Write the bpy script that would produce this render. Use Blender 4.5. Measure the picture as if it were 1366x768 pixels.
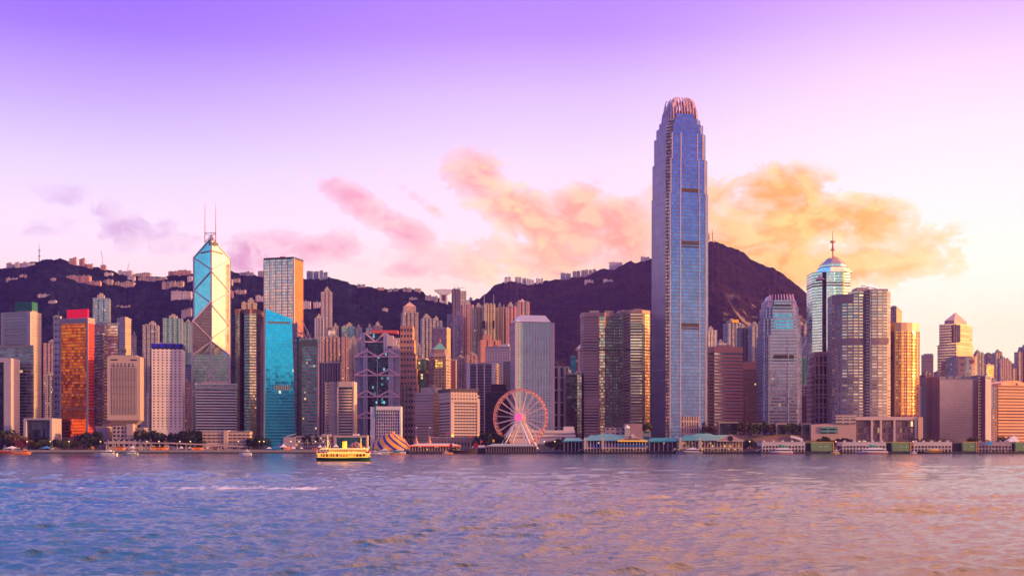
import bpy, math, random
import numpy as np
from mathutils import Vector
for o in list(bpy.data.objects): bpy.data.objects.remove(o)
S = bpy.context.scene
COL = S.collection
R = math.radians
F = 1611.0      # focal length expressed in photograph pixels
HC = 8.5        # eye height above the water
HY = 594.0      # horizon row in the photograph

# ------------------------------------------------------------------ camera
cam = bpy.data.objects.new('camera', bpy.data.cameras.new('camera'))
COL.objects.link(cam)
cam.location = (0, 0, HC)
cam.rotation_euler = (R(90), 0, 0)
cam.data.sensor_width = 36
cam.data.lens = F/1366*36
cam.data.shift_y = (HY-384)/1366
cam.data.clip_start = 0.5
cam.data.clip_end = 40000
S.camera = cam
S.view_settings.view_transform = 'Standard'
S.view_settings.look = 'None'
S.view_settings.exposure = 0.46
S.view_settings.gamma = 1.0
S.view_settings.use_curve_mapping = False
S.cycles.use_denoising = True
S.cycles.max_bounces = 6
S.cycles.diffuse_bounces = 2
S.cycles.glossy_bounces = 4
S.cycles.volume_bounces = 0
S.cycles.transparent_max_bounces = 8
S.cycles.sample_clamp_indirect = 6
S.cycles.caustics_reflective = False
S.cycles.caustics_refractive = False

SUN_AZ, SUN_EL = 101.0, 9.0      # degrees clockwise from the view direction, degrees up

def lin(c):
    return tuple(((v/255)/12.92 if v/255 <= .04045 else ((v/255+.055)/1.055)**2.4) for v in c)

# ------------------------------------------------------------------ sky
class NT:
    """small helper round a node tree"""
    def __init__(s, tree): s.t = tree; s.n = tree.nodes; s.l = tree.links
    def node(s, typ, **kw):
        n = s.n.new(typ)
        for k, v in kw.items(): setattr(n, k, v)
        return n
    def put(s, sock, v):
        if v is None: return
        if isinstance(v, bpy.types.NodeSocket): s.l.new(v, sock)
        elif isinstance(v, (tuple, list)) and len(v) == 3 and sock.type == 'RGBA': sock.default_value = (*v, 1)
        else: sock.default_value = v
    def m(s, op, a, b=None, c=None, clamp=False):
        n = s.node('ShaderNodeMath', operation=op, use_clamp=clamp)
        s.put(n.inputs[0], a); s.put(n.inputs[1], b); s.put(n.inputs[2], c)
        return n.outputs[0]
    def vm(s, op, a, b=None, out=0):
        n = s.node('ShaderNodeVectorMath', operation=op)
        s.put(n.inputs[0], a); s.put(n.inputs[1], b)
        return n.outputs[out]
    def mr(s, v, a, b, c=0.0, d=1.0, kind='SMOOTHSTEP'):
        n = s.node('ShaderNodeMapRange', interpolation_type=kind)
        for i, x in enumerate((v, a, b, c, d)): s.put(n.inputs[i], x)
        return n.outputs[0]
    def mix(s, f, a, b, blend='MIX'):
        n = s.node('ShaderNodeMix', data_type='RGBA', blend_type=blend)
        s.put(n.inputs[0], f); s.put(n.inputs[6], a); s.put(n.inputs[7], b)
        return n.outputs[2]
    def xyz(s, a, b, c=0.0):
        n = s.node('ShaderNodeCombineXYZ')
        for i, x in enumerate((a, b, c)): s.put(n.inputs[i], x)
        return n.outputs[0]
    def sep(s, v):
        n = s.node('ShaderNodeSeparateXYZ'); s.put(n.inputs[0], v); return n.outputs
    def noise(s, v, scale, detail=4, rough=.5, out=0, dist=0.0):
        n = s.node('ShaderNodeTexNoise'); s.put(n.inputs['Vector'], v)
        n.inputs['Scale'].default_value = scale; n.inputs['Detail'].default_value = detail
        n.inputs['Roughness'].default_value = rough; n.inputs['Distortion'].default_value = dist
        return n.outputs[out]
    def ramp(s, f, stops, kind='LINEAR'):
        n = s.node('ShaderNodeValToRGB'); cr = n.color_ramp; cr.interpolation = kind
        while len(cr.elements) < len(stops): cr.elements.new(0.5)
        for e, (p, c) in zip(cr.elements, stops): e.position = p; e.color = (*lin(c), 1)
        s.put(n.inputs[0], f); return n.outputs[0]

W = bpy.data.worlds.new('World'); S.world = W; W.use_nodes = True
W.node_tree.nodes.clear()
w = NT(W.node_tree)
tc = w.node('ShaderNodeTexCoord')
d = w.vm('NORMALIZE', tc.outputs['Generated'])
dx, dy, dz = w.sep(d)[:3]
az = w.m('MULTIPLY', w.m('ARCTAN2', dx, dy), 57.29578)
el = w.m('MULTIPLY', w.m('ARCSINE', dz), 57.29578)
e40 = w.m('DIVIDE', el, 40.0)
skyL = w.ramp(e40, [(0, (255, 214, 210)), (.19, (255, 222, 226)), (.25, (246, 222, 247)), (.31, (227, 208, 252)),
                    (.38, (196, 168, 252)), (.455, (158, 116, 252)), (.52, (140, 96, 252)), (.68, (120, 140, 255)), (1, (90, 150, 245))])
skyM = w.ramp(e40, [(0, (255, 214, 190)), (.18, (255, 226, 208)), (.26, (254, 226, 240)), (.33, (238, 216, 252)),
                    (.40, (218, 188, 250)), (.47, (184, 140, 250)), (.53, (168, 124, 252)), (.68, (176, 160, 255)), (1, (130, 150, 250))])
skyR = w.ramp(e40, [(0, (255, 226, 150)), (.08, (255, 247, 205)), (.2, (255, 253, 236)), (.28, (255, 240, 240)), (.35, (253, 228, 242)),
                    (.42, (238, 206, 244)), (.5, (205, 160, 248)), (.58, (214, 170, 240)), (.75, (240, 196, 215)), (1, (210, 170, 215))])
skyB = w.ramp(e40, [(0, (225, 170, 165)), (.08, (250, 200, 186)), (.16, (246, 222, 205)), (.20, (150, 222, 226)), (.26, (84, 176, 232)),
                    (.34, (70, 120, 232)), (.46, (96, 84, 215)), (.62, (96, 74, 190)), (1, (90, 66, 160))])
f1 = w.mr(az, -20, 2); f2 = w.mr(az, 2, 20)
front = w.mix(f2, w.mix(f1, skyL, skyM), skyR)
back = w.mr(w.m('ABSOLUTE', az), 70, 125)
base = w.mix(back, front, skyB)
# clouds: soft banks placed by azimuth / elevation, broken up by noise
P = w.xyz(az, el)
def px2deg(x, y):
    a = math.atan((x-683)/F)
    return math.degrees(a), math.degrees(math.atan((HY-y)/F*math.cos(a)))
K = math.degrees(1/F)
banks = [  # x, y, rx, ry, tilt, weight
    (188, 312, 62, 22, 0, .85), (120, 285, 70, 26, -20, .42),
    (400, 334, 92, 22, 0, 1), (335, 348, 62, 16, 0, .8), (455, 333, 40, 24, 0, .9),
    (505, 288, 78, 20, -28, 1.0), (440, 250, 40, 12, -30, .5),
    (640, 240, 44, 34, -25, 1.05), (705, 290, 78, 32, -30, 1.05), (795, 300, 72, 44, -10, 1.0), (740, 345, 170, 34, 0, .8),
    (605, 358, 90, 20, 0, .42), (545, 363, 32, 12, 0, .7),
    (1015, 292, 125, 58, -8, 1.05), (1130, 300, 100, 38, -14, 1.05), (1110, 348, 150, 32, 0, 1.05), (1205, 334, 64, 28, 10, .75), (548, 258, 44, 9, -35, .6), (80, 300, 60, 14, 10, .4), (560, 330, 60, 14, -15, .5), (985, 335, 90, 34, 0, 1.0),
]
acc = None
for (x, y, rx, ry, rot, wt) in banks:
    a, e = px2deg(x, y)
    mp = w.node('ShaderNodeMapping', vector_type='TEXTURE')
    w.put(mp.inputs[0], P)
    mp.inputs['Location'].default_value = (a, e, 0)
    mp.inputs['Rotation'].default_value = (0, 0, R(rot))
    mp.inputs['Scale'].default_value = (rx*K*1.25, ry*K*1.25, 1)
    ln = w.vm('LENGTH', mp.outputs[0], out=1)
    v = w.m('MULTIPLY', w.mr(ln, 1.35, 0.1), wt)
    acc = v if acc is None else w.m('MAXIMUM', acc, v)
Pw = w.xyz(az, w.m('MULTIPLY', el, 1.5), 3.3)
fb = w.noise(Pw, .40, 8, .58, dist=.35)
fbs = w.noise(w.vm('ADD', Pw, (.55, .75, 0)), .40, 8, .58, dist=.35)
relief = w.mr(w.m('SUBTRACT', fb, fbs), -.075, .095)
fb2 = w.noise(w.vm('ADD', Pw, (31.7, 9.0, 5.0)), .16, 4, .5)
dens = w.m('ADD', acc, w.m('MULTIPLY', w.m('SUBTRACT', fb, .5), 2.9))
thin = w.m('MULTIPLY', w.mr(dens, .16, .36), w.mr(acc, .02, .3))
thick = w.mr(dens, .20, .95)
azr = w.mr(az, -26, 26, kind='LINEAR')
bodyc = w.ramp(azr, [(0, (196, 160, 220)), (.2, (198, 158, 214)), (.3, (238, 162, 192)), (.42, (244, 168, 190)), (.5, (255, 176, 152)),
                     (.6, (255, 172, 146)), (.66, (255, 176, 70)), (.78, (255, 176, 40)), (.9, (255, 214, 90)), (1, (255, 240, 190))])
litc = w.ramp(azr, [(0, (236, 214, 246)), (.3, (255, 214, 226)), (.42, (255, 205, 200)), (.5, (255, 222, 160)), (.62, (255, 206, 170)),
                    (.75, (255, 218, 118)), (1, (255, 244, 196))])
fb3 = w.noise(w.vm('ADD', Pw, (3.7, 19.0, 2.0)), .75, 6, .6)
lit = w.mr(w.m('ADD', w.m('MULTIPLY', w.m('ADD', fb2, fb3), .5), w.m('MULTIPLY', thick, -.16)), .34, .54)
lit = w.m('ADD', w.m('MULTIPLY', lit, .35), w.m('MULTIPLY', relief, .65))
cloudc = w.mix(lit, w.mix(1.0, bodyc, (.97, .84, .84), 'MULTIPLY'), litc)
sky = w.mix(w.m('MULTIPLY', thin, .92), base, w.mix(thick, w.mix(.45, base, cloudc), cloudc))
# broad low haze streaks of thin cloud
ds = w.noise(w.xyz(w.m('MULTIPLY', az, .35), w.m('MULTIPLY', el, 1.4), 8), .35, 5, .55)
str_ = w.m('MULTIPLY', w.m('MULTIPLY', w.mr(ds, .5, .8), w.mr(el, 15, 7)), .35)
sky = w.mix(w.m('MULTIPLY', str_, w.m('SUBTRACT', 1, back)), sky, litc)
# glow of the low sun beyond the right edge of the view
sd = (math.sin(R(SUN_AZ))*math.cos(R(SUN_EL)), math.cos(R(SUN_AZ))*math.cos(R(SUN_EL)), math.sin(R(SUN_EL)))
cs = w.vm('DOT_PRODUCT', d, sd, out=1)
glow = w.m('POWER', w.m('MAXIMUM', cs, 0), 9)
sky = w.mix(1.0, sky, w.mix(glow, (0, 0, 0), (2.6, .95, .18)), 'ADD')
glow2 = w.m('POWER', w.m('MAXIMUM', w.m('ADD', w.m('MULTIPLY', cs, .75), .25), 0), 2.6)
sky = w.mix(1.0, sky, w.mix(w.m('MULTIPLY', glow2, back), (0, 0, 0), (1.05, .52, .24)), 'ADD')
# unseen high sky in front, boosted beyond dusk brightness to light up the harbour reflection
hi = w.m('MULTIPLY', w.mr(el, 20.5, 29), w.m('SUBTRACT', 1, back))
hi_boost = w.mix(w.mr(az, -5, 13), w.mix(w.mr(az, -18, -2), (.26, .72, 1.75), (1.2, .78, 1.2)), (3.6, 1.45, .62))
sky = w.mix(hi, sky, hi_boost)
# below the horizon
sky = w.mix(w.mr(el, 0, -3), sky, (.10, .09, .18))
nish = w.node('ShaderNodeTexSky', sky_type='NISHITA', sun_disc=False)
nish.sun_elevation = R(SUN_EL); nish.sun_rotation = R(SUN_AZ)
nish.altitude = 10; nish.air_density = 1.5; nish.dust_density = 2.0
bg1 = w.node('ShaderNodeBackground'); w.put(bg1.inputs[0], nish.outputs[0]); bg1.inputs[1].default_value = .008
bg2 = w.node('ShaderNodeBackground'); w.put(bg2.inputs[0], sky); bg2.inputs[1].default_value = .87
ad = w.node('ShaderNodeAddShader'); w.l.new(bg1.outputs[0], ad.inputs[0]); w.l.new(bg2.outputs[0], ad.inputs[1])
wo = w.node('ShaderNodeOutputWorld'); w.l.new(ad.outputs[0], wo.inputs[0])
W.cycles.sampling_method = 'MANUAL'; W.cycles.sample_map_resolution = 1024

# ------------------------------------------------------------------ sun
sl = bpy.data.lights.new('sun', 'SUN'); sl.energy = 5.0; sl.angle = R(.6); sl.color = (1.0, .50, .16)
so = bpy.data.objects.new('sun', sl); COL.objects.link(so)
so.rotation_euler = Vector((-sd[0], -sd[1], -sd[2])).to_track_quat('-Z', 'Y').to_euler()

# ------------------------------------------------------------------ materials
MATS = {}
def rgb(c): return lin(c) if max(c) > 1.5 else c
def mat(name, c, rough=.7, metal=0.0, var=.18, scale=.15, emit=None, es=1.0, spec=.4):
    if name in MATS: return MATS[name]
    m = bpy.data.materials.new(name); m.use_nodes = True; m.node_tree.nodes.clear()
    t = NT(m.node_tree); c = rgb(c)
    b = t.node('ShaderNodeBsdfPrincipled')
    tcn = t.node('ShaderNodeTexCoord')
    n = t.noise(tcn.outputs['Object'], scale, 5, .6)
    k = t.m('ADD', t.m('MULTIPLY', t.m('SUBTRACT', n, .5), var*2.4), 1.0)
    t.put(b.inputs['Base Color'], t.mix(1.0, c, t.xyz(k, k, k), 'MULTIPLY'))
    b.inputs['Roughness'].default_value = rough; b.inputs['Metallic'].default_value = metal
    b.inputs['Specular IOR Level'].default_value = spec
    if emit: b.inputs['Emission Color'].default_value = (*rgb(emit), 1); b.inputs['Emission Strength'].default_value = es
    o = t.node('ShaderNodeOutputMaterial'); t.l.new(b.outputs[0], o.inputs[0])
    MATS[name] = m; return m

def facade(name, wall, glass, bw=3.2, fh=3.6, wf=.6, hf=.5, lit=0.0, rough=.16, metal=.9, jit=.05, gv=.4, wr=.75,
           uo=0.0, vo=0.0, litc=(1.0, .62, .25), round_=False, wv=.22, wmetal=0.0, blinds=0.0):
    """windows laid out on the wall's own metres (UV); glass panes tilt slightly one against another"""
    if name in MATS: return MATS[name]
    m = bpy.data.materials.new(name); m.use_nodes = True; m.node_tree.nodes.clear()
    t = NT(m.node_tree); wall = rgb(wall); glass = rgb(glass)
    uv = t.node('ShaderNodeUVMap'); u, v, _ = t.sep(uv.outputs[0])[:3]
    cu = t.m('ADD', t.m('DIVIDE', u, bw), uo); cv = t.m('ADD', t.m('DIVIDE', v, fh), vo)
    fu = t.m('ABSOLUTE', t.m('SUBTRACT', t.m('FRACT', cu), .5)); fv = t.m('ABSOLUTE', t.m('SUBTRACT', t.m('FRACT', cv), .5))
    if round_:
        rr = t.m('SQRT', t.m('ADD', t.m('POWER', t.m('MULTIPLY', fu, bw/(bw*wf)), 2), t.m('POWER', t.m('MULTIPLY', fv, 1/hf), 2)))
        mask = t.m('LESS_THAN', rr, .5)
    else:
        mask = t.m('MULTIPLY', t.m('LESS_THAN', fu, wf/2), t.m('LESS_THAN', fv, hf/2))
    cell = t.xyz(t.m('FLOOR', cu), t.m('FLOOR', cv), (hash(name) % 97)*1.0 if False else float(sum(map(ord, name)) % 97))
    wn = t.node('ShaderNodeTexWhiteNoise', noise_dimensions='3D'); t.put(wn.inputs[0], cell)
    r1 = wn.outputs[0]; rc = wn.outputs[1]; rx_, ry_, rz_ = t.sep(rc)[:3]
    tcn = t.node('ShaderNodeTexCoord')
    big = t.noise(tcn.outputs['Object'], .035, 3, .6)
    fine = t.noise(tcn.outputs['Object'], .6, 4, .6)
    wk = t.m('ADD', .86, t.m('ADD', t.m('MULTIPLY', t.m('SUBTRACT', big, .5), wv*2), t.m('MULTIPLY', fine, .28)))
    fl = t.node('ShaderNodeTexWhiteNoise', noise_dimensions='1D'); t.put(fl.inputs['W'], t.m('FLOOR', cv))
    wk = t.m('MULTIPLY', wk, t.m('ADD', .90, t.m('MULTIPLY', fl.outputs[0], .2)))
    wc = t.mix(1.0, wall, t.xyz(wk, wk, wk), 'MULTIPLY')
    gk = t.m('ADD', 1.0-gv, t.m('MULTIPLY', r1, gv*1.6))
    gk = t.m('MULTIPLY', gk, t.m('ADD', .7, t.m('MULTIPLY', big, .6)))
    gc = t.mix(1.0, glass, t.xyz(gk, gk, gk), 'MULTIPLY')
    met = t.m('MULTIPLY', mask, metal)
    if blinds > 0:       # some windows have pale blinds down
        bl = t.m('LESS_THAN', ry_, blinds)
        gc = t.mix(bl, gc, (.45, .42, .38)); met = t.m('MULTIPLY', met, t.m('SUBTRACT', 1, bl))
    b = t.node('ShaderNodeBsdfPrincipled')
    t.put(b.inputs['Base Color'], t.mix(mask, wc, gc))
    t.put(b.inputs['Metallic'], t.m('ADD', met, t.m('MULTIPLY', t.m('SUBTRACT', 1, mask), wmetal)))
    t.put(b.inputs['Roughness'], t.m('ADD', wr, t.m('MULTIPLY', mask, rough-wr)))
    geo = t.node('ShaderNodeNewGeometry')
    off = t.vm('SUBTRACT', rc, (.5, .5, .5))
    jn = t.node('ShaderNodeVectorMath', operation='SCALE'); t.put(jn.inputs[0], off); t.put(jn.inputs[3], t.m('MULTIPLY', mask, jit))
    wob = t.noise(tcn.outputs['Object'], .09, 2, .5, out=1)
    wb = t.node('ShaderNodeVectorMath', operation='SCALE'); t.put(wb.inputs[0], t.vm('SUBTRACT', wob, (.5, .5, .5))); t.put(wb.inputs[3], t.m('MULTIPLY', mask, jit*1.2))
    nn = t.vm('NORMALIZE', t.vm('ADD', geo.outputs['Normal'], t.vm('ADD', jn.outputs[0], wb.outputs[0])))
    t.put(b.inputs['Normal'], nn)
    if lit > 0:
        b.inputs['Emission Color'].default_value = (*litc, 1)
        t.put(b.inputs['Emission Strength'], t.m('MULTIPLY', t.m('MULTIPLY', t.m('GREATER_THAN', rz_, 1-lit), mask), t.m('ADD', .25, t.m('MULTIPLY', rx_, .8))))
    o = t.node('ShaderNodeOutputMaterial'); t.l.new(b.outputs[0], o.inputs[0])
    MATS[name] = m; return m

# ------------------------------------------------------------------ mesh building
class MB:
    def __init__(s): s.v = []; s.f = []; s.m = []; s.uv = []
    def face(s, pts, mi=0, uv=None):
        i = len(s.v); s.v += [tuple(p) for p in pts]; s.f.append(tuple(range(i, i+len(pts)))); s.m.append(mi)
        s.uv.append(uv if uv else [(p[0], p[1]) for p in pts])
    def prism(s, poly, z0, z1, mi=None, cap=0, top=None, closed_bottom=True):
        """poly counter-clockwise list of (x, y); z1 a number or one value per corner; mi a material index per side"""
        n = len(poly); u = 0.0
        zt = list(z1) if isinstance(z1, (list, tuple)) else [z1]*n
        tp = top if top else poly
        for i in range(n):
            a, b = poly[i], poly[(i+1) % n]; ta, tb = tp[i], tp[(i+1) % n]
            L = math.hypot(b[0]-a[0], b[1]-a[1])
            k = mi[i] if isinstance(mi, (list, tuple)) else (mi or 0)
            s.face([(a[0], a[1], z0), (b[0], b[1], z0), (tb[0], tb[1], zt[(i+1) % n]), (ta[0], ta[1], zt[i])], k,
                   [(u, z0), (u+L, z0), (u+L, zt[(i+1) % n]), (u, zt[i])])
            u += L
        s.face([(p[0], p[1], zt[i]) for i, p in enumerate(tp)], cap)
        if closed_bottom: s.face([(p[0], p[1], z0) for p in reversed(poly)], cap)
    def box(s, x0, x1, y0, y1, z0, z1, mi=0):
        s.prism([(x0, y0), (x1, y0), (x1, y1), (x0, y1)], z0, z1, mi, mi if not isinstance(mi, (list, tuple)) else 0)
    def bar(s, p, q, w, h=None, mi=0):
        h = h or w
        p = Vector(p); q = Vector(q); d_ = (q-p)
        if d_.length < 1e-6: return
        d_.normalize()
        up = Vector((0, 0, 1)) if abs(d_.z) < .95 else Vector((0, 1, 0))
        a = d_.cross(up).normalized()*(w/2); b = a.cross(d_).normalized()*(h/2)
        c = [p-a-b, p+a-b, p+a+b, p-a+b]; e = [x+(q-p) for x in c]
        for i in range(4):
            j = (i+1) % 4; s.face([c[i], c[j], e[j], e[i]], mi)
        s.face(list(reversed(c)), mi); s.face(e, mi)
    def tube(s, p, q, r0, r1=None, n=8, mi=0):
        r1 = r0 if r1 is None else r1
        p = Vector(p); q = Vector(q); d_ = (q-p).normalized()
        up = Vector((0, 0, 1)) if abs(d_.z) < .95 else Vector((0, 1, 0))
        a = d_.cross(up).normalized(); b = a.cross(d_).normalized()
        c = [p+(a*math.cos(t)+b*math.sin(t))*r0 for t in [2*math.pi*i/n for i in range(n)]]
        e = [q+(a*math.cos(t)+b*math.sin(t))*r1 for t in [2*math.pi*i/n for i in range(n)]]
        for i in range(n):
            j = (i+1) % n; s.face([c[i], c[j], e[j], e[i]], mi)
        s.face(c, mi); s.face(list(reversed(e)), mi)
    def lathe(s, cx, cy, prof, n=16, mi=0):
        for (r0, z0), (r1, z1) in zip(prof[:-1], prof[1:]):
            for i in range(n):
                a0, a1 = 2*math.pi*i/n, 2*math.pi*(i+1)/n
                s.face([(cx+r0*math.cos(a0), cy+r0*math.sin(a0), z0), (cx+r0*math.cos(a1), cy+r0*math.sin(a1), z0),
                        (cx+r1*math.cos(a1), cy+r1*math.sin(a1), z1), (cx+r1*math.cos(a0), cy+r1*math.sin(a0), z1)], mi,
                       [(r0*a0, z0), (r0*a1, z0), (r1*a1, z1), (r1*a0, z1)])
    def mesh(s, name, mats, origin=(0, 0, 0), smooth=False):
        me = bpy.data.meshes.new(name)
        ox, oy, oz = origin
        me.from_pydata([(x-ox, y-oy, z-oz) for x, y, z in s.v], [], s.f)
        me.polygons.foreach_set('material_index', s.m)
        lay = me.uv_layers.new(name='UVMap')
        flat = [c for f in s.uv for p in f for c in p]
        lay.data.foreach_set('uv', flat)
        for m in (mats if isinstance(mats, (list, tuple)) else [mats]): me.materials.append(m)
        if smooth: me.polygons.foreach_set('use_smooth', [True]*len(s.f))
        me.validate(); return me

class Thing:
    """an Empty at the base of one thing; its parts are meshes parented to it"""
    def __init__(s, name, label, cat, loc, group=None, rz=0.0):
        o = bpy.data.objects.new(name, None); COL.objects.link(o)
        o.location = loc; o['label'] = label; o['category'] = cat
        if group: o['group'] = group
        s.o = o; s.loc = tuple(loc)
    def part(s, name, mb, mats, parent=None, smooth=False, label=None, kind=None):
        o = bpy.data.objects.new(name, mb.mesh(name, mats, s.loc, smooth)); COL.objects.link(o)
        o.parent = parent or s.o
        if label: o['label'] = label
        if kind: o['kind'] = kind
        return o
    def again(s, src, dz=0.0, dx=0.0, dy=0.0):
        o = src.copy(); COL.objects.link(o); o.parent = src.parent
        o.location = (src.location.x+dx, src.location.y+dy, src.location.z+dz); return o

def structure(name, mb, mats, smooth=False, kind='structure'):
    o = bpy.data.objects.new(name, mb.mesh(name, mats, (0, 0, 0), smooth)); COL.objects.link(o); o['kind'] = kind
    return o

# pixel -> metres on a vertical plane at distance D
def X(px, D): return (px-683)/F*D
def Z(py, D): return HC+(HY-py)/F*D
GZ = 3.2         # level of the reclaimed land

# ------------------------------------------------------------------ numpy value noise
def vnoise(x, y, seed=0):
    xi = np.floor(x).astype(np.int64); yi = np.floor(y).astype(np.int64)
    xf = x-xi; yf = y-yi
    def h(a, b):
        n = (a*374761393+b*668265263+seed*982451653) & 0x7fffffff
        n = ((n ^ (n >> 13))*1274126177) & 0x7fffffff
        return ((n ^ (n >> 16)) & 0xffff)/65535.0
    u = xf*xf*(3-2*xf); v = yf*yf*(3-2*yf)
    return (h(xi, yi)*(1-u)+h(xi+1, yi)*u)*(1-v)+(h(xi, yi+1)*(1-u)+h(xi+1, yi+1)*u)*v
def fbm(x, y, o=4, seed=0, gain=.5):
    s = 0; a = 1; t = 0
    for i in range(o):
        s = s+a*vnoise(x*2**i+17.3*i, y*2**i+5.1*i, seed+i); t += a; a *= gain
    return s/t
def grid_object(name, XX, YY, ZZ, m, kind='structure', smooth=True):
    nr, nc = XX.shape
    co = np.stack([XX, YY, ZZ], -1).reshape(-1, 3).astype(np.float32)
    idx = np.arange(nr*nc).reshape(nr, nc)
    q = np.stack([idx[:-1, :-1], idx[:-1, 1:], idx[1:, 1:], idx[1:, :-1]], -1).reshape(-1, 4)
    me = bpy.data.meshes.new(name)
    me.vertices.add(len(co)); me.vertices.foreach_set('co', co.ravel())
    me.loops.add(q.size); me.loops.foreach_set('vertex_index', q.ravel().astype(np.int32))
    me.polygons.add(len(q)); me.polygons.foreach_set('loop_start', np.arange(0, q.size, 4, dtype=np.int32))
    me.polygons.foreach_set('loop_total', np.full(len(q), 4, dtype=np.int32))
    me.polygons.foreach_set('use_smooth', np.full(len(q), smooth))
    me.update(calc_edges=True); me.validate(); me.materials.append(m)
    o = bpy.data.objects.new(name, me); COL.objects.link(o); o['kind'] = kind
    return o

# ------------------------------------------------------------------ water
def water_material():
    m = bpy.data.materials.new('harbour_water'); m.use_nodes = True; m.node_tree.nodes.clear(); t = NT(m.node_tree)
    tcn = t.node('ShaderNodeTexCoord'); pos = tcn.outputs['Object']
    x, y, z = t.sep(pos)[:3]
    b = t.node('ShaderNodeBsdfPrincipled')
    # sediment / current patches
    cur = t.noise(t.xyz(t.m('MULTIPLY', x, .004), t.m('MULTIPLY', y, .012)), 1.0, 4, .6)
    deep = t.mix(t.mr(cur, .35, .65), (.003, .030, .085), (.006, .045, .12))
    # foam of the wake that a boat has just left, about 245 m out
    wy = t.m('ADD', 243.0, t.m('MULTIPLY', t.m('SINE', t.m('MULTIPLY', x, .05)), 2.0))
    wy = t.m('ADD', wy, t.m('MULTIPLY', x, .03))
    dist = t.m('ABSOLUTE', t.m('SUBTRACT', y, wy))
    fn = t.noise(t.xyz(t.m('MULTIPLY', x, .42), t.m('MULTIPLY', y, .10)), 1.0, 6, .65)
    taper = t.m('MULTIPLY', t.mr(x, -33, -38), t.mr(x, -112, -60, .62, 1.0))
    band = t.m('MULTIPLY', t.mr(dist, 26.0, 2.0), taper)
    foam = t.mr(t.m('ADD', band, t.m('MULTIPLY', t.m('SUBTRACT', fn, .5), 1.5)), .72, 1.2)
    foam = t.m('MULTIPLY', foam, taper)
    t.put(b.inputs['Base Color'], t.mix(foam, deep, (.62, .62, .66)))
    t.put(b.inputs['Roughness'], t.m('ADD', .07, t.m('MULTIPLY', foam, .6)))
    b.inputs['IOR'].default_value = 1.45; b.inputs['Specular IOR Level'].default_value = .9
    # ripples: three scales of bump
    n1 = t.noise(t.xyz(t.m('MULTIPLY', x, 1.5), t.m('MULTIPLY', y, 1.9)), 1.0, 6, .62)
    n2 = t.noise(t.xyz(t.m('MULTIPLY', x, .16), t.m('MULTIPLY', y, .20), 4), 1.0, 4, .55)
    n3 = t.noise(t.xyz(t.m('MULTIPLY', x, .03), t.m('MULTIPLY', y, .045), 9), 1.0, 3, .5)
    hgt = t.m('ADD', t.m('MULTIPLY', n1, .50), t.m('MULTIPLY', n2, .85))
    bp = t.node('ShaderNodeBump'); bp.inputs['Strength'].default_value = 1.0; bp.inputs['Distance'].default_value = .34
    t.put(bp.inputs['Height'], hgt); t.put(b.inputs['Normal'], bp.outputs[0])
    o = t.node('ShaderNodeOutputMaterial'); t.l.new(b.outputs[0], o.inputs[0])
    return m
def build_water():
    rng = np.random.RandomState(5)
    q = np.concatenate([np.linspace(760, 300, 60, endpoint=False), np.linspace(300, 170, 160, endpoint=False), np.linspace(170, 9.6, 820)])
    D = HC*F/q
    az_ = np.linspace(-36, 36, 1150)
    tan = np.tan(np.radians(az_))
    DD, TT = np.meshgrid(D, tan, indexing='ij')
    XX = TT*DD; YY = DD.copy()
    sx = np.gradient(XX, axis=1); sy = np.gradient(YY, axis=0)
    H = np.zeros_like(XX)
    for i in range(56):
        lam = 1.4*1.075**i*(.85+.3*rng.rand())
        th = rng.normal(math.pi/2+.25, .48)
        k = 2*math.pi/lam; a = .0088*lam**.6 if lam < 8 else .030
        ph = rng.rand()*6.28
        res = np.clip((lam/(2.4*np.maximum(sx*abs(math.cos(th))+.001, sy*abs(math.sin(th)))))-.5, 0, 1)
        arg = k*(XX*math.cos(th)+YY*math.sin(th))+ph+1.6*fbm(XX/(lam*5), YY/(lam*5), 1, 40+i)
        H += a*res*(2.6*np.exp(1.6*(np.sin(arg)-1))-1)
    patch = .45+1.1*fbm(XX/45, YY/60, 3, 4)
    H *= patch*1.12
    # a passing vessel's swell: long low ridges about 115 m out
    for (yc, amp, wd, x0) in ((116, .28, 1.5, -14), (121, .20, 1.8, -8), (110.5, .14, 1.4, 2)):
        yy = yc-.045*XX+1.3*np.sin(XX*.10+yc)
        H += amp*np.exp(-((YY-yy)/wd)**2)*(1/(1+np.exp(-(XX-x0)/6)))*(.6+.8*fbm(XX/9, YY/5, 2, 8))
    for (yc, amp, wd) in ((238, .35, 3.0), (251, .30, 3.0)):
        yy = yc+.03*XX+2*np.sin(XX*.05)
        H += amp*np.exp(-((YY-yy)/wd)**2)*(1/(1+np.exp((XX+32)/5)))
    # keep the outer rim flat and join it to the coarse skirt
    # coarse skirt columns left and right, and rows behind the camera
    wide = np.array([-14, -6, -2.2]); 
    TTL = np.concatenate([np.tile(wide, (len(D), 1)), TT, np.tile(-wide[::-1], (len(D), 1))], 1)
    XX = TTL*DD[:, :1]; YY = np.repeat(DD[:, :1], TTL.shape[1], 1)
    H = np.pad(H, ((0, 0), (3, 3)))
    back = np.array([-700., -200., 0.])
    Xb = np.repeat(XX[:1], 3, 0); Yb = np.repeat(back[:, None], XX.shape[1], 1)
    Xb = np.sign(Xb)*np.maximum(np.abs(Xb), 0)+TTL[:1]*0
    XX = np.concatenate([Xb*np.array([60, 20, 3.])[:, None], XX]); YY = np.concatenate([Yb, YY]); H = np.concatenate([np.zeros((3, XX.shape[1])), H])
    return grid_object('water', XX, YY, H, water_material())
WATER = build_water()
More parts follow.
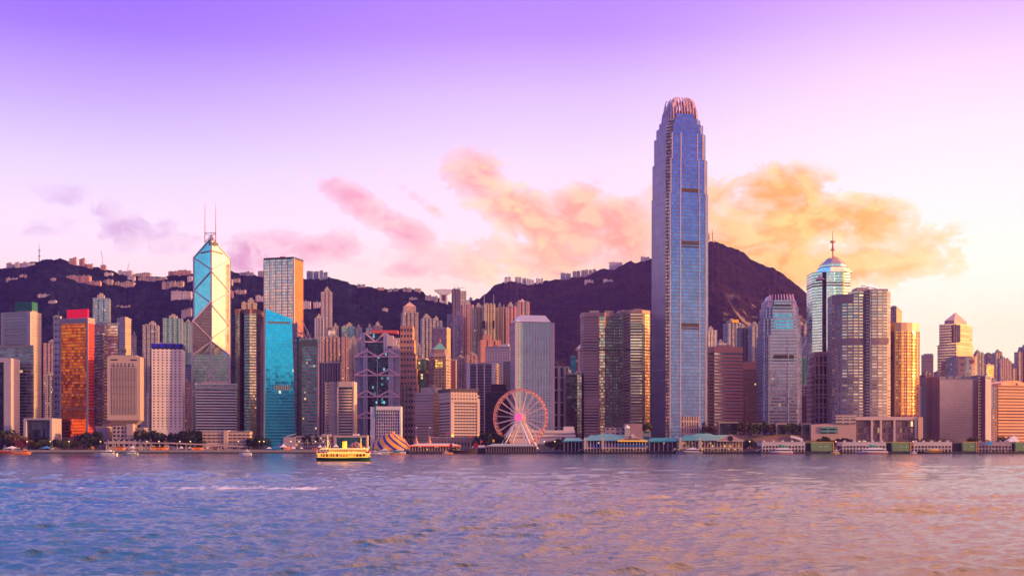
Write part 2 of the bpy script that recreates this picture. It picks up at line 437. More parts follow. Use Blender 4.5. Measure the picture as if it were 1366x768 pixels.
# ------------------------------------------------------------------ land, promenade, sea wall
m_ground = mat('paving', (.20, .19, .18), .85, var=.3, scale=.05)
m_conc = mat('concrete', (.34, .31, .29), .85, var=.25, scale=.25)
m_dark = mat('dark_recess', (.012, .012, .018), .6)
m_wet = mat('wet_concrete', (.07, .06, .055), .5, var=.4, scale=.3)
SHORE = 1336.0
mb = MB(); mb.face([(-4500, SHORE+.5, GZ), (4500, SHORE+.5, GZ), (4500, 7300, GZ), (-4500, 7300, GZ)])
structure('ground', mb, m_ground)
mb = MB(); mb.face([(-1600, SHORE+2, GZ+.004), (1600, SHORE+2, GZ+.004), (1600, SHORE+26, GZ+.004), (-1600, SHORE+26, GZ+.004)])
structure('promenade', mb, mat('promenade_stone', (.30, .25, .22), .8, var=.3, scale=.1))
mb = MB(); mb.face([(-1600, SHORE+30, GZ+.008), (1600, SHORE+30, GZ+.008), (1600, SHORE+42, GZ+.008), (-1600, SHORE+42, GZ+.008)])
structure('road', mb, mat('asphalt', (.05, .05, .052), .9, var=.3, scale=.1))
t = Thing('sea_wall', 'long low stone sea wall rising from the water in front of the promenade', 'wall', (0, SHORE, -2))
mb = MB(); mb.box(-1600, 1600, SHORE, SHORE+2, -2, 1.3); t.part('wall_foot', mb, m_wet)
mb = MB(); mb.box(-1600, 1600, SHORE-.3, SHORE+2, 1.3, GZ+.5); t.part('coping', mb, m_conc)

# ------------------------------------------------------------------ wooded hills
def hill_material(name, g1, g2, rock=None):
    m = bpy.data.materials.new(name); m.use_nodes = True; m.node_tree.nodes.clear(); t = NT(m.node_tree)
    tcn = t.node('ShaderNodeTexCoord'); pos = tcn.outputs['Object']
    b = t.node('ShaderNodeBsdfPrincipled')
    n = t.noise(pos, .012, 6, .65); n2 = t.noise(pos, .09, 4, .6)
    vo = t.node('ShaderNodeTexVoronoi'); t.put(vo.inputs['Vector'], pos); vo.inputs['Scale'].default_value = .075
    c = t.mix(t.mr(n, .38, .62), g1, g2)
    vx, vy, vz = t.sep(vo.outputs['Color'])[:3]
    k = t.m('ADD', .55, t.m('MULTIPLY', vx, .9))
    c = t.mix(1.0, c, t.xyz(k, k, k), 'MULTIPLY')
    if rock:
        x, y, z = t.sep(pos)[:3]
        rn = t.noise(t.xyz(t.m('MULTIPLY', x, .012), t.m('MULTIPLY', y, .012), t.m('MULTIPLY', z, .006)), 1.0, 5, .7)
        (x0, x1, z0, z1) = rock
        rm = t.m('MULTIPLY', t.m('MULTIPLY', t.mr(x, x0, x0+60), t.mr(x, x1, x1-60)), t.m('MULTIPLY', t.mr(z, z0, z0+40), t.mr(z, z1, z1-40)))
        rk = t.m('MULTIPLY', t.mr(rn, .52, .60), rm)
        c = t.mix(rk, c, (.20, .16, .13))
    t.put(b.inputs['Base Color'], c); b.inputs['Roughness'].default_value = .95; b.inputs['Specular IOR Level'].default_value = 0.0
    bp = t.node('ShaderNodeBump'); bp.inputs['Strength'].default_value = .9; bp.inputs['Distance'].default_value = 3.0
    t.put(bp.inputs['Height'], t.m('ADD', t.m('SUBTRACT', 1, vo.outputs['Distance']), n2)); t.put(b.inputs['Normal'], bp.outputs[0])
    o = t.node('ShaderNodeOutputMaterial'); t.l.new(b.outputs[0], o.inputs[0]); return m

HILLS = []
def hill(name, prof, Dr, D0, m, seed, canopy=10.0, spur=.10, power=.95, ncol=900, nrow=150, lean=0.0):
    """a ridge at distance Dr following the given skyline, its near slope coming down to D0"""
    px = np.array([p[0] for p in prof], float); py = np.array([p[1] for p in prof], float)
    cols = np.linspace(px[0], px[-1], ncol)
    ry = np.interp(cols, px, py)
    ry += (fbm(cols/4.0, cols*0, 3, seed)-.5)*2.2
    top = HC+(HY-ry)/F*Dr                              # ridge height in metres
    tt = np.concatenate([np.linspace(0, 1, nrow), np.linspace(1.03, 1.9, 18)])
    T, C = np.meshgrid(tt, cols, indexing='ij'); TOP = np.repeat(top[None], len(tt), 0)
    DD = D0+(Dr-D0)*T
    XXr = (C-683)/F*Dr                                 # true x on the ridge; columns run straight back in x
    XX = XXr*(.80+.20*np.clip(T, 0, 1)) if False else (C-683)/F*DD*1.0
    shape = np.where(T <= 1, np.clip(T, 0, 1)**power, np.clip(1-(T-1)*1.2, 0, 1))
    ZZ = GZ-6+(TOP-GZ+6)*shape
    env = np.clip(np.sin(np.pi*np.clip(T, 0, 1)), 0, 1)
    sp = np.abs(fbm(XX/420+3.1, DD/1500, 4, seed+9)-.5)*2
    sp2 = np.abs(fbm(XX/130+1.7+DD/900, DD/420, 4, seed+19)-.5)*2
    ZZ = ZZ-(TOP*spur*1.9*sp*env)-(TOP*spur*.9*sp2*env)
    ZZ += canopy*(fbm(XX/14, DD/14, 2, seed+3)-.5)*np.clip(T*6, 0, 1)*np.where(T > .985, .6, 1.0)
    ZZ += canopy*1.3*(fbm(XX/28, DD/28, 2, seed+5)-.5)*np.clip(T*6, 0, 1)*np.clip((1.02-T)*20, 0, 1)
    # nothing on the near slope may rise over the ridge line as seen from the harbour
    lim = HC+(TOP-HC)/Dr*DD*.985
    ZZ = np.where(T < .985, np.minimum(ZZ, lim), ZZ)
    o = grid_object(name, XX, DD, ZZ, m, smooth=False)
    HILLS.append((cols, DD[:, 0][:nrow], ZZ[:nrow]))
    return o
def on_hill(px, py):
    """distance and height where the ray through a photograph pixel meets a hill (nearest one)"""
    best = None
    for cols, ds, ZZ in HILLS:
        if not (cols[0] <= px <= cols[-1]): continue
        j = int(np.argmin(np.abs(cols-px)))
        zr = HC+(HY-py)/F*ds
        hit = np.nonzero(ZZ[:, j] >= zr)[0]
        if len(hit):
            Dh = ds[hit[0]]; z = ZZ[hit[0], j]
        else:
            Dh = ds[-1]; z = ZZ[-1, j]
        if best is None or (len(hit) and (not best[2] or Dh < best[0])) or (not len(hit) and not best[2] and ZZ[-1, j]/Dh > best[1]/best[0]): best = (Dh, z, bool(len(hit)))
    return best
left_ridge = [(-260, 380), (-120, 366), (-40, 362), (0, 359), (20, 354), (45, 350), (60, 347), (75, 345), (92, 348), (105, 353), (125, 356), (140, 358), (160, 364),
              (190, 369), (225, 369), (260, 365), (300, 364), (308, 361), (320, 365), (345, 369), (375, 371), (405, 372), (430, 371), (437, 370), (450, 373), (462, 374),
              (470, 379), (480, 381), (500, 384), (520, 386), (540, 385), (556, 386), (565, 388), (568, 393), (580, 396), (600, 402), (618, 408), (640, 420), (680, 440), (740, 480), (800, 540), (850, 592)]
peak_ridge = [(520, 520), (560, 470), (590, 432), (610, 410), (622, 404), (630, 401), (640, 398), (650, 389), (657, 383), (665, 379), (680, 375), (700, 378), (720, 377),
              (740, 373), (760, 370), (778, 368), (790, 364), (805, 359), (820, 358), (835, 351), (842, 348), (848, 351), (855, 347), (866, 346), (880, 343), (905, 334),
              (930, 328), (941, 324), (950, 323), (957, 323), (970, 328), (985, 333), (996, 340), (1008, 349), (1020, 354), (1034, 359), (1045, 366), (1055, 374), (1066, 382), (1078, 394), (1087, 404),
              (1100, 420), (1130, 450), (1170, 480), (1230, 520), (1300, 570), (1330, 592)]
hill('hills', left_ridge, 3300, 2250, hill_material('hill_forest', (.002, .006, .014), (.007, .013, .024)), 3, spur=.08)
hill('mountain', peak_ridge, 4100, 2500, hill_material('mountain_forest', (.006, .0055, .012), (.020, .013, .013), rock=(560, 930, 200, 470)), 31, spur=.085, power=.9)
hill('far_hill', [(1130, 560), (1180, 520), (1230, 500), (1280, 486), (1300, 478), (1318, 470), (1332, 474), (1345, 482), (1360, 488), (1400, 482), (1470, 500), (1560, 560)], 6400, 5400,
     hill_material('far_forest', (.05, .06, .03), (.08, .08, .04)), 71, canopy=5, ncol=300, nrow=30)

# ------------------------------------------------------------------ the air: one box of even haze
mh = bpy.data.materials.new('haze_air'); mh.use_nodes = True; mh.node_tree.nodes.clear(); t_ = NT(mh.node_tree)
pv = t_.node('ShaderNodeVolumePrincipled'); pv.inputs['Color'].default_value = (.36, .22, .95, 1)
HAZE_D = .00004
pv.inputs['Density'].default_value = HAZE_D; pv.inputs['Anisotropy'].default_value = .35
oo = t_.node('ShaderNodeOutputMaterial'); t_.l.new(pv.outputs[0], oo.inputs['Volume'])
mb = MB(); mb.box(-4600, 4600, -760, 7400, -3.5, 720)
hz = structure('haze', mb, mh, kind='stuff')
# ------------------------------------------------------------------ building helpers
m_trim = mat('pale_trim', (.42, .38, .38), .7)
m_roofgrey = mat('roof_grey', (.22, .20, .21), .85)
m_plant = mat('roof_plant', (.34, .30, .30), .8, scale=.5)
m_white = mat('white_paint', (.74, .72, .72), .5, var=.08)
m_steel = mat('grey_steel', (.35, .34, .37), .35, metal=.7)
m_red = mat('red_paint', (.62, .03, .03), .5)
m_blackglass = mat('black_glass', (.02, .02, .03), .12, spec=.8, var=.1)
m_louvre = mat('dark_louvre', (.035, .025, .03), .6)

class Frame:
    """plan of a block seen with its near corner at pixel xm: left face runs to xl, right face to xr"""
    def __init__(s, xl, xm, xr, D, th, depth=None):
        s.D = D; a = R(th); s.th = a
        s.B = (X(xm, D), D)
        s.u = (-math.cos(a), math.sin(a)); s.w = (math.sin(a), math.cos(a))
        tl, tr = (xl-683)/F, (xr-683)/F
        s.a = (s.B[0]-tl*D)/(math.cos(a)+tl*math.sin(a)) if xl < xm else (depth or 30)
        den = math.sin(a)-tr*math.cos(a)
        s.c = (tr*D-s.B[0])/den if xr > xm else (depth or 30)
        if s.c <= 0 or s.c > 90 and th < 45: s.c = depth or 34
        if s.a > 90 and th > 45 or s.a <= 0: s.a = depth or 34
    def pt(s, i, j): return (s.B[0]+s.u[0]*i+s.w[0]*j, s.B[1]+s.u[1]*i+s.w[1]*j)
    def rect(s, i0, i1, j0, j1):      # counter-clockwise: near corner, right, back, left
        return [s.pt(i0, j0), s.pt(i0, j1), s.pt(i1, j1), s.pt(i1, j0)]
    def z(s, py): return Z(py, s.D)
    def si(s, px):                    # metres along the left face at a pixel column
        t = (px-683)/F; return (s.B[0]-t*s.B[1])/(math.cos(s.th)+t*math.sin(s.th))
    def sj(s, px):
        t = (px-683)/F; return (t*s.B[1]-s.B[0])/(math.sin(s.th)-t*math.cos(s.th))
    @property
    def big(s): return s.th < R(45)

def fbox(mb, fr, i0, i1, j0, j1, z0, z1, mi=0, cap=None):
    mb.prism(fr.rect(i0, i1, j0, j1), z0, z1, mi, (mi if not isinstance(mi, (list, tuple)) else 0) if cap is None else cap)

def tower(name, label, xl, xm, xr, ytop, D, th, mats, cat='tower', group=None, ybase=None, roofm=None, parapet=1.4, over=.3,
          plant=(), bands=None, bandm=None, piers=None, pierm=None, depth=None, mech=(), extra=None, trimm=None, crown=None, podium=None):
    """mats: (left face, right face). plant: (x0, x1, ytop). bands: (pitch, height, proud) horizontal ledges; piers: (n_left, n_right, width, proud)"""
    fr = Frame(xl, xm, xr, D, th, depth)
    z0 = GZ if ybase is None else fr.z(ybase); z1 = fr.z(ytop)
    c = fr.pt(fr.a/2, fr.c/2)
    t = Thing(name, label, cat, (c[0], c[1], z0), group)
    lm, rm = mats if isinstance(mats, (list, tuple)) else (mats, mats)
    roofm = roofm or m_roofgrey; trimm = trimm or m_trim
    mb = MB(); mb.prism(fr.rect(0, fr.a, 0, fr.c), z0, z1, [1, 0, 1, 0], 2); t.part('wall', mb, [lm, rm, roofm])
    if parapet:
        mb = MB(); o = over
        P = [fr.rect(-o, fr.a+o, -o, .5), fr.rect(-o, fr.a+o, fr.c-.5, fr.c+o), fr.rect(-o, .5, .5, fr.c-.5), fr.rect(fr.a-.5, fr.a+o, .5, fr.c-.5)]
        for p in P: mb.prism(p, z1-.2, z1+parapet)
        t.part('parapet', mb, trimm)
    for p in plant:
        x0, x1, yt = p[:3]; m_ = p[3] if len(p) > 3 else m_plant
        if fr.big: i1, i0 = fr.si(x0), fr.si(x1); i0 = max(i0, .8); i1 = min(i1, fr.a-.8); j0, j1 = fr.c*.22, fr.c*.75
        else: j0, j1 = fr.sj(x0), fr.sj(x1); j0 = max(j0, .8); j1 = min(j1, fr.c-.8); i0, i1 = fr.a*.22, fr.a*.75
        if i1-i0 < .5 or j1-j0 < .5: continue
        mb = MB(); fbox(mb, fr, i0, i1, j0, j1, z1, fr.z(yt)); t.part('plant_room', mb, m_)
    for (y0, y1) in mech:             # service floors behind dark louvres
        mb = MB(); o = .18
        fbox(mb, fr, -o, fr.a+o, -o, fr.c+o, fr.z(y1), fr.z(y0)); t.part('service_floor', mb, m_louvre)
    rs_ = random.Random(int(xm*31+ytop)); zt_ = z1
    if plant is not None:
        for k in range(3):
            i = fr.a*rs_.uniform(.12, .8); j = fr.c*rs_.uniform(.05, .8); s_ = min(fr.a, fr.c)*.06+.8; mb = MB(); fbox(mb, fr, i, i+s_*rs_.uniform(1, 2), j, j+s_, z1, z1+rs_.uniform(1.6, 3.4)); t.part('cooling_unit', mb, m_plant)
        p_ = fr.pt(fr.a*rs_.uniform(.3, .7), fr.c*rs_.uniform(.2, .6)); mb = MB(); mb.tube((p_[0], p_[1], z1), (p_[0], p_[1], z1+rs_.uniform(5, 9)), .22, .1, 5); t.part('aerial', mb, m_steel)
    if bands:
        pitch, h, pr = bands
        n = int((z1-z0-pitch*.3)/pitch); n = min(n, 70)
        mb = MB(); zt = z1-pitch
        fbox(mb, fr, -pr, fr.a+pr*.2, -pr, fr.c+pr*.2, zt, zt+h)
        b0 = t.part('floor_band', mb, bandm or trimm)
        for k in range(1, n): t.again(b0, dz=-k*pitch)
    if piers:
        nl, nr, wd, pr = piers; src = None
        if nl:
            for k in range(nl+1):
                i = (fr.a-wd)*k/nl
                mb = MB(); fbox(mb, fr, i, i+wd, -pr, .1, z0, z1); t.part('pier', mb, pierm or trimm)
        if nr:
            for k in range(1, nr+1):
                j = (fr.c-wd)*k/nr
                mb = MB(); fbox(mb, fr, -pr, .1, j, j+wd, z0, z1); t.part('pier', mb, pierm or trimm)
    if crown:                          # an inset upper storey: (inset metres, ytop, material)
        ins, yt, cm = crown; mb = MB()
        fbox(mb, fr, ins, fr.a-ins, ins, fr.c-ins, z1, fr.z(yt)); t.part('upper_storey', mb, cm)
    t.fr = fr; t.z0 = z0; t.z1 = z1
    return t

def flats(label, x0, x1, ytop, D, wallm, th=12, cat='tower', notch=1, tank=True, group=None, name='apartment_tower', spire=0, sidem=None, top_step=True, base=None):
    """slender housing block: re-entrant bays on every side, lift tower and tank on the roof"""
    W_ = (x1-x0)/F*D; a = R(th); dep = min(W_*.85, 26)
    # width on screen = w cos + dep sin
    wid = max((W_-dep*math.sin(a))/math.cos(a), W_*.5)
    cx = X((x0+x1)/2, D); cy = D+dep*.6
    z1 = Z(ytop, D); z0 = GZ if base is None else base
    n = max(1, notch)
    def rot(p): return (cx+p[0]*math.cos(a)-p[1]*math.sin(a), cy+p[0]*math.sin(a)+p[1]*math.cos(a))
    hw, hd = wid/2, dep/2; g = min(2.2, wid*.09); rec = min(2.6, dep*.14)
    pts = []
    def side(p, q, k):                 # p->q with k recesses set inward (to the left of travel)
        dx_, dy_ = q[0]-p[0], q[1]-p[1]; L = math.hypot(dx_, dy_); dx_ /= L; dy_ /= L; nx, ny = -dy_, dx_
        pts.append(p)
        for i in range(1, k+1):
            c = L*i/(k+1)
            for (s_, r_) in ((c-g/2, 0), (c-g/2, rec), (c+g/2, rec), (c+g/2, 0)):
                pts.append((p[0]+dx_*s_+nx*r_, p[1]+dy_*s_+ny*r_))
    A, B_, C_, D_ = (-hw, -hd), (hw, -hd), (hw, hd), (-hw, hd)
    side(A, B_, n); side(B_, C_, 1); side(C_, D_, n); side(D_, A, 1)
    poly = [rot(p) for p in pts]
    t = Thing(name, label, cat, (cx, cy, z0), group)
    mb = MB(); mb.prism(poly, z0, z1, 0, 1); t.part('wall', mb, [wallm, m_roofgrey])
    hh = max((z1-z0)*.015, 2.2)
    rs = random.Random(int(x0*7+ytop))
    def rb(ax, bx, ay, by, za, zb, nm, m_):
        mb = MB(); mb.prism([rot((ax, ay)), rot((bx, ay)), rot((bx, by)), rot((ax, by))], za, zb); t.part(nm, mb, m_)
    if top_step:
        q = rs.uniform(-.25, .25)*hw
        rb(q-hw*.42, q+hw*.42, -hd*.5, hd*.5, z1, z1+hh*1.5, 'lift_tower', sidem or m_plant)
        rb(q-hw*.18, q+hw*.2, -hd*.3, hd*.3, z1+hh*1.5, z1+hh*2.4, 'water_tank', m_plant)
    for k in range(2):
        q = rs.uniform(-.8, .6)*hw; rb(q, q+2.6, -hd*.75, -hd*.35, z1, z1+rs.uniform(1.5, 3), 'roof_hut', m_plant)
    if spire:
        mb = MB(); mb.tube((cx, cy, z1), (cx, cy, z1+spire), .5, .2, 6); t.part('antenna', mb, m_steel)
    t.z1 = z1; t.c = (cx, cy); t.rot = rot; t.hw = hw; t.hd = hd
    return t
# ------------------------------------------------------------------ facade materials
fm = facade
f_mauve   = fm('mauve_windows', (.36, .29, .30), (.18, .20, .26), 3.0, 3.3, .55, .5, lit=.01, blinds=.12)
f_pinkres = fm('pink_housing', (.44, .28, .28), (.12, .11, .14), 2.7, 3.0, .5, .45, lit=.02, blinds=.15)
f_pinkres2= fm('rose_housing', (.40, .24, .25), (.10, .10, .14), 3.3, 3.0, .42, .5, lit=.02, blinds=.15)
f_greyres = fm('grey_housing', (.34, .31, .34), (.12, .13, .18), 2.8, 3.0, .5, .45, lit=.02, blinds=.15)
f_whiteres= fm('white_housing', (.56, .52, .53), (.13, .13, .17), 2.9, 3.0, .45, .45, lit=.015, blinds=.15)
f_purpres = fm('violet_housing', (.27, .23, .33), (.16, .16, .26), 2.6, 3.0, .55, .5, lit=.03, blinds=.1)
f_tealres = fm('teal_housing', (.34, .34, .33), (.06, .32, .36), 4.2, 3.1, .62, .62, lit=.01, gv=.5, metal=.75)
f_teal2   = fm('teal_glass_flats', (.30, .30, .33), (.06, .30, .42), 3.4, 3.2, .72, .6, lit=.01, gv=.55, metal=.8)
f_cream   = fm('cream_housing', (.48, .38, .26), (.14, .12, .12), 3.2, 3.0, .42, .5, lit=.02, blinds=.1)
f_cream2  = fm('buff_housing', (.42, .34, .27), (.12, .12, .14), 2.6, 3.0, .5, .46, lit=.02, blinds=.1)
f_salmon  = fm('salmon_housing', (.58, .26, .20), (.10, .07, .08), 3.4, 3.1, .4, .5, lit=.01)
f_small   = fm('low_flats', (.46, .34, .33), (.10, .09, .12), 3.4, 3.2, .45, .45, blinds=.2)
f_smallw  = fm('low_white_flats', (.60, .52, .52), (.12, .11, .14), 3.6, 3.4, .5, .45, blinds=.2)

# ================================================================== left end
# tower with ribbon windows, top lit orange on its side
f_l1 = fm('ribbon_grey', (.38, .31, .33), (.12, .16, .22), 40, 3.9, 1.0, .55, lit=0)
f_l1s = fm('side_single_column', (.42, .33, .32), (.05, .05, .07), 12.5, 3.9, .12, .4)
t = tower('office_tower', 'tall grey ribbon-windowed tower with green netting on its roof at the left edge', 2, 40, 55, 417, 1560, 14,
      (f_l1, f_l1s), plant=[(20, 42, 413)], bands=(3.9, 1.5, .45), bandm=m_trim)
fr = t.fr
mb = MB(); fbox(mb, fr, -.8, 5, -.8, 2, GZ, t.z1, 0); t.part('corner_pier', mb, m_trim)
mb = MB(); fbox(mb, fr, fr.a-4, fr.a+.6, -.8, 2, GZ, t.z1, 0); t.part('corner_pier', mb, m_trim)
mb = MB()
P0, P1 = fr.si(17), fr.si(40)
mb.prism([fr.pt(P1, 4), fr.pt(P1, 16), fr.pt(P0, 16), fr.pt(P0, 4)], fr.z(413), [fr.z(402), fr.z(402), fr.z(406), fr.z(402)])
t.part('scaffold_netting', mb, mat('green_net', (.02, .16, .11), .9, var=.6, scale=.3))
f_l2 = fm('slab_glass', (.24, .24, .28), (.30, .34, .38), 5, 3.9, .96, .72, lit=.02, gv=.5, rough=.22)
t = tower('glass_office_slab', 'wide grey-green glass slab in front of the scaffolded tower', -70, 44, 45, 463, 1480, 5, (f_l2, f_l2), depth=30, parapet=2.6, trimm=m_roofgrey)
t = tower('office_slab', 'slim violet-grey slab with small square windows left of the copper tower', 71, 80, 82, 423, 1530, 8,
      (fm('slim_slab', (.30, .29, .38), (.05, .06, .09), 4.5, 7.5, .5, .35), m_trim), depth=24)
# gateway building: white frame round black glass
D = 1440; t = Thing('gateway_building', 'huge white-framed gateway block with a black glass centre, cut by the left edge', 'office building', (X(-20, D), D, GZ))
zt = Z(483, D); zb = GZ
mb = MB(); mb.box(X(5, D), X(14.5, D), D, D+26, zb, zt); t.part('frame_leg', mb, mat('lilac_grey_paint', (.44, .38, .43), .6))
mb = MB(); mb.box(X(-60, D), X(-50, D), D, D+26, zb, zt); t.part('frame_leg', mb, mat('lilac_grey_paint', (.44, .38, .43), .6))
mb = MB(); mb.box(X(-60, D), X(14.5, D), D, D+26, zt, zt+5); t.part('frame_beam', mb, mat('lilac_grey_paint', (.44, .38, .43), .6))
mb = MB(); mb.box(X(-50, D), X(5, D), D+6, D+22, zb, zt); t.part('glass_wall', mb, fm('black_curtain', (.02, .02, .025), (.05, .06, .08), 3, 4, .93, .93))
D = 1400; t = Thing('framed_glass_box', 'low square glass box in a thick white frame on the shore', 'office building', (X(48, D), D, GZ))
zt = Z(557.5, D)
mb = MB(); mb.box(X(31.5, D), X(34.5, D), D, D+30, GZ, zt-2); t.part('frame_leg', mb, mat('lilac_grey_paint', (.44, .38, .43), .6))
mb = MB(); mb.box(X(66.3, D), X(69.3, D), D, D+30, GZ, zt-2); t.part('frame_leg', mb, mat('lilac_grey_paint', (.44, .38, .43), .6))
mb = MB(); mb.box(X(31.5, D), X(69.3, D), D, D+30, zt-2, zt); t.part('frame_beam', mb, mat('lilac_grey_paint', (.44, .38, .43), .6))
mb = MB(); mb.box(X(34.5, D), X(66.3, D), D+3.5, D+28, GZ, zt-2); t.part('glass_wall', mb, fm('box_glass', (.03, .03, .05), (.16, .19, .26), 2.6, 9, .93, .95, rough=.1, gv=.5))
mb = MB(); mb.box(X(28, D), X(31.4, D), D+5, D+30, GZ, zt-1); t.part('side_wing', mb, mat('grey_violet_wall', (.30, .27, .34), .7))
flats('rose pink housing slab between the green-netted tower and the copper tower', 54, 76, 457, 1900, f_pinkres2, notch=3)
flats('thin white housing tower half hidden behind the copper tower', 70.5, 81, 433, 2050, f_whiteres, notch=1)
flats('low terrace of flats among trees behind the rose pink slab', 57, 74, 500, 1780, f_mauve, notch=2)

# ---- copper glass tower with red sign
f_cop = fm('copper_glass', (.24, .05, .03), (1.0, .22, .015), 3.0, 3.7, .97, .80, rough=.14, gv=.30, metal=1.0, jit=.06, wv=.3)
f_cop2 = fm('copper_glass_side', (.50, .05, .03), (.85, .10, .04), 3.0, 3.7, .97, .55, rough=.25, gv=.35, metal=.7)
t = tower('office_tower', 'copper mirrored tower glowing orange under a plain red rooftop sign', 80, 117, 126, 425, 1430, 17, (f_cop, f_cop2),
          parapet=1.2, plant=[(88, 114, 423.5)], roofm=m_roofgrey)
fr = t.fr
mb = MB(); fbox(mb, fr, -.4, fr.a+.4, -.4, fr.c+.4, fr.z(431), fr.z(425)+.3); t.part('top_band', mb, mat('mauve_stone', (.36, .27, .27), .7))
for p_ in ((-.5, 2.2), (fr.a-2.0, fr.a+.5)):
    mb = MB(); fbox(mb, fr, p_[0], p_[1], -.35, .5, GZ, fr.z(431)); t.part('corner_pier', mb, MATS['mauve_stone'])
mb = MB(); fbox(mb, fr, -.3, fr.a+.3, -.3, fr.c+.3, fr.z(546), fr.z(543.6)); t.part('sky_lobby_band', mb, mat('copper_stone', (.30, .13, .10), .7))
mb = MB(); fbox(mb, fr, -1, fr.a+1, -1, fr.c+1, GZ, fr.z(583)); t.part('podium', mb, MATS['copper_stone'])
mb = MB(); fbox(mb, fr, fr.si(115), fr.si(87), 3, 5, fr.z(424), fr.z(411.5))
t.part('rooftop_sign', mb, mat('red_sign', (.80, .01, .03), .4, var=.02, emit=(.9, .0, .03), es=.35))

flats('teal glass housing tower standing high behind the copper tower', 119.5, 144, 397, 2050, f_teal2, notch=2, spire=8)
# dark clustered tower with protruding boxes
f_lip = fm('dark_box_glass', (.10, .06, .09), (.16, .12, .16), 3.2, 3.9, .95, .62, rough=.15, gv=.4)
t = tower('office_tower', 'dark glass tower with jutting stacked box bays right of the copper tower', 126, 137, 139, 446, 1540, 10, (f_lip, f_lip), depth=26)
fr = t.fr
for k, yy in enumerate((455, 478, 502, 524, 546)):
    mb = MB(); fbox(mb, fr, -3.5, fr.a*.55, -4, 8, fr.z(yy+14), fr.z(yy)); t.part('box_bay', mb, [f_lip])
f_lip2 = fm('dark_mauve_glass', (.13, .09, .11), (.20, .13, .16), 3.2, 3.9, .95, .62, rough=.15, gv=.4)
t = tower('office_tower', 'mauve glass tower whose top floors flash pale gold, left of the orange-striped tower', 126, 157, 159, 432, 1640, 14,
      (fm('mauve_gold_glass', (.30, .20, .22), (.60, .40, .38), 4, 3.9, .9, .6, rough=.12, gv=.3), f_lip2), plant=[(128, 138, 429), (142, 155, 430)], depth=24)
fr = t.fr
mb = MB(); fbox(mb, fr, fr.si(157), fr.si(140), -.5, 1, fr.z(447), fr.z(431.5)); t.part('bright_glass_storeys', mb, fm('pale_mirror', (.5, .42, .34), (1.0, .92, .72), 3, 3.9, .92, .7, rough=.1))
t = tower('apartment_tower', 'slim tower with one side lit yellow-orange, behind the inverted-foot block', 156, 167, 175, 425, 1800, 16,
      (fm('grey_vert', (.42, .38, .44), (.10, .1, .14), 3, 3.1, .4, .5), fm('orange_side', (.55, .40, .28), (.3, .2, .1), 3.2, 3.1, .5, .5)), plant=[(159, 165, 422)])  # low sun on the right side put into its orange wall colour
flats('narrow grey housing tower just right of the orange-lit slim tower', 174.5, 181, 447, 1900, f_greyres, notch=1)
# ---- inverted-foot block
f_pla = fm('ribbed_pink', (.44, .32, .29), (.10, .09, .11), 1.75, 4.2, .45, .97, lit=0, rough=.3, wv=.1, vo=.0)
D = 1425
fr = Frame(137, 143, 187, D, 83); c = fr.pt(fr.a/2, fr.c/2)
t = Thing('government_block', 'pink-brown ribbed tower that narrows to a splayed foot above a low base', 'tower', (c[0], c[1], GZ))
z_b, z_f, z_t = fr.z(560), fr.z(567.5), fr.z(475)
mst = mat('pink_stone', (.46, .34, .31), .75, var=.1)
mb = MB(); fbox(mb, fr, 0, fr.a, 0, fr.c, z_b, z_t); t.part('wall', mb, mst)
i0 = fr.a; mb = MB(); fbox(mb, fr, -.25, .3, fr.sj(148), fr.sj(182), fr.z(553), fr.z(490)); t.part('ribbed_window_field', mb, f_pla)
mb = MB(); fbox(mb, fr, -.35, .3, fr.sj(149), fr.sj(181), fr.z(489), fr.z(484)); t.part('upper_window_row', mb, fm('upper_row', (.40, .30, .28), (.08, .1, .14), 4.4, 8, .5, .9))
mb = MB(); fbox(mb, fr, -.3, .3, fr.sj(148), fr.sj(157), fr.z(480.5), fr.z(478.8)); t.part('slot_window', mb, m_dark)
mb = MB(); fbox(mb, fr, -.3, .3, fr.sj(174), fr.sj(183), fr.z(480.5), fr.z(478.8)); t.part('slot_window', mb, m_dark)
mb = MB(); q = fr.c*.22; mb.prism(fr.rect(fr.a*.25, fr.a*.75, q, fr.c-q), z_f, z_b, 0, 0, top=fr.rect(0, fr.a, 0, fr.c)); t.part('splayed_foot', mb, mst)
mb = MB(); fbox(mb, fr, fr.a*.25, fr.a*.75, q, fr.c-q, GZ, z_f); t.part('stem', mb, mst)
mb = MB(); fbox(mb, fr, 4, fr.a-4, fr.sj(150), fr.sj(181), z_t, fr.z(473)); t.part('roof_deck', mb, m_plant)
for k, xx in enumerate((161, 163, 165.5)):
    p = fr.pt(8, fr.sj(xx)); mb = MB(); mb.tube((p[0], p[1], fr.z(473)), (p[0], p[1], fr.z(462+k)), .35, .2, 6)
    mb.tube((p[0], p[1], fr.z(467+k)), (p[0], p[1], fr.z(463+k)), 1.4, 1.2, 8); t.part('antenna', mb, mat('dark_metal', (.06, .07, .09), .5))
f_annex = fm('annex_windows', (.50, .38, .34), (.07, .08, .13), 4.6, 4.4, .62, .6)
D = 1392
t = Thing('low_annex', 'low cream office annex with dark square windows at the foot of the ribbed block', 'building', (X(163, D), D, GZ))
mb = MB(); mb.box(X(150, D), X(177, D), D, D+14, GZ, Z(568, D)); t.part('wall', mb, [f_annex])
mb = MB(); mb.box(X(169, D), X(177.5, D), D-1, D+8, Z(585, D), Z(565, D)); t.part('stair_tower', mb, mst)
mb = MB(); mb.box(X(145, D), X(203, D), D-3, D-.2, GZ, Z(586, D)); t.part('front_wing', mb, [fm('annex_low', (.50, .38, .34), (.07, .08, .16), 6.2, 6.0, .6, .45)])
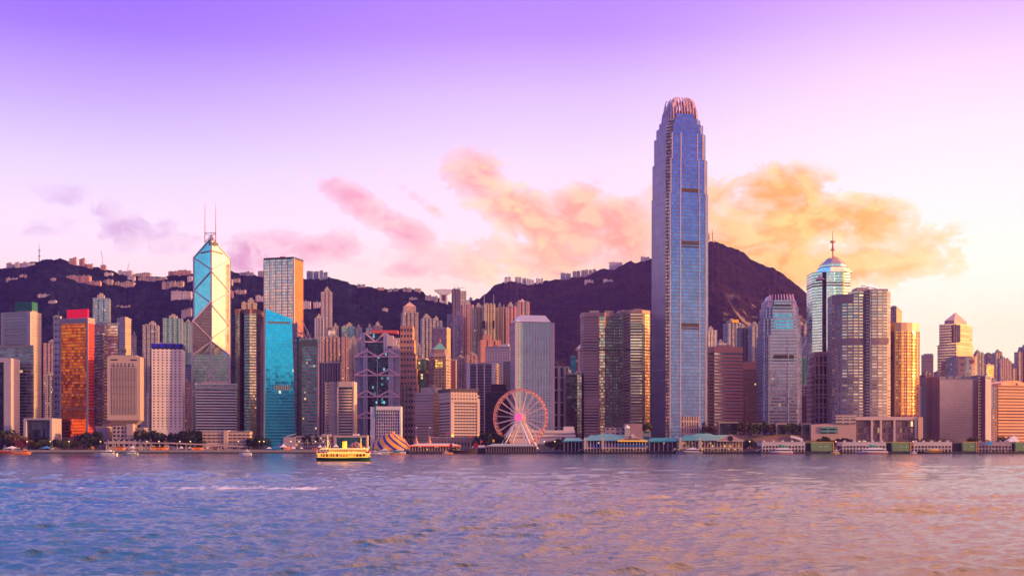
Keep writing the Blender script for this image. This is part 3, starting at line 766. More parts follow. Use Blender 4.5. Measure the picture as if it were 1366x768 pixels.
for a_, b_, yt, lb in ((128, 143, 569.5, 'plain violet-grey low block beside the dark round tree'), (179, 192, 571, 'plain dark-panelled low block left of the white window-grid tower')):
    t = Thing('service_building', lb, 'building', (X(a_, 1400), 1400, GZ))
    mb = MB(); mb.box(X(a_, 1400), X(b_, 1400), 1400, 1416, GZ, Z(yt, 1400)); t.part('wall', mb, mat('violet_wall', (.27, .21, .29), .8))
    mb = MB(); mb.box(X(a_, 1400)-.4, X(b_, 1400)+.4, 1399.4, 1416.3, Z(yt, 1400), Z(yt, 1400)+.9); t.part('parapet', mb, mst)
flats('broad violet housing tower above the ribbed block, left of the teal pair', 186, 210, 433, 2080, f_greyres, notch=3)
flats('teal and grey twin-bay housing tower behind the white window-grid tower', 213, 242, 424, 2000, f_tealres, notch=3)
flats('narrow teal housing tower touching the prism tower on its left', 241.5, 254.5, 431, 1930, f_tealres, notch=1)
t = tower('office_block', 'small grey block with a teal top edge, tucked left of the prism tower', 243, 254, 255, 489, 1620, 10, (f_greyres, f_greyres), trimm=mat('teal_trim', (.05, .22, .25), .4), parapet=3, depth=18)
flats('pink low-rise flats filling the gap beside the striped slab', 240, 253, 510, 1560, f_pinkres, notch=1)
t = tower('hospital_wing', 'small white block with rows of windows between trees left of the white tower', 187, 197, 198, 524, 1700, 8, (f_whiteres, f_whiteres), depth=20, cat='building')

# ---- white tower with black windows
f_wh = fm('white_grid', (.66, .58, .60), (.02, .02, .03), 5.0, 3.32, .42, .42, rough=.3, metal=.2, wv=.05, uo=0)
f_whs = fm('white_side_ribs', (.50, .46, .58), (.22, .24, .34), 9, 3.32, .8, .4, rough=.3, metal=.3, wv=.05)
t = tower('hotel_tower', 'white tower with small black windows and a bright blue roof band', 196, 202.5, 243.5, 465, 1452, 80, (f_whs, f_wh), parapet=0)
fr = t.fr
mb = MB(); fbox(mb, fr, -.2, fr.a+.2, -.2, fr.c+.2, fr.z(465), fr.z(463.2)); t.part('dark_cornice', mb, m_dark)
mb = MB(); fbox(mb, fr, -.5, fr.a+.5, -.5, fr.c+.5, fr.z(463.2), fr.z(458))
t.part('blue_crown', mb, fm('blue_crown', (.0, .01, .10), (.01, .01, .62), 8.6, 40, .6, 1.0, metal=.1, rough=.4))
mb = MB(); fbox(mb, fr, 5, fr.a-5, fr.sj(208), fr.sj(234), fr.z(458), fr.z(456)); t.part('plant_room', mb, m_trim)
mb = MB(); fbox(mb, fr, -.3, fr.a+.3, -.3, fr.c+.3, GZ, fr.z(572)); t.part('plain_base', mb, mat('white_stone', (.62, .54, .56), .7, var=.08))

# ---- horizontally striped slab
m_strip = mat('striped_concrete', (.72, .64, .60), .7, var=.1)
f_band = fm('band_glass', (.03, .04, .05), (.05, .07, .09), 2.5, 3.3, .9, .95, rough=.15, gv=.5)
t = tower('office_block', 'horizontally striped cream block in front of the prism tower', 252.5, 262, 315, 519, 1450, 78, (f_band, f_band), parapet=0, bands=(3.35, 1.5, .7), bandm=m_strip)
fr = t.fr
mb = MB(); fbox(mb, fr, -1, fr.a+.5, -1, fr.c+.5, fr.z(519.5), fr.z(512.5)); t.part('top_storey', mb, fm('top_storey', (.42, .38, .38), (.18, .24, .25), 2.2, 6, .6, .7))
mb = MB(); fbox(mb, fr, -1.4, fr.a+.8, -1.4, fr.c+.8, fr.z(512.5), fr.z(511)); t.part('roof_slab', mb, m_strip)
mb = MB(); fbox(mb, fr, 5, fr.a-5, fr.sj(270), fr.sj(302), fr.z(511), fr.z(507.5)); t.part('plant_room', mb, fm('plant_lights', (.42, .33, .30), (.5, .4, .3), 3, 3.4, .3, .6))

# ================================================================== prism tower (four triangular shafts)
D = 1600
gl_c = fm('prism_cyan_glass', (.14, .34, .44), (.16, .66, .84), 2.6, 3.3, .95, .93, rough=.07, gv=.12, jit=.022, metal=1.0)  # cyan sky reflection put into the glass tint of these faces
gl_w = fm('prism_cream_glass', (.45, .42, .36), (1.0, .86, .60), 2.6, 3.3, .95, .93, rough=.10, gv=.08, jit=.010, metal=1.0)  # same glass, with the western sky's cream reflection put into its tint
gl_d = fm('prism_dark_glass', (.03, .03, .05), (.10, .08, .13), 1.2, 3.9, .85, .85, rough=.12, gv=.3, jit=.02, metal=.9)
gl_t = fm('prism_green_glass', (.08, .11, .13), (.20, .28, .32), 1.2, 3.9, .88, .88, rough=.12, gv=.2, jit=.02, metal=.95)
m_brace = mat('brace_metal', (.56, .44, .50), .42, metal=.35, var=.08)
O_ = Vector((X(282, D), D, 0)); k = D/F
Bc = O_+Vector((-18*k, -28*k*0+-25*k, 0)); Cc = O_+Vector((28*k, -18*k+0, 0)); Ac = O_-(Cc-O_); Dc = O_-(Bc-O_)
# a true square: half diagonals of equal length at right angles
hd_ = math.hypot(28, 18)*k; Bc = O_+Vector((-18*k, -28*k*.0-math.sqrt(max(hd_**2-(18*k)**2, 0)), 0)); Cc = O_+Vector((28*k, -18*k, 0)); Ac = O_-(Cc-O_); Dc = O_-(Bc-O_)
zz = lambda y: Z(y, D)
t = Thing('prism_tower', 'faceted blue glass tower with pink cross bracing and twin masts', 'skyscraper', (O_.x, O_.y, GZ))
def tri(p, q, zo, zpq, mats_, nm='glass_shaft'):
    mb = MB(); P_ = [(O_.x, O_.y), (p.x, p.y), (q.x, q.y)]
    mb.prism(P_, GZ, [zo, zpq, zpq], [0, 1, 2], 3); return t.part(nm, mb, mats_)
# order O->p->q counter-clockwise seen from above
tri(Dc, Ac, zz(317), zz(341), [gl_w, gl_c, gl_c, gl_c])          # tallest, at the back
tri(Ac, Bc, zz(401), zz(432), [gl_d, gl_c, gl_d, gl_t])          # left
tri(Bc, Cc, zz(455), zz(475), [gl_d, gl_t, gl_t, gl_t])          # front
tri(Cc, Dc, zz(455), zz(474), [gl_w, gl_t, gl_w, gl_d])          # right
Ov = lambda y: (O_.x, O_.y-.6, zz(y))
def Pv(p, y): 
    v = p+(p-O_).normalized()*.4; return (v.x, v.y, zz(y))
def brace(a, b, w_=1.5):
    mb = MB(); mb.bar(a, b, w_); return t.part('brace', mb, m_brace)
for a_, b_ in ((Pv(Ac, 341), Ov(360)), (Ov(361), Pv(Ac, 385)), (Pv(Ac, 385), Ov(405)), (Pv(Ac, 341), Ov(317)), (Pv(Dc, 341), Ov(317)), (Ov(401), Pv(Ac, 432)),
               (Pv(Dc, 342), Ov(360)), (Ov(361), Pv(Dc, 386)), (Pv(Dc, 386), Ov(405)), (Ov(406), Pv(Dc, 432)), (Pv(Dc, 432), Ov(452)),
               (Pv(Bc, 430), Ov(453)), (Ov(455), Pv(Bc, 475)), (Ov(455), Pv(Cc, 475)), (Ov(401), Pv(Bc, 432)),
               (Pv(Ac, 432), Pv(Bc, 475)), (Pv(Bc, 432), Pv(Ac, 475)), (Pv(Ac, 475), Pv(Bc, 512)), (Pv(Bc, 475), Pv(Ac, 512)), (Pv(Ac, 530), Pv(Bc, 475))):
    brace(a_, b_)
M_ = (Bc+Cc)/2; M_ = M_+Vector((-.1, -1, 0))*.7
Mv = lambda y: (M_.x, M_.y, zz(y))
nb = Vector((0, -.8, 0))
Bf = lambda y: (Bc.x, Bc.y-.7, zz(y)); Cf = lambda y: (Cc.x, Cc.y-.7, zz(y))
for a_, b_ in ((Bf(476), Mv(501)), (Cf(476), Mv(501)), (Mv(501), Bf(526)), (Mv(501), Cf(526)), (Bf(526), Mv(550)), (Cf(526), Mv(550)), (Mv(455), Mv(590)), (Ov(455), Mv(475))):
    brace(a_, b_)
for a_, b_ in ((Pv(Ac, 341), Pv(Ac, 590)), (Pv(Dc, 341), Pv(Dc, 590)), (Bf(432), Bf(590)), (Cf(475), Cf(590)), (Ov(312), Ov(470))):
    mb = MB(); mb.bar(a_, b_, 1.7); t.part('corner_column', mb, m_brace)
mb = MB(); z8 = zz(334.5)
for p_ in (Ac, Dc):
    v = O_+(p_-O_)*.62; mb.bar((O_.x, O_.y-.7, z8), (v.x, v.y-.7, z8-1.2), .8, 1.5)
t.part('refuge_slot', mb, mat('orange_slot', (.38, .20, .14), .6))
mb = MB(); mb.prism([(O_.x-7.5, O_.y+6), (O_.x, O_.y-1.5), (O_.x+7.5, O_.y+6)], zz(327), zz(323)); t.part('mast_platform', mb, mat('dark_metal', (.06, .07, .09), .5))
mred = mat('mast_paint', (.62, .22, .22), .5)
for xx in (273.4, 287.8):
    mx = X(xx, D); mb = MB(); mb.tube((mx, O_.y, zz(324)), (mx, O_.y, zz(311)), .75, .7, 6); mb.tube((mx, O_.y, zz(311)), (mx, O_.y, zz(292)), .6, .42, 6); mb.tube((mx, O_.y, zz(292)), (mx, O_.y, zz(270)), .4, .22, 6); t.part('mast', mb, mred)
mb = MB(); a_, b_ = X(273.4, D), X(287.8, D)
for p, q in (((a_, 310.5), (b_, 310.5)), ((a_, 311), (O_.x, 315.5)), ((b_, 311), (O_.x, 315.5)), ((a_, 323), (O_.x, 314)), ((b_, 323), (O_.x, 314))):
    mb.bar((p[0], O_.y-.4, zz(p[1])), (q[0], O_.y-.4, zz(q[1])), .8)
t.part('mast_truss', mb, m_brace)
# ================================================================== between the prism tower and the ladder-frame tower
f_dk = fm('dark_streaked_glass', (.10, .07, .09), (.18, .13, .16), 1.6, 3.9, .85, .9, rough=.12, gv=.45, jit=.03)
f_dkw = fm('warm_streaked_glass', (.28, .20, .18), (.62, .46, .34), 3.0, 3.9, .8, .55, rough=.12, gv=.35)
D = 1650
poly_px = [(311, 12), (314, 0), (319.5, 0), (321, 8), (325, 3), (333, 0), (341, 4), (343, 20)]
pl = [(X(a, D), D+b) for a, b in poly_px]+[(X(343, D), D+38), (X(311, D), D+38)]
t = Thing('office_tower', 'dark octagonal tower with brown rim and vertical gold reflections, right of the prism tower', 'tower', (X(326, D), D+18, GZ))
mb = MB(); mb.prism(pl, GZ, Z(414, D), [1, 1, 0, 0, 2, 1, 0, 0, 0, 0], 3); t.part('wall', mb, [f_dk, fm('olive_streaked_glass', (.22, .20, .14), (.50, .46, .34), 2.2, 3.9, .9, .6, rough=.14, gv=.3), f_dkw, m_roofgrey])
mb = MB(); c_ = (X(326.5, D), D+18); sc = lambda p, k_: (c_[0]+(p[0]-c_[0])*k_, c_[1]+(p[1]-c_[1])*k_)
mb.prism([sc(p, 1.03) for p in pl], Z(418, D), Z(412, D)); t.part('roof_rim', mb, mat('brown_rim', (.30, .15, .12), .7))
t = flats('cream stepped housing crown rising behind the dark octagonal tower', 318, 342, 403, 1850, f_cream, notch=2)
flats('small pale stepped block right of the cream crown behind the dark tower', 340, 349, 452, 1900, f_mauve, notch=1)

# ---- tall grid tower (one side glowing orange)
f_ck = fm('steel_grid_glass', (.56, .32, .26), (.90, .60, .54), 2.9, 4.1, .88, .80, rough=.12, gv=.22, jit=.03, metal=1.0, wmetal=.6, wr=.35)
f_ck_sunlit = fm('orange_grid_glass', (.70, .20, .04), (.85, .22, .03), 2.9, 4.1, .80, .62, rough=.45, gv=.35, jit=.04, metal=.35)  # sunset light on this side painted in as orange wall and glass
t = tower('skyscraper', 'tall square tower of fine steel grid with its right side burning orange', 352, 392, 404.5, 345, 1640, 15, (f_ck, f_ck_sunlit), parapet=2.6, trimm=mat('dark_metal', (.06, .07, .09), .5), mech=((441, 444), (447, 449)))
fr = t.fr
for k_ in range(6):
    i = fr.a*k_/5; mb = MB(); fbox(mb, fr, i-.45, i+.45, -.5, .1, GZ, t.z1); t.part('pier', mb, mat('salmon_steel', (.60, .38, .34), .4, metal=.3))
mb = MB(); fbox(mb, fr, -.4, 1.6, -.4, 1.6, GZ, t.z1+1); t.part('corner_pier', mb, mat('bright_steel', (.75, .66, .60), .4, metal=.3))
mb = MB(); fbox(mb, fr, fr.si(373), fr.si(370), 8, 12, t.z1, fr.z(340)); mb.bar((fr.pt(fr.si(371), 10)[0], fr.pt(0, 10)[1], fr.z(341)), (fr.pt(fr.si(377), 10)[0], fr.pt(0, 10)[1], fr.z(341)), .8); t.part('roof_crane', mb, m_red)

# ---- cyan mirror tower with a sloping top
D = 1432
f_cy = fm('cyan_mirror', (.03, .26, .38), (.01, .46, .84), 2.4, 3.7, .96, .88, rough=.08, gv=.12, jit=.016, metal=1.0, lit=.002)
f_cyd = fm('dark_blue_mirror', (.06, .07, .10), (.14, .16, .22), 2.4, 40, .80, .99, rough=.14, gv=.3, jit=.03, metal=.9)
fr = Frame(340, 352.5, 395, D, 76); c = fr.pt(fr.a/2, fr.c/2)
t = Thing('office_tower', 'cyan mirror-glass tower with a top sloping down to the right', 'tower', (c[0], c[1], GZ))
mb = MB(); zl, zr = fr.z(411.5), fr.z(424)
lean = fr.sj(354.5); ra = fr.sj(389.5)
mb.prism(fr.rect(0, fr.a, 0, fr.c), GZ, [zl, zr, zr, zl-3], [0, 1, 1, 2], 3, top=[fr.pt(2, lean), fr.pt(2, ra), fr.pt(fr.a, ra), fr.pt(fr.a, lean)])
t.part('glass_wall', mb, [f_cy, f_cy, f_cyd, m_roofgrey])
for (ya, yb, xa, xb) in ((431, 428, 357, 387), (519.5, 513.5, 366, 388)):
    sa_ = (594-ya)/(594-411.5); off = 2*sa_-.35; mb = MB(); fbox(mb, fr, off-.1, off+.6, fr.sj(xa), fr.sj(xb), fr.z(ya), fr.z(yb))
    t.part('louvre_band', mb, fm('vert_louvres', (.20, .26, .30), (.05, .07, .1), 2.2, 99, .5, 1, metal=.2))
mb = MB(); mb.bar((*fr.pt(-.3, -.3), GZ), (*fr.pt(2, lean-.4), zl), 1.6); t.part('edge_fin', mb, m_steel)
t = tower('office_slab', 'mauve stone side slab standing between the cyan tower and the dark slit', 389, 396.5, 398, 432, 1520, 12, (fm('mauve_slab', (.34, .25, .27), (.25, .2, .24), 6, 7.6, .5, .2), m_trim), depth=20, parapet=1)
t = tower('office_tower', 'black narrow tower edge left of the teal-banded tower', 396, 402, 404, 450, 1505, 12, (m_blackglass, m_blackglass), depth=20)
t = Thing('lattice_mast', 'pair of pink lattice masts on the roof by the orange-sided tower', 'mast', (X(401, 1500), 1515, Z(452, 1505)))
mb = MB(); mx = lambda x_, y_: (X(x_, 1500), 1515, Z(y_, 1500))
for a_, b_ in (((400, 452), (400, 421)), ((407, 452), (407, 437)), ((394, 438), (400, 452)), ((400, 425), (407, 440)), ((407, 438), (411, 450)), ((400, 440), (407, 452)), ((395, 434), (400, 440))):
    mb.bar(mx(*a_), mx(*b_), .9)
t.part('lattice', mb, mat('pink_steel', (.62, .38, .42), .5))

# ---- teal-banded tower with dark sign
f_ica = fm('teal_banded', (.30, .20, .21), (.12, .32, .34), 2.2, 3.9, .96, .55, rough=.16, gv=.65, jit=.05, lit=.012, metal=.85)
t = tower('office_tower', 'teal and mauve banded tower with a black panel across its top', 399, 424.5, 425, 452, 1442, 8, (f_ica, f_ica), depth=34, parapet=1)
fr = t.fr
mb = MB(); fbox(mb, fr, fr.si(423), fr.si(402), -.8, .2, fr.z(462), fr.z(453.5)); t.part('black_panel', mb, m_blackglass)
mb = MB(); fbox(mb, fr, fr.a-3.2, fr.a+.4, -.7, .4, GZ, fr.z(455)); t.part('dark_edge', mb, m_blackglass)
mb = MB(); fbox(mb, fr, -.4, 1.8, -.5, .4, GZ, fr.z(463)); t.part('corner_pier', mb, MATS['mauve_stone'])

# ---- housing behind
t = flats('tallest pale slender housing tower standing alone against the wooded hill', 425.5, 443, 389, 2150, fm('slender_tower', (.40, .31, .33), (.14, .14, .2), 2.4, 3.0, .45, .5, blinds=.1), notch=2, spire=8)
t = flats('white round-topped housing tower with dark vertical window strips', 417.5, 432, 424, 2000, fm('white_strips', (.56, .50, .56), (.08, .07, .16), 4.6, 3.0, .45, .85), notch=2)
flats('pinkish broad housing block behind the black-panelled tower', 424, 453, 449, 1780, f_pinkres, notch=4)
flats('pinkish narrow housing tower left of the ladder-frame tower', 454, 465, 449, 1760, f_pinkres2, notch=1)
flats('blue-grey housing tower squeezed against the ladder-frame tower', 463.5, 476, 452, 1800, f_greyres, notch=1)
flats('little white block on top of the row behind the pinkish housing block', 436, 447, 441, 1900, m_white, notch=1, top_step=False)
for a_, b_, y_, m_, lb in ((441, 452, 436, f_cream2, 'buff flats with stepped roof at the left end of the far row'), (452, 474, 435, f_tealres, 'long teal-grey row of flats in the far row'),
                           (473, 483, 438, f_greyres, 'grey block ending the far row'), (487, 497, 437, f_whiteres, 'white block peeping left of the red roof beam'), (496, 510, 434, f_pinkres, 'pink block peeping above the red roof beam')):
    flats(lb, a_, b_, y_, 2150, m_, notch=1)
t = tower('office_tower', 'mauve tower of dark vertical window strips behind the curved cream tower', 426, 454.5, 456, 484, 1600, 10,
          (fm('dark_strips', (.34, .24, .24), (.06, .05, .09), 7.2, 80, .66, 1.0, rough=.2), f_mauve), depth=24, piers=(8, 0, 1.2, .6), pierm=mat('mauve_stone', (.36, .27, .27), .7))

# ---- cream tower with rounded banded front
D = 1450
t = Thing('office_tower', 'cream tower with rounded black window bands beside a blank grey wall', 'tower', (X(452, D), D+15, GZ))
mb = MB(); mb.box(X(433, D), X(449.5, D), D+2, D+30, GZ, Z(509, D)); t.part('blank_wall', mb, [fm('blank_with_slots', (.36, .30, .30), (.03, .03, .05), 14.6, 3.45, .18, .35, uo=.26)])
mcr = mat('cream_stone', (.56, .44, .36), .7, var=.08)
mb = MB(); mb.box(X(450.5, D), X(471.5, D), D+1.5, D+29, GZ, Z(509.3, D)); t.part('window_core', mb, f_band)
mb = MB(); mb.box(X(449.5, D), X(451.5, D), D, D+28, GZ, Z(508.5, D)); t.part('corner_pier', mb, mcr)
mb = MB(); mb.box(X(470.3, D), X(472.3, D), D, D+28, GZ, Z(508.5, D)); t.part('corner_pier', mb, mcr)
mb = MB(); mb.box(X(451.5, D), X(470.3, D), D-.6, D+28, Z(516, D), Z(508.8, D)); t.part('top_wall', mb, mcr)
def rband(z):
    mb = MB(); x0, x1 = X(451.5, D), X(470.3, D); n = 8; pts = []
    for i in range(n+1):
        s_ = i/n; pts.append((x0+(x1-x0)*s_, D+.9-1.9*math.sin(math.pi*s_)**.6))
    mb.prism(pts+[(x1, D+3), (x0, D+3)], z, z+1.9); return mb
b0 = t.part('floor_band', rband(Z(519.5, D)-1.6), mcr)
for k_ in range(1, 17): t.again(b0, dz=-k_*3.45)

# ---- ladder-frame tower
D = 1560; t = Thing('office_tower', 'grey steel tower with ladder columns, hanger trusses and a red beam on its roof', 'skyscraper', (X(503, D), D+20, GZ))
ZD = lambda y: Z(y, D)
m_hs = mat('ladder_steel', (.46, .42, .54), .45, metal=.3, var=.1)
m_hsp = mat('truss_pink', (.78, .46, .54), .5)
f_hs = fm('hung_glass', (.04, .04, .06), (.03, .05, .09), 2.4, 3.9, .9, .8, rough=.12, gv=.5, lit=.06, litc=(.15, .55, .62), jit=.04)
mb = MB(); mb.box(X(486, D), X(521, D), D+3, D+38, GZ, ZD(466)); t.part('glass_wall', mb, [f_hs])
mb = MB(); mb.box(X(486, D), X(517, D), D+12, D+36, ZD(466), ZD(444)); t.part('upper_glass_wall', mb, [f_hs])
f_wing = fm('grey_panels', (.40, .37, .44), (.30, .29, .38), 3, 3.9, .92, .9, rough=.5, metal=.2, gv=.15)
for a_, b_, y_ in ((473, 484, 472), (524, 532.5, 466), (478.5, 487, 452), (516, 531, 449)):
    yo = 6 if y_ > 460 else 14
    mb = MB(); mb.box(X(a_, D), X(b_, D), D+yo, D+yo+20, GZ, ZD(y_)); t.part('service_wing', mb, [f_wing])
for k_, (a_, b_, y_) in enumerate(((515, 524, 447), (522, 528, 452), (526, 531, 459), (528, 532.5, 464))):
    mb = MB(); mb.box(X(a_, D), X(b_, D), D+5+k_, D+14, ZD(y_+14), ZD(y_)); t.part('rooftop_module', mb, mat('pale_module', (.56, .46, .48), .6))
def ladder(x0, x1, ya, yy):
    mb = MB(); za, zb = ZD(ya), ZD(yy); 
    for x_ in (x0, x1): mb.bar((X(x_, D), D, zb), (X(x_, D), D, za), 1.5)
    zq = zb+1.5
    while zq < za: mb.bar((X(x0, D), D, zq), (X(x1, D), D, zq), 1.3); zq += 3.9
    mb.box(X(x0, D), X(x1, D), D+1, D+2, zb, za)
    t.part('ladder_column', mb, m_hs)
ladder(485.5, 489.5, 464, 592); ladder(519, 523.5, 464, 592); ladder(482.5, 486, 444, 470); ladder(512.5, 516, 446, 470)
def truss(y, x0, xm_, x1, w0=472.5, w1=533, dy=0, h=8):
    mb = MB(); q = D-.4+dy
    P_ = lambda x_, y_: (X(x_, D), q, ZD(y_))
    for a_, b_ in (((x0, y-h), (xm_, y)), ((x1, y-h), (xm_, y)), ((x0, y-h), (w0, y)), ((x1, y-h), (w1, y))): mb.bar(P_(*a_), P_(*b_), 2.0)
    mb.bar(P_(w0, y), P_(w1, y), 1.6)
    t.part('hanger_truss', mb, m_hsp)
for y_ in (475.5, 500.5, 529, 557): truss(y_, 489.5, 503.5, 519)
truss(455, 486, 500, 512.5, 475, 530, dy=9, h=12)
mb = MB(); mb.bar((X(503.5, D), D-.2, ZD(475)), (X(503.5, D), D-.2, ZD(592)), .9); t.part('centre_hanger', mb, m_hs)
mb = MB(); mb.box(X(494, D), X(529.5, D), D+8, D+30, ZD(443.5), ZD(439.5)); t.part('roof_beam', mb, mat('red_orange_beam', (.72, .12, .08), .5))
mb = MB(); mb.box(X(496, D), X(514, D), D+14, D+30, ZD(452), ZD(443.5)); t.part('plant_room', mb, m_plant)
D = 1428
t = Thing('office_block', 'white gridded block with a blank left strip in front of the ladder-frame tower', 'office building', (X(515, D), D+10, GZ))
mb = MB(); mb.box(X(502, D), X(533, D), D, D+24, GZ, Z(546.5, D)); t.part('wall', mb, [fm('white_mullion_grid', (.58, .54, .56), (.05, .05, .09), 2.75, 3.6, .60, .66, rough=.2, wv=.05)])
mb = MB(); mb.box(X(501, D), X(535, D), D-1.2, D+25, Z(546.5, D), Z(541.8, D)); t.part('top_beam', mb, m_white)
mb = MB(); mb.box(X(533, D), X(535, D), D-1, D+24, GZ, Z(546.5, D)); t.part('edge_fin', mb, m_white)
mb = MB(); mb.box(X(494.3, D), X(500.5, D), D-1, D+24, GZ, Z(542.4, D)); t.part('blank_wing', mb, mat('white_violet', (.55, .55, .66), .7, var=.06))
mb = MB(); mb.box(X(500.5, D), X(502, D), D-1.6, D+2, Z(558, D), Z(541, D)); t.part('green_strip', mb, mat('green_panel', (.01, .22, .16), .5))

# ---- stepped brown tower
D = 1585; t = Thing('office_tower', 'slim stepped brown-pink tower, its top lit orange', 'tower', (X(544, D), D+16, GZ))
f_sc = fm('stepped_brown', (.42, .24, .20), (.07, .05, .07), 4.0, 7.8, .62, .42, rough=.25, lit=.01, wv=.1)
f_sc_sunlit = fm('orange_lit_side', (.62, .30, .12), (.3, .16, .1), 4.0, 7.8, .3, .42)  # sunlit copy of the brown wall, the orange light in its colour
for k_, (a_, b_, y_) in enumerate(((534, 550.5, 434), (534, 552.5, 453), (534, 554.5, 472), (535, 556, 491), (536, 557.5, 513))):
    mb = MB(); mb.box(X(a_, D), X(b_, D), D-k_*1.6, D+30+k_*.2, GZ if k_ == 4 else Z(y_+45, D), Z(y_, D), 0) if False else mb.prism([(X(a_, D), D-k_*1.6), (X(b_, D), D-k_*1.6), (X(b_, D), D+30-k_*.3), (X(a_, D), D+30-k_*.3)], GZ, Z(y_, D), [0, 1, 0, 0], 2)
    t.part('setback_storeys', mb, [f_sc, f_sc_sunlit, m_roofgrey])
for xx in (538.5, 543.5, 548.5):
    mb = MB(); mb.bar((X(xx, D), D-6.9, GZ), (X(xx, D), D-6.9, Z(514, D)), 1.3, .8); t.part('green_column_strip', mb, mat('green_strip', (.02, .12, .09), .4))

# ---- housing on the slope, centre
def pyramid(t, cx, cy, hw, hd, z0, z1, m_, nm='pyramid_roof', rot=lambda p: p):
    mb = MB(); c4 = [(-hw, -hd), (hw, -hd), (hw, hd), (-hw, hd)]
    c4 = [rot(p) for p in c4]; ap = ((sum(p[0] for p in c4)/4), (sum(p[1] for p in c4)/4), z1)
    for i in range(4):
        a_, b_ = c4[i], c4[(i+1) % 4]; mb.face([(a_[0], a_[1], z0), (b_[0], b_[1], z0), ap])
    mb.face([(p[0], p[1], z0) for p in reversed(c4)]); return t.part(nm, mb, m_)
D = 1900; t = flats('tall brown-pink housing tower with a small pyramid roof', 532.5, 558, 416, D, fm('brownpink_tower', (.38, .27, .27), (.22, .2, .22), 3.0, 3.2, .6, .55, lit=.01, blinds=.08), notch=3, top_step=False)
mb = MB(); mb.prism([t.rot(p) for p in ((-10, -9), (9, -9), (9, 9), (-10, 9))], t.z1, Z(407.5, D)); t.part('upper_storey', mb, f_pinkres)
pyramid(t, 0, 0, 8.6, 8, Z(407.5, D), Z(401, D), mat('rose_roof', (.50, .32, .30), .7), rot=t.rot)
mb = MB(); mb.tube((t.c[0], t.c[1], Z(401.5, D)), (t.c[0], t.c[1], Z(399, D)), .3, .2, 6); t.part('antenna', mb, m_steel)
flats('grey-violet housing slab with dark window strips right of the pyramid-roofed tower', 559, 581, 424, 1980, f_greyres, notch=3)
flats('violet housing slab half hidden right of the grey-violet slab', 575, 590, 427, 2080, f_purpres, notch=2)
flats('pale slim flats low behind the slim stepped brown tower', 553, 562, 462, 1850, f_mauve, notch=1)
t = tower('apartment_tower', 'buff tower with an orange-lit right side behind the green pyramid', 577, 596, 601, 438, 1850, 18, (f_pinkres2, fm('orange_flat_side', (.70, .38, .14), (.3, .15, .08), 3.2, 3.0, .35, .5)), plant=[(590, 596, 436)])  # right side's evening sunlight painted as an orange wall
t = flats('dark slim housing tower left of the twin-masted dark skyscraper', 596, 603.5, 419, 2200, f_purpres, notch=1, top_step=False)
D = 2320
t = flats('tallest dark slim residential tower on the ridge with two hair-thin masts', 602, 614, 385, D, fm('dark_slim', (.16, .11, .16), (.12, .1, .17), 2.4, 3.0, .6, .55, wv=.1), notch=2, top_step=False)
mb = MB(); p = t.rot((t.hw+5, 3)); q_ = [t.rot(a_) for a_ in ((t.hw, -8), (t.hw+11.5, -8), (t.hw+11.5, 11), (t.hw, 11))]; mb.prism(q_, GZ, Z(387.5, D)); t.part('side_wing', mb, f_mauve)
for dx_ in (-2, 3.5):
    p = t.rot((dx_, 0)); mb = MB(); mb.tube((p[0], p[1], t.z1), (p[0], p[1], Z(374, D)), .35, .2, 6); t.part('mast', mb, m_steel)
mb = MB(); mb.bar((*t.rot((6, 0)), t.z1+3), (*t.rot((17, 0)), t.z1+4), .8); mb.bar((*t.rot((8, 0)), t.z1), (*t.rot((8, 0)), t.z1+4), .8); t.part('roof_crane', mb, m_steel)
t = flats('pink housing tower with blue-green window stripe left of the masted cream tower', 614, 632, 406, 2180, fm('pink_teal_stripe', (.52, .27, .28), (.06, .18, .24), 6.0, 3.1, .38, .7), notch=2)
flats('mauve plain slab in front of the dark twin-masted tower', 606, 617, 421, 2150, f_purpres, notch=1)
D = 2100
t = flats('cream housing tower left of the masted pair', 629, 646, 410, D, f_cream, notch=2)
t = flats('central cream housing tower with two thin masts and a dark sky garden', 643, 661, 405, D-25, fm('cream_tall', (.50, .40, .28), (.12, .1, .13), 3.0, 3.0, .45, .5, blinds=.08), notch=3, top_step=False)
for dx_ in (-t.hw*.85, t.hw*.85):
    p = t.rot((dx_, 0)); mb = MB(); mb.tube((p[0], p[1], t.z1), (p[0], p[1], Z(393.5, D)), .6, .3, 6); t.part('mast', mb, m_steel)
for a_, b_ in ((643.5, 647.5), (657, 660)):
    mb = MB(); mb.box(X(a_, D), X(b_, D), D-29.5, D-26, Z(440, D), Z(430, D)); t.part('sky_garden', mb, m_dark)
t = flats('cream housing tower at the right end lit golden', 661, 671, 410, D-10, fm('golden_cream', (.62, .46, .22), (.14, .11, .1), 2.8, 3.0, .42, .5), notch=1)  # golden sunlight put into the cream wall colour
flats('narrow buff slab right of the golden-lit cream tower', 669, 675, 413, 2160, f_cream2, notch=1)
t = flats('rose housing tower with a gabled top left of the round-windowed tower', 672, 690, 409, 2080, fm('rose_stripe', (.50, .22, .24), (.06, .16, .18), 5.4, 3.1, .36, .7, lit=.02), notch=2)
pyramid(t, 0, 0, 5, 5, t.z1, Z(405.5, 2080), m_plant, 'gable_roof', rot=t.rot)
t = flats('rose housing tower with teal stripes and pointed top, highest of the rose pair', 687, 706.5, 402, 2120, fm('rose_stripe2', (.46, .22, .24), (.05, .2, .24), 5.2, 3.1, .42, .75, lit=.02), notch=2, top_step=False)
pyramid(t, 0, 0, 5.5, 5, t.z1, Z(397, 2120), mat('rose_roof', (.5, .32, .3), .7), 'pointed_roof', rot=t.rot)

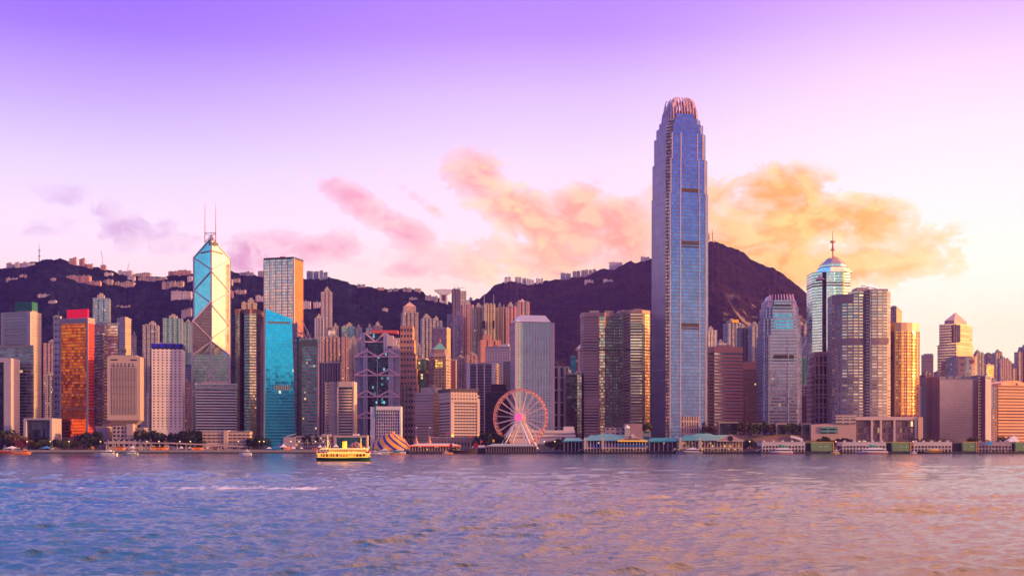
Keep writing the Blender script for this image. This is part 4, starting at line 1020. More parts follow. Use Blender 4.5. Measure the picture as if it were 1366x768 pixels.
# ---- green pyramid tower
D = 1620; t = Thing('office_tower', 'brown chamfered tower under a green copper pyramid roof', 'tower', (X(586, D), D+16, GZ))
f_ent = fm('brown_window_grid', (.30, .21, .20), (.06, .05, .07), 4.4, 3.9, .6, .5, rough=.15, lit=.02, wv=.1)
f_entg = fm('gold_window_grid', (.46, .34, .28), (.75, .6, .5), 7.2, 3.9, .85, .45, rough=.15, gv=.3)
ch = [(571, 8), (577.5, 0), (595, 0), (600.5, 9)]
pl = [(X(a, D), D+b) for a, b in ch]+[(X(600.5, D), D+28), (X(571, D), D+28)]
mb = MB(); mb.prism(pl, GZ, Z(475, D), [0, 0, 1, 1, 0, 0], 2); t.part('wall', mb, [f_ent, f_entg, m_roofgrey])
cxe, cye = X(586, D), D+15
shr = lambda k_: [((p[0]-cxe)*k_+cxe, (p[1]-cye)*k_+cye) for p in pl]
mb = MB(); mb.prism(shr(1.0), Z(475, D), Z(470, D), 0, 0, top=shr(.8)); t.part('sloped_shoulder', mb, mat('brown_stone', (.30, .22, .21), .7))
mb = MB(); mb.prism(shr(.78), Z(470, D), Z(465.3, D)); t.part('lantern', mb, mat('brown_stone', (.30, .22, .21), .7))
pyramid(t, 0, 0, 9.8, 9, Z(465.3, D), Z(455, D), mat('verdigris', (.14, .42, .34), .5), rot=lambda p: (cxe+p[0], cye+p[1]))
mb = MB(); mb.tube((cxe, cye, Z(456, D)), (cxe, cye, Z(449, D)), .6, .3, 6); mb.tube((cxe, cye, Z(454, D)), (cxe, cye, Z(452, D)), 1.3, 1.0, 8); t.part('finial', mb, mat('orange_metal', (.6, .22, .08), .4))
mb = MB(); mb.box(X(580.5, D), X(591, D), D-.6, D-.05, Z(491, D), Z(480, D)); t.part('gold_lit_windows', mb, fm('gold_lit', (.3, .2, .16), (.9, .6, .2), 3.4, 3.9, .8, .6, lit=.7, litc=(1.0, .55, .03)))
t = tower('office_block', 'teal-windowed block with a black right half between the stepped and green-pyramid towers', 554, 567.5, 572, 479, 1600, 14,
          (fm('teal_squares', (.14, .12, .16), (.04, .36, .42), 3.6, 4, .72, .72, gv=.6, lit=.02), m_blackglass), mech=((494, 497),), depth=20)
t = tower('office_block', 'thin brick-red block just right of the green-pyramid tower', 601, 608, 609, 481, 1640, 8, (mat('brick_red', (.34, .12, .12), .8), m_trim), depth=18)
flats('grey-violet flats behind the brick-red block', 607, 622, 477, 1880, f_greyres, notch=2)
flats('pinkish flats with a teal stripe left of the salmon block', 620, 637, 473, 1860, f_pinkres, notch=2)
D = 1800; t = flats('bright salmon block with a raised central tower', 636.5, 668, 453, D, f_salmon, notch=2, top_step=False)
mb = MB(); mb.box(X(644, D), X(654.5, D), D+4, D+16, Z(453, D), Z(446.5, D)); t.part('raised_tower', mb, mat('salmon_wall', (.60, .28, .22), .7))
t = tower('apartment_block', 'white block with a dense grid of black windows right of the salmon block', 647.5, 680, 682, 463, 1660, 9,
          (fm('white_black_grid', (.64, .56, .58), (.02, .02, .03), 3.5, 3.6, .5, .5, rough=.4, metal=.1, wv=.05), f_mauve), plant=[(655, 662, 461), (667, 678, 458.5, m_white)], depth=22)
D = 1560
t = tower('office_tower', 'brown-banded tower with white vertical fins above the black block', 622.5, 660, 666, 485.5, D, 12,
          (fm('brown_band', (.34, .20, .18), (.04, .03, .05), 30, 3.6, 1, .5, rough=.2), fm('buff_side_windows', (.42, .30, .26), (.1, .08, .1), 4, 3.6, .5, .5)), depth=24)
fr = t.fr
for a_, b_ in ((622.7, 627), (635.6, 637), (645.6, 647), (656, 660)):
    mb = MB(); fbox(mb, fr, fr.si(b_), fr.si(a_), -.7, .1, GZ, fr.z(485)); t.part('white_fin', mb, m_white)
D = 1500; t = Thing('office_block', 'black stepped glass block behind the ferris wheel', 'office building', (X(665, D), D+15, GZ))
f_bb = fm('black_block', (.035, .022, .03), (.04, .03, .045), 3, 3.6, .8, .6, rough=.2)
mb = MB(); mb.box(X(648, D), X(686, D), D, D+30, GZ, Z(522, D)); t.part('wall', mb, [f_bb])
mb = MB(); mb.box(X(655, D), X(675.5, D), D+3, D+24, Z(522, D), Z(512, D)); t.part('upper_block', mb, [f_bb])
mb = MB(); mb.box(X(647.6, D), X(686.3, D), D-.5, D+1.5, Z(524, D), Z(521.6, D)); t.part('parapet', mb, mat('dark_brown_trim', (.08, .05, .06), .6))
t = tower('office_tower', 'dark grey tower edge behind the white black-windowed block', 671, 686, 687, 482, 1580, 8, (fm('dark_grey_tower', (.17, .14, .17), (.08, .08, .11), 3, 3.6, .6, .6), m_dark), depth=22)

# ---- two stone blocks in front
f_beige = fm('beige_thin_bands', (.44, .33, .32), (.22, .18, .2), 30, 3.4, 1, .42, rough=.4, metal=.3)
t = tower('office_block', 'beige-pink block with thin bands and a wide upper storey', 553.5, 578, 589, 525, 1475, 22, (f_beige, fm('beige_side', (.40, .29, .28), (.04, .03, .05), 3.2, 3.9, .42, .42)), depth=26, parapet=1.2)
fr = t.fr; mb = MB(); fbox(mb, fr, -1, fr.a-6, 4, fr.c-2, fr.z(525), fr.z(516)); t.part('upper_storey', mb, fm('upper_ribs', (.50, .38, .36), (.3, .24, .24), 1.6, 20, .4, 1))
for xx in (572, 578):
    mb = MB(); fbox(mb, fr, 3, 9, 6, 12, fr.z(516), fr.z(514-.2*(xx-572))); t.part('plant_room', mb, m_plant)
D = 1432
f_mand = fm('stone_ribbon', (.50, .37, .34), (.06, .07, .13), 3.7, 3.55, .86, .46, rough=.2, wv=.08, gv=.5)
t = tower('hotel_block', 'cream stone hotel block with rows of dark windows and an overhanging dark roof', 586, 602, 639.5, 526, D, 68, (f_mand, f_mand), cat='hotel', parapet=0, depth=30)
fr = t.fr; ms = mat('stone_pier', (.56, .42, .38), .7, var=.08)
mb = MB(); fbox(mb, fr, -.6, 3.4, -.6, 3.4, GZ, fr.z(526)); t.part('corner_pier', mb, ms)
mb = MB(); fbox(mb, fr, -.6, 1, fr.c-3, fr.c+.4, GZ, fr.z(532)); t.part('corner_pier', mb, ms)
mb = MB(); fbox(mb, fr, -.9, fr.a+.9, -.9, fr.c-3, fr.z(536), fr.z(522)); t.part('attic_storey', mb, fm('attic', (.54, .40, .36), (.03, .03, .05), 3.7, 4.4, .5, .5, wv=.08))
mb = MB(); fbox(mb, fr, -1.8, fr.a+1.4, -1.8, fr.c-1.5, fr.z(522), fr.z(518)); t.part('dark_roof', mb, mat('dark_roof', (.07, .05, .07), .6))
for yy in (527, 533):
    mb = MB(); fbox(mb, fr, -1.2, fr.a+1.1, -1.2, fr.c-2.6, fr.z(yy)-.4, fr.z(yy)+.4); t.part('cornice', mb, ms)
for s_, j_ in ((0, 1.2), (1, fr.c-1.2)):
    mb = MB(); p = fr.pt(-1.3, j_); mb.box(p[0]-1.3, p[0]+1.3, p[1]-.6, p[1]+.1, fr.z(583.5), fr.z(579.5)); t.part('lit_lamp_panel', mb, mat('lamp_gold', (.9, .5, .1), .5, emit=(1.0, .45, .04), es=1.6))
D = 1405; t = Thing('colonnade_building', 'long low brown building with arched dark windows below the stone hotel', 'building', (X(615, D), D, GZ))
mb = MB(); mb.box(X(574, D), X(649, D), D, D+18, GZ, Z(584, D)); t.part('wall', mb, [fm('arch_row', (.34, .24, .22), (.03, .03, .06), 3.9, 8.4, .34, .55, vo=.25)])
mb = MB(); mb.box(X(573, D), X(650, D), D-1, D+18.5, Z(584, D), Z(582.3, D)); t.part('cornice', mb, ms)

# ---- round-windowed tower
D = 1450
f_jar = fm('porthole_grid', (.52, .42, .44), (.01, .50, .50), 3.5, 3.06, .60, .66, round_=True, rough=.2, gv=.45, jit=.03, wv=.06, uo=.5, lit=.0, metal=.15)
f_jars = fm('porthole_side', (.50, .32, .34), (.34, .2, .22), 40, 3.55, 1, .45, rough=.4, metal=.4, wv=.06)
t = tower('office_tower', 'tall pale tower with rows of round windows and a chamfered white roof', 680.5, 687.5, 739.5, 429.5, D, 80, (f_jars, f_jar), parapet=0, depth=40)
fr = t.fr
mb = MB(); fbox(mb, fr, -.3, fr.a+.3, -.3, fr.c+.3, fr.z(429.5), fr.z(428.8)); t.part('shadow_gap', mb, m_dark)
mb = MB(); mb.prism(fr.rect(.5, fr.a-.5, 1.6, fr.c-4), fr.z(428.8), fr.z(419.3), 0, 0, top=fr.rect(6, fr.a-6, 7.5, fr.c-10)); t.part('chamfered_roof', mb, m_white)
mb = MB(); fbox(mb, fr, -.3, 2.2, -.3, 2.6, GZ, fr.z(429.5)); t.part('corner_pier', mb, mat('pale_aluminium', (.50, .41, .43), .6, var=.06))
mb = MB(); fbox(mb, fr, -.3, 2.2, fr.c-3.6, fr.c+.3, GZ, fr.z(429.5)); t.part('corner_pier', mb, MATS['pale_aluminium'])
t = tower('office_block', 'dark block with white vertical ribs right of the round-windowed tower', 738, 757, 758, 490, 1500, 8,
          (fm('white_ribs', (.46, .38, .42), (.03, .025, .04), 7.5, 15.5, .55, .92, rough=.2), m_trim), depth=24)
flats('grey flats low behind the white-ribbed block', 752, 762, 493, 1650, f_greyres, notch=1)
t = tower('office_tower', 'teal glass sliver behind the black glass tower', 761, 769, 770, 476, 1720, 8, (fm('teal_plain', (.02, .16, .20), (.04, .34, .42), 3, 3.9, .95, .9), m_trim), depth=20)
D = 1700; t = tower('office_tower', 'buff stone tower with blue-grey pointed roof half hidden by the banded brown tower', 768, 785, 786, 466, D, 8,
                    (fm('buff_slots', (.46, .32, .28), (.16, .12, .13), 8.5, 16, .5, .8), m_trim), depth=24)
pyramid(t, 0, 0, 8.6, 8, Z(464.5, D), Z(455.5, D), mat('slate_blue', (.30, .32, .42), .5), rot=lambda p: (X(777, D)+p[0], D+12+p[1]))
f_blk = fm('black_glass_grid', (.02, .02, .03), (.06, .06, .08), 3, 3.9, .93, .85, rough=.12, gv=.5)
t = tower('office_tower', 'black glass tower left of the banded brown twin towers', 756, 776, 778, 499, 1490, 9, (f_blk, f_blk), depth=24, mech=((551, 552.5),))
fr = t.fr; mb = MB(); fbox(mb, fr, fr.si(775.8), fr.si(770), -.3, .1, fr.z(585), fr.z(500)); t.part('olive_glass_strip', mb, fm('olive_strip', (.2, .18, .12), (.5, .46, .34), 3, 3.9, .9, .8, gv=.4))
# ---- ship-like white building
D = 1415; t = Thing('post_office', 'long white ship-like building with horizontal window bands behind the ferris wheel', 'building', (X(720, D), D, GZ))
mww = mat('ship_white', (.62, .55, .58), .6, var=.08)
for a_, b_, y0_, y1_, yo in ((676, 769, 592, 584, 0), (679, 768, 582.5, 579, .6), (682, 767, 577.5, 573.5, 1.2), (697, 712, 573.5, 571.5, 4), (752, 766, 573.5, 568.5, 4)):
    mb = MB(); mb.box(X(a_, D), X(b_, D), D+yo, D+20, Z(y0_, D), Z(y1_, D)); t.part('white_tier', mb, mww)
mb = MB(); mb.box(X(680, D), X(766, D), D+1.6, D+18, Z(590, D), Z(574, D)); t.part('window_band', mb, fm('ship_windows', (.5, .44, .46), (.05, .05, .09), 2.6, 3, .7, .9))
# ================================================================== banded brown twin towers
D = 1500
f_ex = fm('brown_ribbons', (.44, .28, .25), (.05, .04, .07), 30, 3.75, 1, .5, rough=.15, gv=.4)
f_exg = fm('brown_gold_glass', (.40, .24, .18), (.95, .70, .42), 3.0, 3.75, .96, .72, rough=.14, gv=.35, jit=.08)
f_exc = fm('cream_green_ribbons', (.46, .22, .16), (.80, .84, .60), 30, 3.75, 1, .66, rough=.12, gv=.2, jit=.03)
f_ex_sunlit = fm('orange_ribbons', (.66, .34, .14), (.9, .55, .3), 3.0, 3.75, .6, .66, rough=.2)  # sunlit side: the sun's orange is painted into wall and ribbons
f_exd = fm('dark_green_windows', (.22, .14, .14), (.16, .22, .16), 2.6, 3.75, .6, .55, rough=.15, gv=.6)
def plan_tower(label, D, px_, ytop, mats_, cap=m_roofgrey, name='office_tower', cat='tower', dback=34, nm='wall'):
    pl = [(X(a, D), D+b) for a, b in px_]
    pl = pl+[(pl[-1][0], D+dback), (pl[0][0], D+dback)]
    ms_ = [m for m in mats_]+[mats_[0]]*(len(pl)-len(mats_))
    uniq = []
    for m in ms_:
        if m not in uniq: uniq.append(m)
    cx_ = sum(p[0] for p in pl)/len(pl); cy_ = sum(p[1] for p in pl)/len(pl)
    t = Thing(name, label, cat, (cx_, cy_, GZ))
    mb = MB(); mb.prism(pl, GZ, Z(ytop, D), [uniq.index(m) for m in ms_], len(uniq)); t.part(nm, mb, uniq+[cap])
    t.pl = pl; t.c = (cx_, cy_); t.D = D
    t.shr = lambda k_: [((p[0]-cx_)*k_+cx_, (p[1]-cy_)*k_+cy_) for p in pl]
    return t
m_brn = mat('brown_granite', (.50, .31, .28), .6, var=.08)
t = plan_tower('brown banded tower with rounded bays, left of the twin pair', D, [(776, 8), (779, 0), (798, 0), (799, 4), (807, 2), (808, 5), (818, 5), (819, 9), (826, 9)],
               418, [f_ex, f_ex, m_brn, f_exg, m_brn, f_exd, m_brn, f_exd])
mb = MB(); mb.prism(t.shr(1.012), Z(421, D), Z(416.5, D)); t.part('top_band', mb, m_brn)
for a_, b_ in ((787.5, 800), (808, 819.5)):
    mb = MB(); mb.box(X(a_, D), X(b_, D), D+10, D+22, Z(416.5, D), Z(413, D)); t.part('plant_room', mb, m_plant)
mb = MB(); mb.prism(t.shr(1.008), Z(467.5, D), Z(465.5, D)); t.part('service_floor', mb, mat('dark_band', (.06, .04, .06), .6))
n = 44; mb = MB(); mb.prism([(X(775.6, D), D+8), (X(778.8, D), D-.6), (X(798.2, D), D-.6), (X(798.2, D), D+.3), (X(779, D), D+.3), (X(776.2, D), D+8.4)], Z(424, D)-1.7, Z(424, D))
b0 = t.part('floor_band', mb, m_brn)
for k_ in range(1, n): t.again(b0, dz=-k_*3.5*.99)
t = plan_tower('banded tower with cream-green ribbons and an orange-lit side, right of the twin pair', D, [(826, 7), (831, 4), (835, 6), (837, 2), (841, 0), (856.5, 0), (861, 5), (868.5, 12)],
               415, [f_exd, f_exg, f_ex, f_ex, f_exc, f_exd, f_ex_sunlit])
mb = MB(); mb.prism(t.shr(1.012), Z(417.5, D), Z(413, D)); t.part('top_band', mb, m_brn)
mb = MB(); mb.prism(t.shr(1.008), Z(467.5, D), Z(465.5, D)); t.part('service_floor', mb, MATS['dark_band'])
mb = MB(); mb.box(X(847, D), X(857, D), D+10, D+20, Z(413, D), Z(410.6, D)); t.part('plant_room', mb, m_plant)
mb = MB(); mb.box(X(840.6, D), X(857, D), D-.7, D+.3, Z(421, D)-.4, Z(421, D)+1.0)
b0 = t.part('floor_band', mb, mat('red_granite', (.46, .20, .16), .6))
for k_ in range(1, 44): t.again(b0, dz=-k_*3.5)

# ================================================================== the tallest tower
D = 1420; cx, cy = X(906.5, D+30), D+30
t = Thing('supertall_tower', 'tallest tower, tapering blue and pink glass with a crown of curved claws', 'skyscraper', (cx, cy, GZ))
f_if = fm('supertall_glass', (.12, .10, .19), (.10, .20, .46), 2.9, 4.1, .91, .82, rough=.08, gv=.18, jit=.018, metal=1.0, wmetal=.4, wr=.4, wv=.2)
f_ifs = fm('supertall_side', (.26, .19, .28), (.20, .15, .26), 3.0, 12.3, .82, .9, rough=.3, gv=.2, jit=.03, metal=.6, wmetal=.3, wr=.5, wv=.25)
f_ifn = fm('supertall_notch', (.16, .12, .16), (.50, .30, .20), 3.0, 4.0, .8, .6, rough=.2, gv=.5, metal=.9)
th = R(14)
def ring(hw, notch, q=0.0):
    """square plan with stepped corners, turned a little"""
    a = hw; n = notch
    P = [(-a+n, -a), (-a+n*1.0, -a), (a-n, -a), (a-n*.5, -a+n*.5), (a, -a+n), (a, a-n), (a-n*.5, a-n*.5), (a-n, a), (-a+n, a), (-a+n*.5, a-n*.5), (-a, a-n), (-a, -a+n), (-a+n*.5, -a+n*.9)]
    P = P[1:]
    return [(cx+x_*math.cos(th)-y_*math.sin(th), cy+x_*math.sin(th)+y_*math.cos(th)) for x_, y_ in P]
KD = D/F
def hw_of(w_px): return w_px*KD/(2*(math.cos(th)+math.sin(th)))*1.035
secs = [(600, 257, 71.5, 3.6), (257, 211, 70, 4.4), (211, 176, 66.5, 5.2), (176, 163, 61.5, 6.0), (163, 155, 55, 6.6), (155, 148, 48, 6.8)]
for ya, yb, wpx, nt in secs:
    P = ring(hw_of(wpx), nt); z0 = GZ if ya == 600 else Z(ya, D); mb = MB()
    mb.prism(P, z0, Z(yb, D), [0, 0, 0, 0, 0, 0, 0, 0, 1, 1, 2, 2] if False else [0, 2, 0, 0, 2, 0, 0, 2, 0, 1, 2, 2][:len(P)], 3)
    t.part('shaft_section', mb, [f_if, f_ifs, f_ifn, m_roofgrey])
def loc(x_, y_): return (cx+x_*math.cos(th)-y_*math.sin(th), cy+x_*math.sin(th)+y_*math.cos(th))
hb = hw_of(71.5)
# louvred service floors on the near face
for yy in (250.5, 321, 430.5):
    for (dy0, dy1) in ((0, 4.8), (6.4, 8.4)):
        h_ = hb if yy > 257 else hw_of(70)
        mb = MB(); x0, x1 = -h_*.30, h_*.56
        mb.prism([loc(x0, -h_-.35), loc(x1, -h_-.35), loc(x1, -h_+.3), loc(x0, -h_+.3)], Z(yy+dy1, D), Z(yy+dy0, D))
        t.part('louvre_band', mb, fm('supertall_louvre', (.08, .04, .05), (.03, .02, .03), 2.4, 99, .7, 1, metal=.1, rough=.5))
for x_, w_ in ((-.42, .7), (.62, .5), (.96, .6), (-.98, .6)):
    for (ya, yb, wpx, nt) in secs[:3]:
        h_ = hw_of(wpx); nn_ = (h_-nt)*x_
        mb = MB(); mb.prism([loc(nn_-w_, -h_-.5), loc(nn_+w_, -h_-.5), loc(nn_+w_, -h_+.2), loc(nn_-w_, -h_+.2)], GZ if ya == 600 else Z(ya, D), Z(yb, D)); t.part('vertical_fin', mb, mat('fin_metal', (.42, .34, .40), .35, metal=.5))
# crown claws: curved blades leaning inward on all four sides
m_claw = mat('claw_metal', (.62, .42, .52), .4, metal=.3)
hc = hw_of(47.5)
zc = Z(149.5, D); ztp = Z(130.5, D+28)
def claw(base, inward, wdir, h_, reach, w_=.9):
    mb = MB(); n = 6; prev = None; pts = []
    for i in range(n+1):
        s_ = i/n; off = reach*(1-math.cos(s_*math.pi/2)); dep = 4.6*(1-s_)**.8+.35
        pts.append((off, zc-6+(h_+6)*math.sin(s_*math.pi/2), dep))
    for (o0, z0_, d0), (o1, z1_, d1) in zip(pts[:-1], pts[1:]):
        q = []
        for (o_, z_, d_) in ((o0, z0_, d0), (o1, z1_, d1)):
            for s1, s2 in ((-1, 0), (1, 0), (1, 1), (-1, 1)):
                q.append((base[0]+inward[0]*(o_+s2*d_)+wdir[0]*w_/2*s1, base[1]+inward[1]*(o_+s2*d_)+wdir[1]*w_/2*s1, z_))
        for i in range(4):
            j = (i+1) % 4; mb.face([q[i], q[j], q[4+j], q[4+i]])
    return t.part('crown_claw', mb, m_claw)
for side in range(4):
    ca, sa_ = math.cos(side*math.pi/2+th), math.sin(side*math.pi/2+th)
    fwd = (sa_, -ca); wd = (ca, sa_)        # outward, along
    for k_ in range(9):
        s_ = (k_-4)/4*.80; hgt = (ztp-zc)*(1-.20*abs(s_)**1.6)
        b_ = (cx+fwd[0]*hc+wd[0]*hc*s_, cy+fwd[1]*hc+wd[1]*hc*s_)
        claw(b_, (-fwd[0], -fwd[1]), wd, hgt, hc*.72)
for dx_, dy_ in ((-1, -1), (1, -1), (1, 1), (-1, 1)):
    b_ = loc(dx_*(hc-4), dy_*(hc-4)); i_ = (cx-b_[0], cy-b_[1]); L = math.hypot(*i_); i_ = (i_[0]/L, i_[1]/L)
    mb = MB(); n = 6; wdv = (-i_[1], i_[0])
    for i in range(n):
        q = []
        for s_ in (i/n, (i+1)/n):
            off = hc*.75*(1-math.cos(s_*math.pi/2)); z_ = zc-8+(ztp-zc+5)*math.sin(s_*math.pi/2); wv_ = 5.5*(1-s_*.75)
            q += [(b_[0]+i_[0]*off+wdv[0]*wv_*s1, b_[1]+i_[1]*off+wdv[1]*wv_*s1, z_) for s1 in (-1, 1)]+[(b_[0]+i_[0]*(off+.8)+wdv[0]*wv_*s1, b_[1]+i_[1]*(off+.8)+wdv[1]*wv_*s1, z_) for s1 in (1, -1)]
        for k_ in range(4):
            j = (k_+1) % 4; mb.face([q[k_], q[j], q[4+j], q[4+k_]])
    t.part('corner_sail', mb, m_claw)
mb = MB(); mb.prism(ring(hc*.74, 5), zc-1, Z(143, D)); t.part('roof_plant', mb, mat('dark_violet_plant', (.07, .04, .07), .6))
mb = MB(); h_ = hb; mb.prism([loc(-h_*.32, -h_-.5), loc(h_*.50, -h_-.5), loc(h_*.50, -h_+.3), loc(-h_*.32, -h_+.3)], Z(583, D), Z(555, D)); t.part('base_colonnade', mb, fm('base_piers', (.46, .34, .34), (.07, .06, .10), 3.1, 7.4, .55, .78))

# ================================================================== pink-banded block
f_ofx = fm('salmon_teal_ribbons', (.70, .30, .24), (.30, .42, .44), 30, 4.1, 1, .5, rough=.14, gv=.4, jit=.05)
f_ofl = fm('mauve_dark_ribbons', (.36, .19, .19), (.05, .03, .06), 30, 4.1, 1, .5, rough=.2)
t = tower('office_tower', 'salmon banded block with teal ribbon windows right of the tallest tower', 941.5, 953, 990.5, 469, 1480, 72, (f_ofl, f_ofx), parapet=0, depth=34)
fr = t.fr; ms_ = mat('salmon_granite', (.72, .32, .25), .6, var=.08)
mb = MB(); fbox(mb, fr, -.6, fr.a+.6, -.6, fr.c+.6, fr.z(469.5), fr.z(461.8)); t.part('top_band', mb, ms_)
zt_ = fr.z(469.5); mb = MB(); fbox(mb, fr, -.8, fr.a+.2, -.8, fr.c+.2, zt_-5.9, zt_-4.2); b0 = t.part('floor_band', mb, ms_)
for k_ in range(1, 22): t.again(b0, dz=-k_*4.1)
mb = MB(); fbox(mb, fr, 6, fr.a-8, 10, 26, fr.z(461.8), fr.z(458.8)); t.part('plant_room', mb, m_plant)
t = tower('office_block', 'dark mauve block with an orange streak between the salmon block and the claw-topped tower', 989, 1012, 1014, 492, 1540, 8,
          (fm('dark_mauve_grid', (.20, .12, .14), (.12, .09, .12), 2.6, 3.4, .6, .55, lit=.01), f_ofl), depth=24)
fr = t.fr; mb = MB(); fbox(mb, fr, 0, fr.a, -.5, fr.c, fr.z(492.5), fr.z(482.5)); t.part('upper_wall', mb, mat('dusty_rose', (.36, .20, .21), .7))
flats('short rose office annex with vertical ribs under the dark mauve block', 988.5, 997, 531, 1500, fm('rose_ribs', (.46, .26, .24), (.2, .12, .12), 1.6, 20, .5, 1), notch=1, top_step=False)
flats('pale twin-bay housing tower seen right beside the tallest tower', 941, 957, 440, 1960, f_whiteres, notch=2)
t = flats('pale clustered housing tower with yellow netting on its roof', 968, 990, 430, 2000, f_greyres, notch=3)
mb = MB(); mb.prism([t.rot(p) for p in ((-6, -13), (6, -13), (6, -9), (-6, -9))], t.z1, t.z1+5); t.part('roof_netting', mb, mat('yellow_net', (.75, .42, .03), .8, var=.4))
flats('dark-windowed housing tower with a yellow roof strip behind the salmon block', 985, 1001, 437, 1900, fm('dark_win_flats', (.26, .22, .26), (.06, .10, .13), 2.8, 3.0, .6, .55), notch=2)
flats('mauve honeycomb housing slab left of the claw-topped blue tower', 1000.5, 1018, 434, 1880, f_mauve, notch=2)
flats('low pale housing steps left of the clustered tower', 957, 969, 457, 1940, f_whiteres, notch=1)

# ================================================================== smaller claw-topped tower
D = 1432; cx1, cy1 = X(1039.5, D+26), D+26
t = Thing('office_tower', 'blue-grey tower with upright claws on its roof and one sunlit gold stripe', 'skyscraper', (cx1, cy1, GZ))
f_o = fm('bluegrey_ribbons', (.28, .23, .29), (.22, .28, .44), 1.6, 3.9, .97, .62, rough=.10, gv=.18, jit=.02, metal=1.0, lit=.004)
f_os = fm('bluegrey_side', (.46, .38, .44), (.30, .32, .42), 3.4, 3.9, .55, .7, rough=.2, gv=.15, metal=.8)
def r1(hw, n):
    P = [(-hw+n*2, -hw), (hw-n*2, -hw), (hw-n*2, -hw+n), (hw-n, -hw+n), (hw-n, -hw+2*n), (hw, -hw+2*n), (hw, hw-n), (hw-n, hw), (-hw+n, hw), (-hw, hw-n), (-hw, -hw+2*n), (-hw+n, -hw+2*n), (-hw+n, -hw+n), (-hw+2*n, -hw+n)]
    return [(cx1+x_, cy1+y_) for x_, y_ in P]
for ya, yb, wpx, n in ((600, 446, 52.5, 3.4), (446, 424, 49.5, 3.6), (424, 408, 45.5, 3.8), (408, 399, 41.5, 4.0)):
    P = r1(wpx*D/F/2, n); mb = MB(); mb.prism(P, GZ if ya == 600 else Z(ya, D), Z(yb, D), [0, 1, 1, 1, 1, 1, 1, 1, 1, 1, 1, 1, 1, 1], 2); t.part('shaft_section', mb, [f_o, f_os, m_roofgrey])
h_ = 52.5*D/F/2
for (ya, yb, k_) in ((405, 407.5, 41.5), (410, 411.5, 45.5), (473, 478, 52.5), (480, 481.5, 52.5)):
    q = k_*D/F/2; mb = MB(); mb.box(cx1-q*.52, cx1+q*.52, cy1-q-.35, cy1-q+.3, Z(yb, D), Z(ya, D)); t.part('louvre_band', mb, mat('dark_louvre', (.035, .025, .03), .6))
q = 45.5*D/F/2
for yy in (418.5, 423, 427, 431.5, 435.5):
    qq = q if yy < 424 else 49.5*D/F/2
    mb = MB(); mb.box(cx1-qq*.53, cx1+qq*.53, cy1-qq-.25, cy1-qq+.2, Z(yy+1.8, D), Z(yy, D)); t.part('blue_window_band', mb, fm('vivid_blue_glass', (.02, .3, .5), (.06, .50, .80), 1.6, 9, .95, 1, rough=.08, metal=1))
for xx in (1026.3, 1052.4):
    mb = MB(); mb.box(X(xx, D)-.5, X(xx, D)+.5, cy1-h_-.5, cy1-h_+.2, GZ, Z(447, D)); t.part('vertical_fin', mb, m_trim)
mb = MB(); mb.box(X(1058, D), X(1059.8, D), cy1-h_+2, cy1-h_+5, GZ, Z(471, D)); t.part('sunlit_stripe', mb, mat('sunlit_gold_glow', (.95, .55, .08), .3, metal=.8, emit=(1, .42, .02), es=.35))  # sunlight catching this stripe put in as gold colour and glow
q = 41.5*D/F/2
for k_ in range(9):
    s_ = (k_-4)/4; xb = cx1+q*.78*s_; mb = MB()
    mb.bar((xb, cy1-q*.7, Z(399, D)), (xb*.5+(cx1+q*.70*s_)*.5, cy1-q*.55, Z(390.5, D)), .9, 2.0); t.part('crown_claw', mb, m_claw)
for k_ in (-1, 1):
    mb = MB(); x0 = cx1+k_*q*.98; x1 = cx1+k_*q*.70
    mb.prism([(min(x0, x1)-.2, cy1-q*.9), (max(x0, x1)+.2, cy1-q*.9), (max(x0, x1)+.2, cy1+q*.9), (min(x0, x1)-.2, cy1+q*.9)], Z(408, D), Z(392, D), 0, 0,
             top=[(x1-1.2, cy1-q*.6), (x1+1.2, cy1-q*.6), (x1+1.2, cy1+q*.6), (x1-1.2, cy1+q*.6)]); t.part('corner_sail', mb, m_claw)
mb = MB(); mb.box(cx1-q*.55, cx1+q*.55, cy1-q*.5, cy1+q*.5, Z(399, D), Z(396, D)); t.part('plant_room', mb, mat('dark_violet_plant', (.07, .04, .07), .6))
# behind it
flats('pale rose housing tower right behind the claw-topped blue tower', 1061, 1069, 434, 2000, f_whiteres, notch=1)
flats('broad pink-grey housing tower left of the masted glass tower', 1070, 1087, 433, 2000, f_pinkres, notch=2)
flats('grey slim housing tower in front of the broad pink-grey one', 1073, 1087, 449, 1850, f_greyres, notch=2)
t = flats('block wrapped in green construction netting', 1066, 1076, 477, 1750, mat('green_net', (.02, .16, .11), .9), notch=1, top_step=False, name='netted_building', cat='building')
t = Thing('tower_crane', 'thin pink crane leaning above the green-netted block', 'crane', (X(1069, 1745), 1745, Z(477, 1745)))
mb = MB(); mb.bar((X(1067.5, 1745), 1745, Z(478, 1745)), (X(1068.5, 1745), 1745, Z(470, 1745)), 1.4); t.part('tower', mb, MATS['pink_steel'])
mb = MB(); mb.bar((X(1068, 1745), 1745, Z(472, 1745)), (X(1076, 1745), 1745, Z(452, 1745)), 1.0); t.part('jib', mb, MATS['pink_steel'])
t = tower('office_block', 'mid-rise grey block beside the mauve grid tower', 1067, 1082, 1083, 514, 1600, 8, (fm('grey_shelves', (.28, .24, .24), (.05, .04, .05), 6, 3.6, .7, .5), m_trim), depth=20)
fr = t.fr; mb = MB(); fbox(mb, fr, fr.si(1078), fr.si(1068.5), -.4, .1, GZ, fr.z(527)); t.part('dark_screen', mb, mat('maroon_dark', (.09, .04, .05), .5))
flats('pinkish short flats behind the mid-rise grey block', 1076, 1086, 481, 1700, f_pinkres, notch=1)

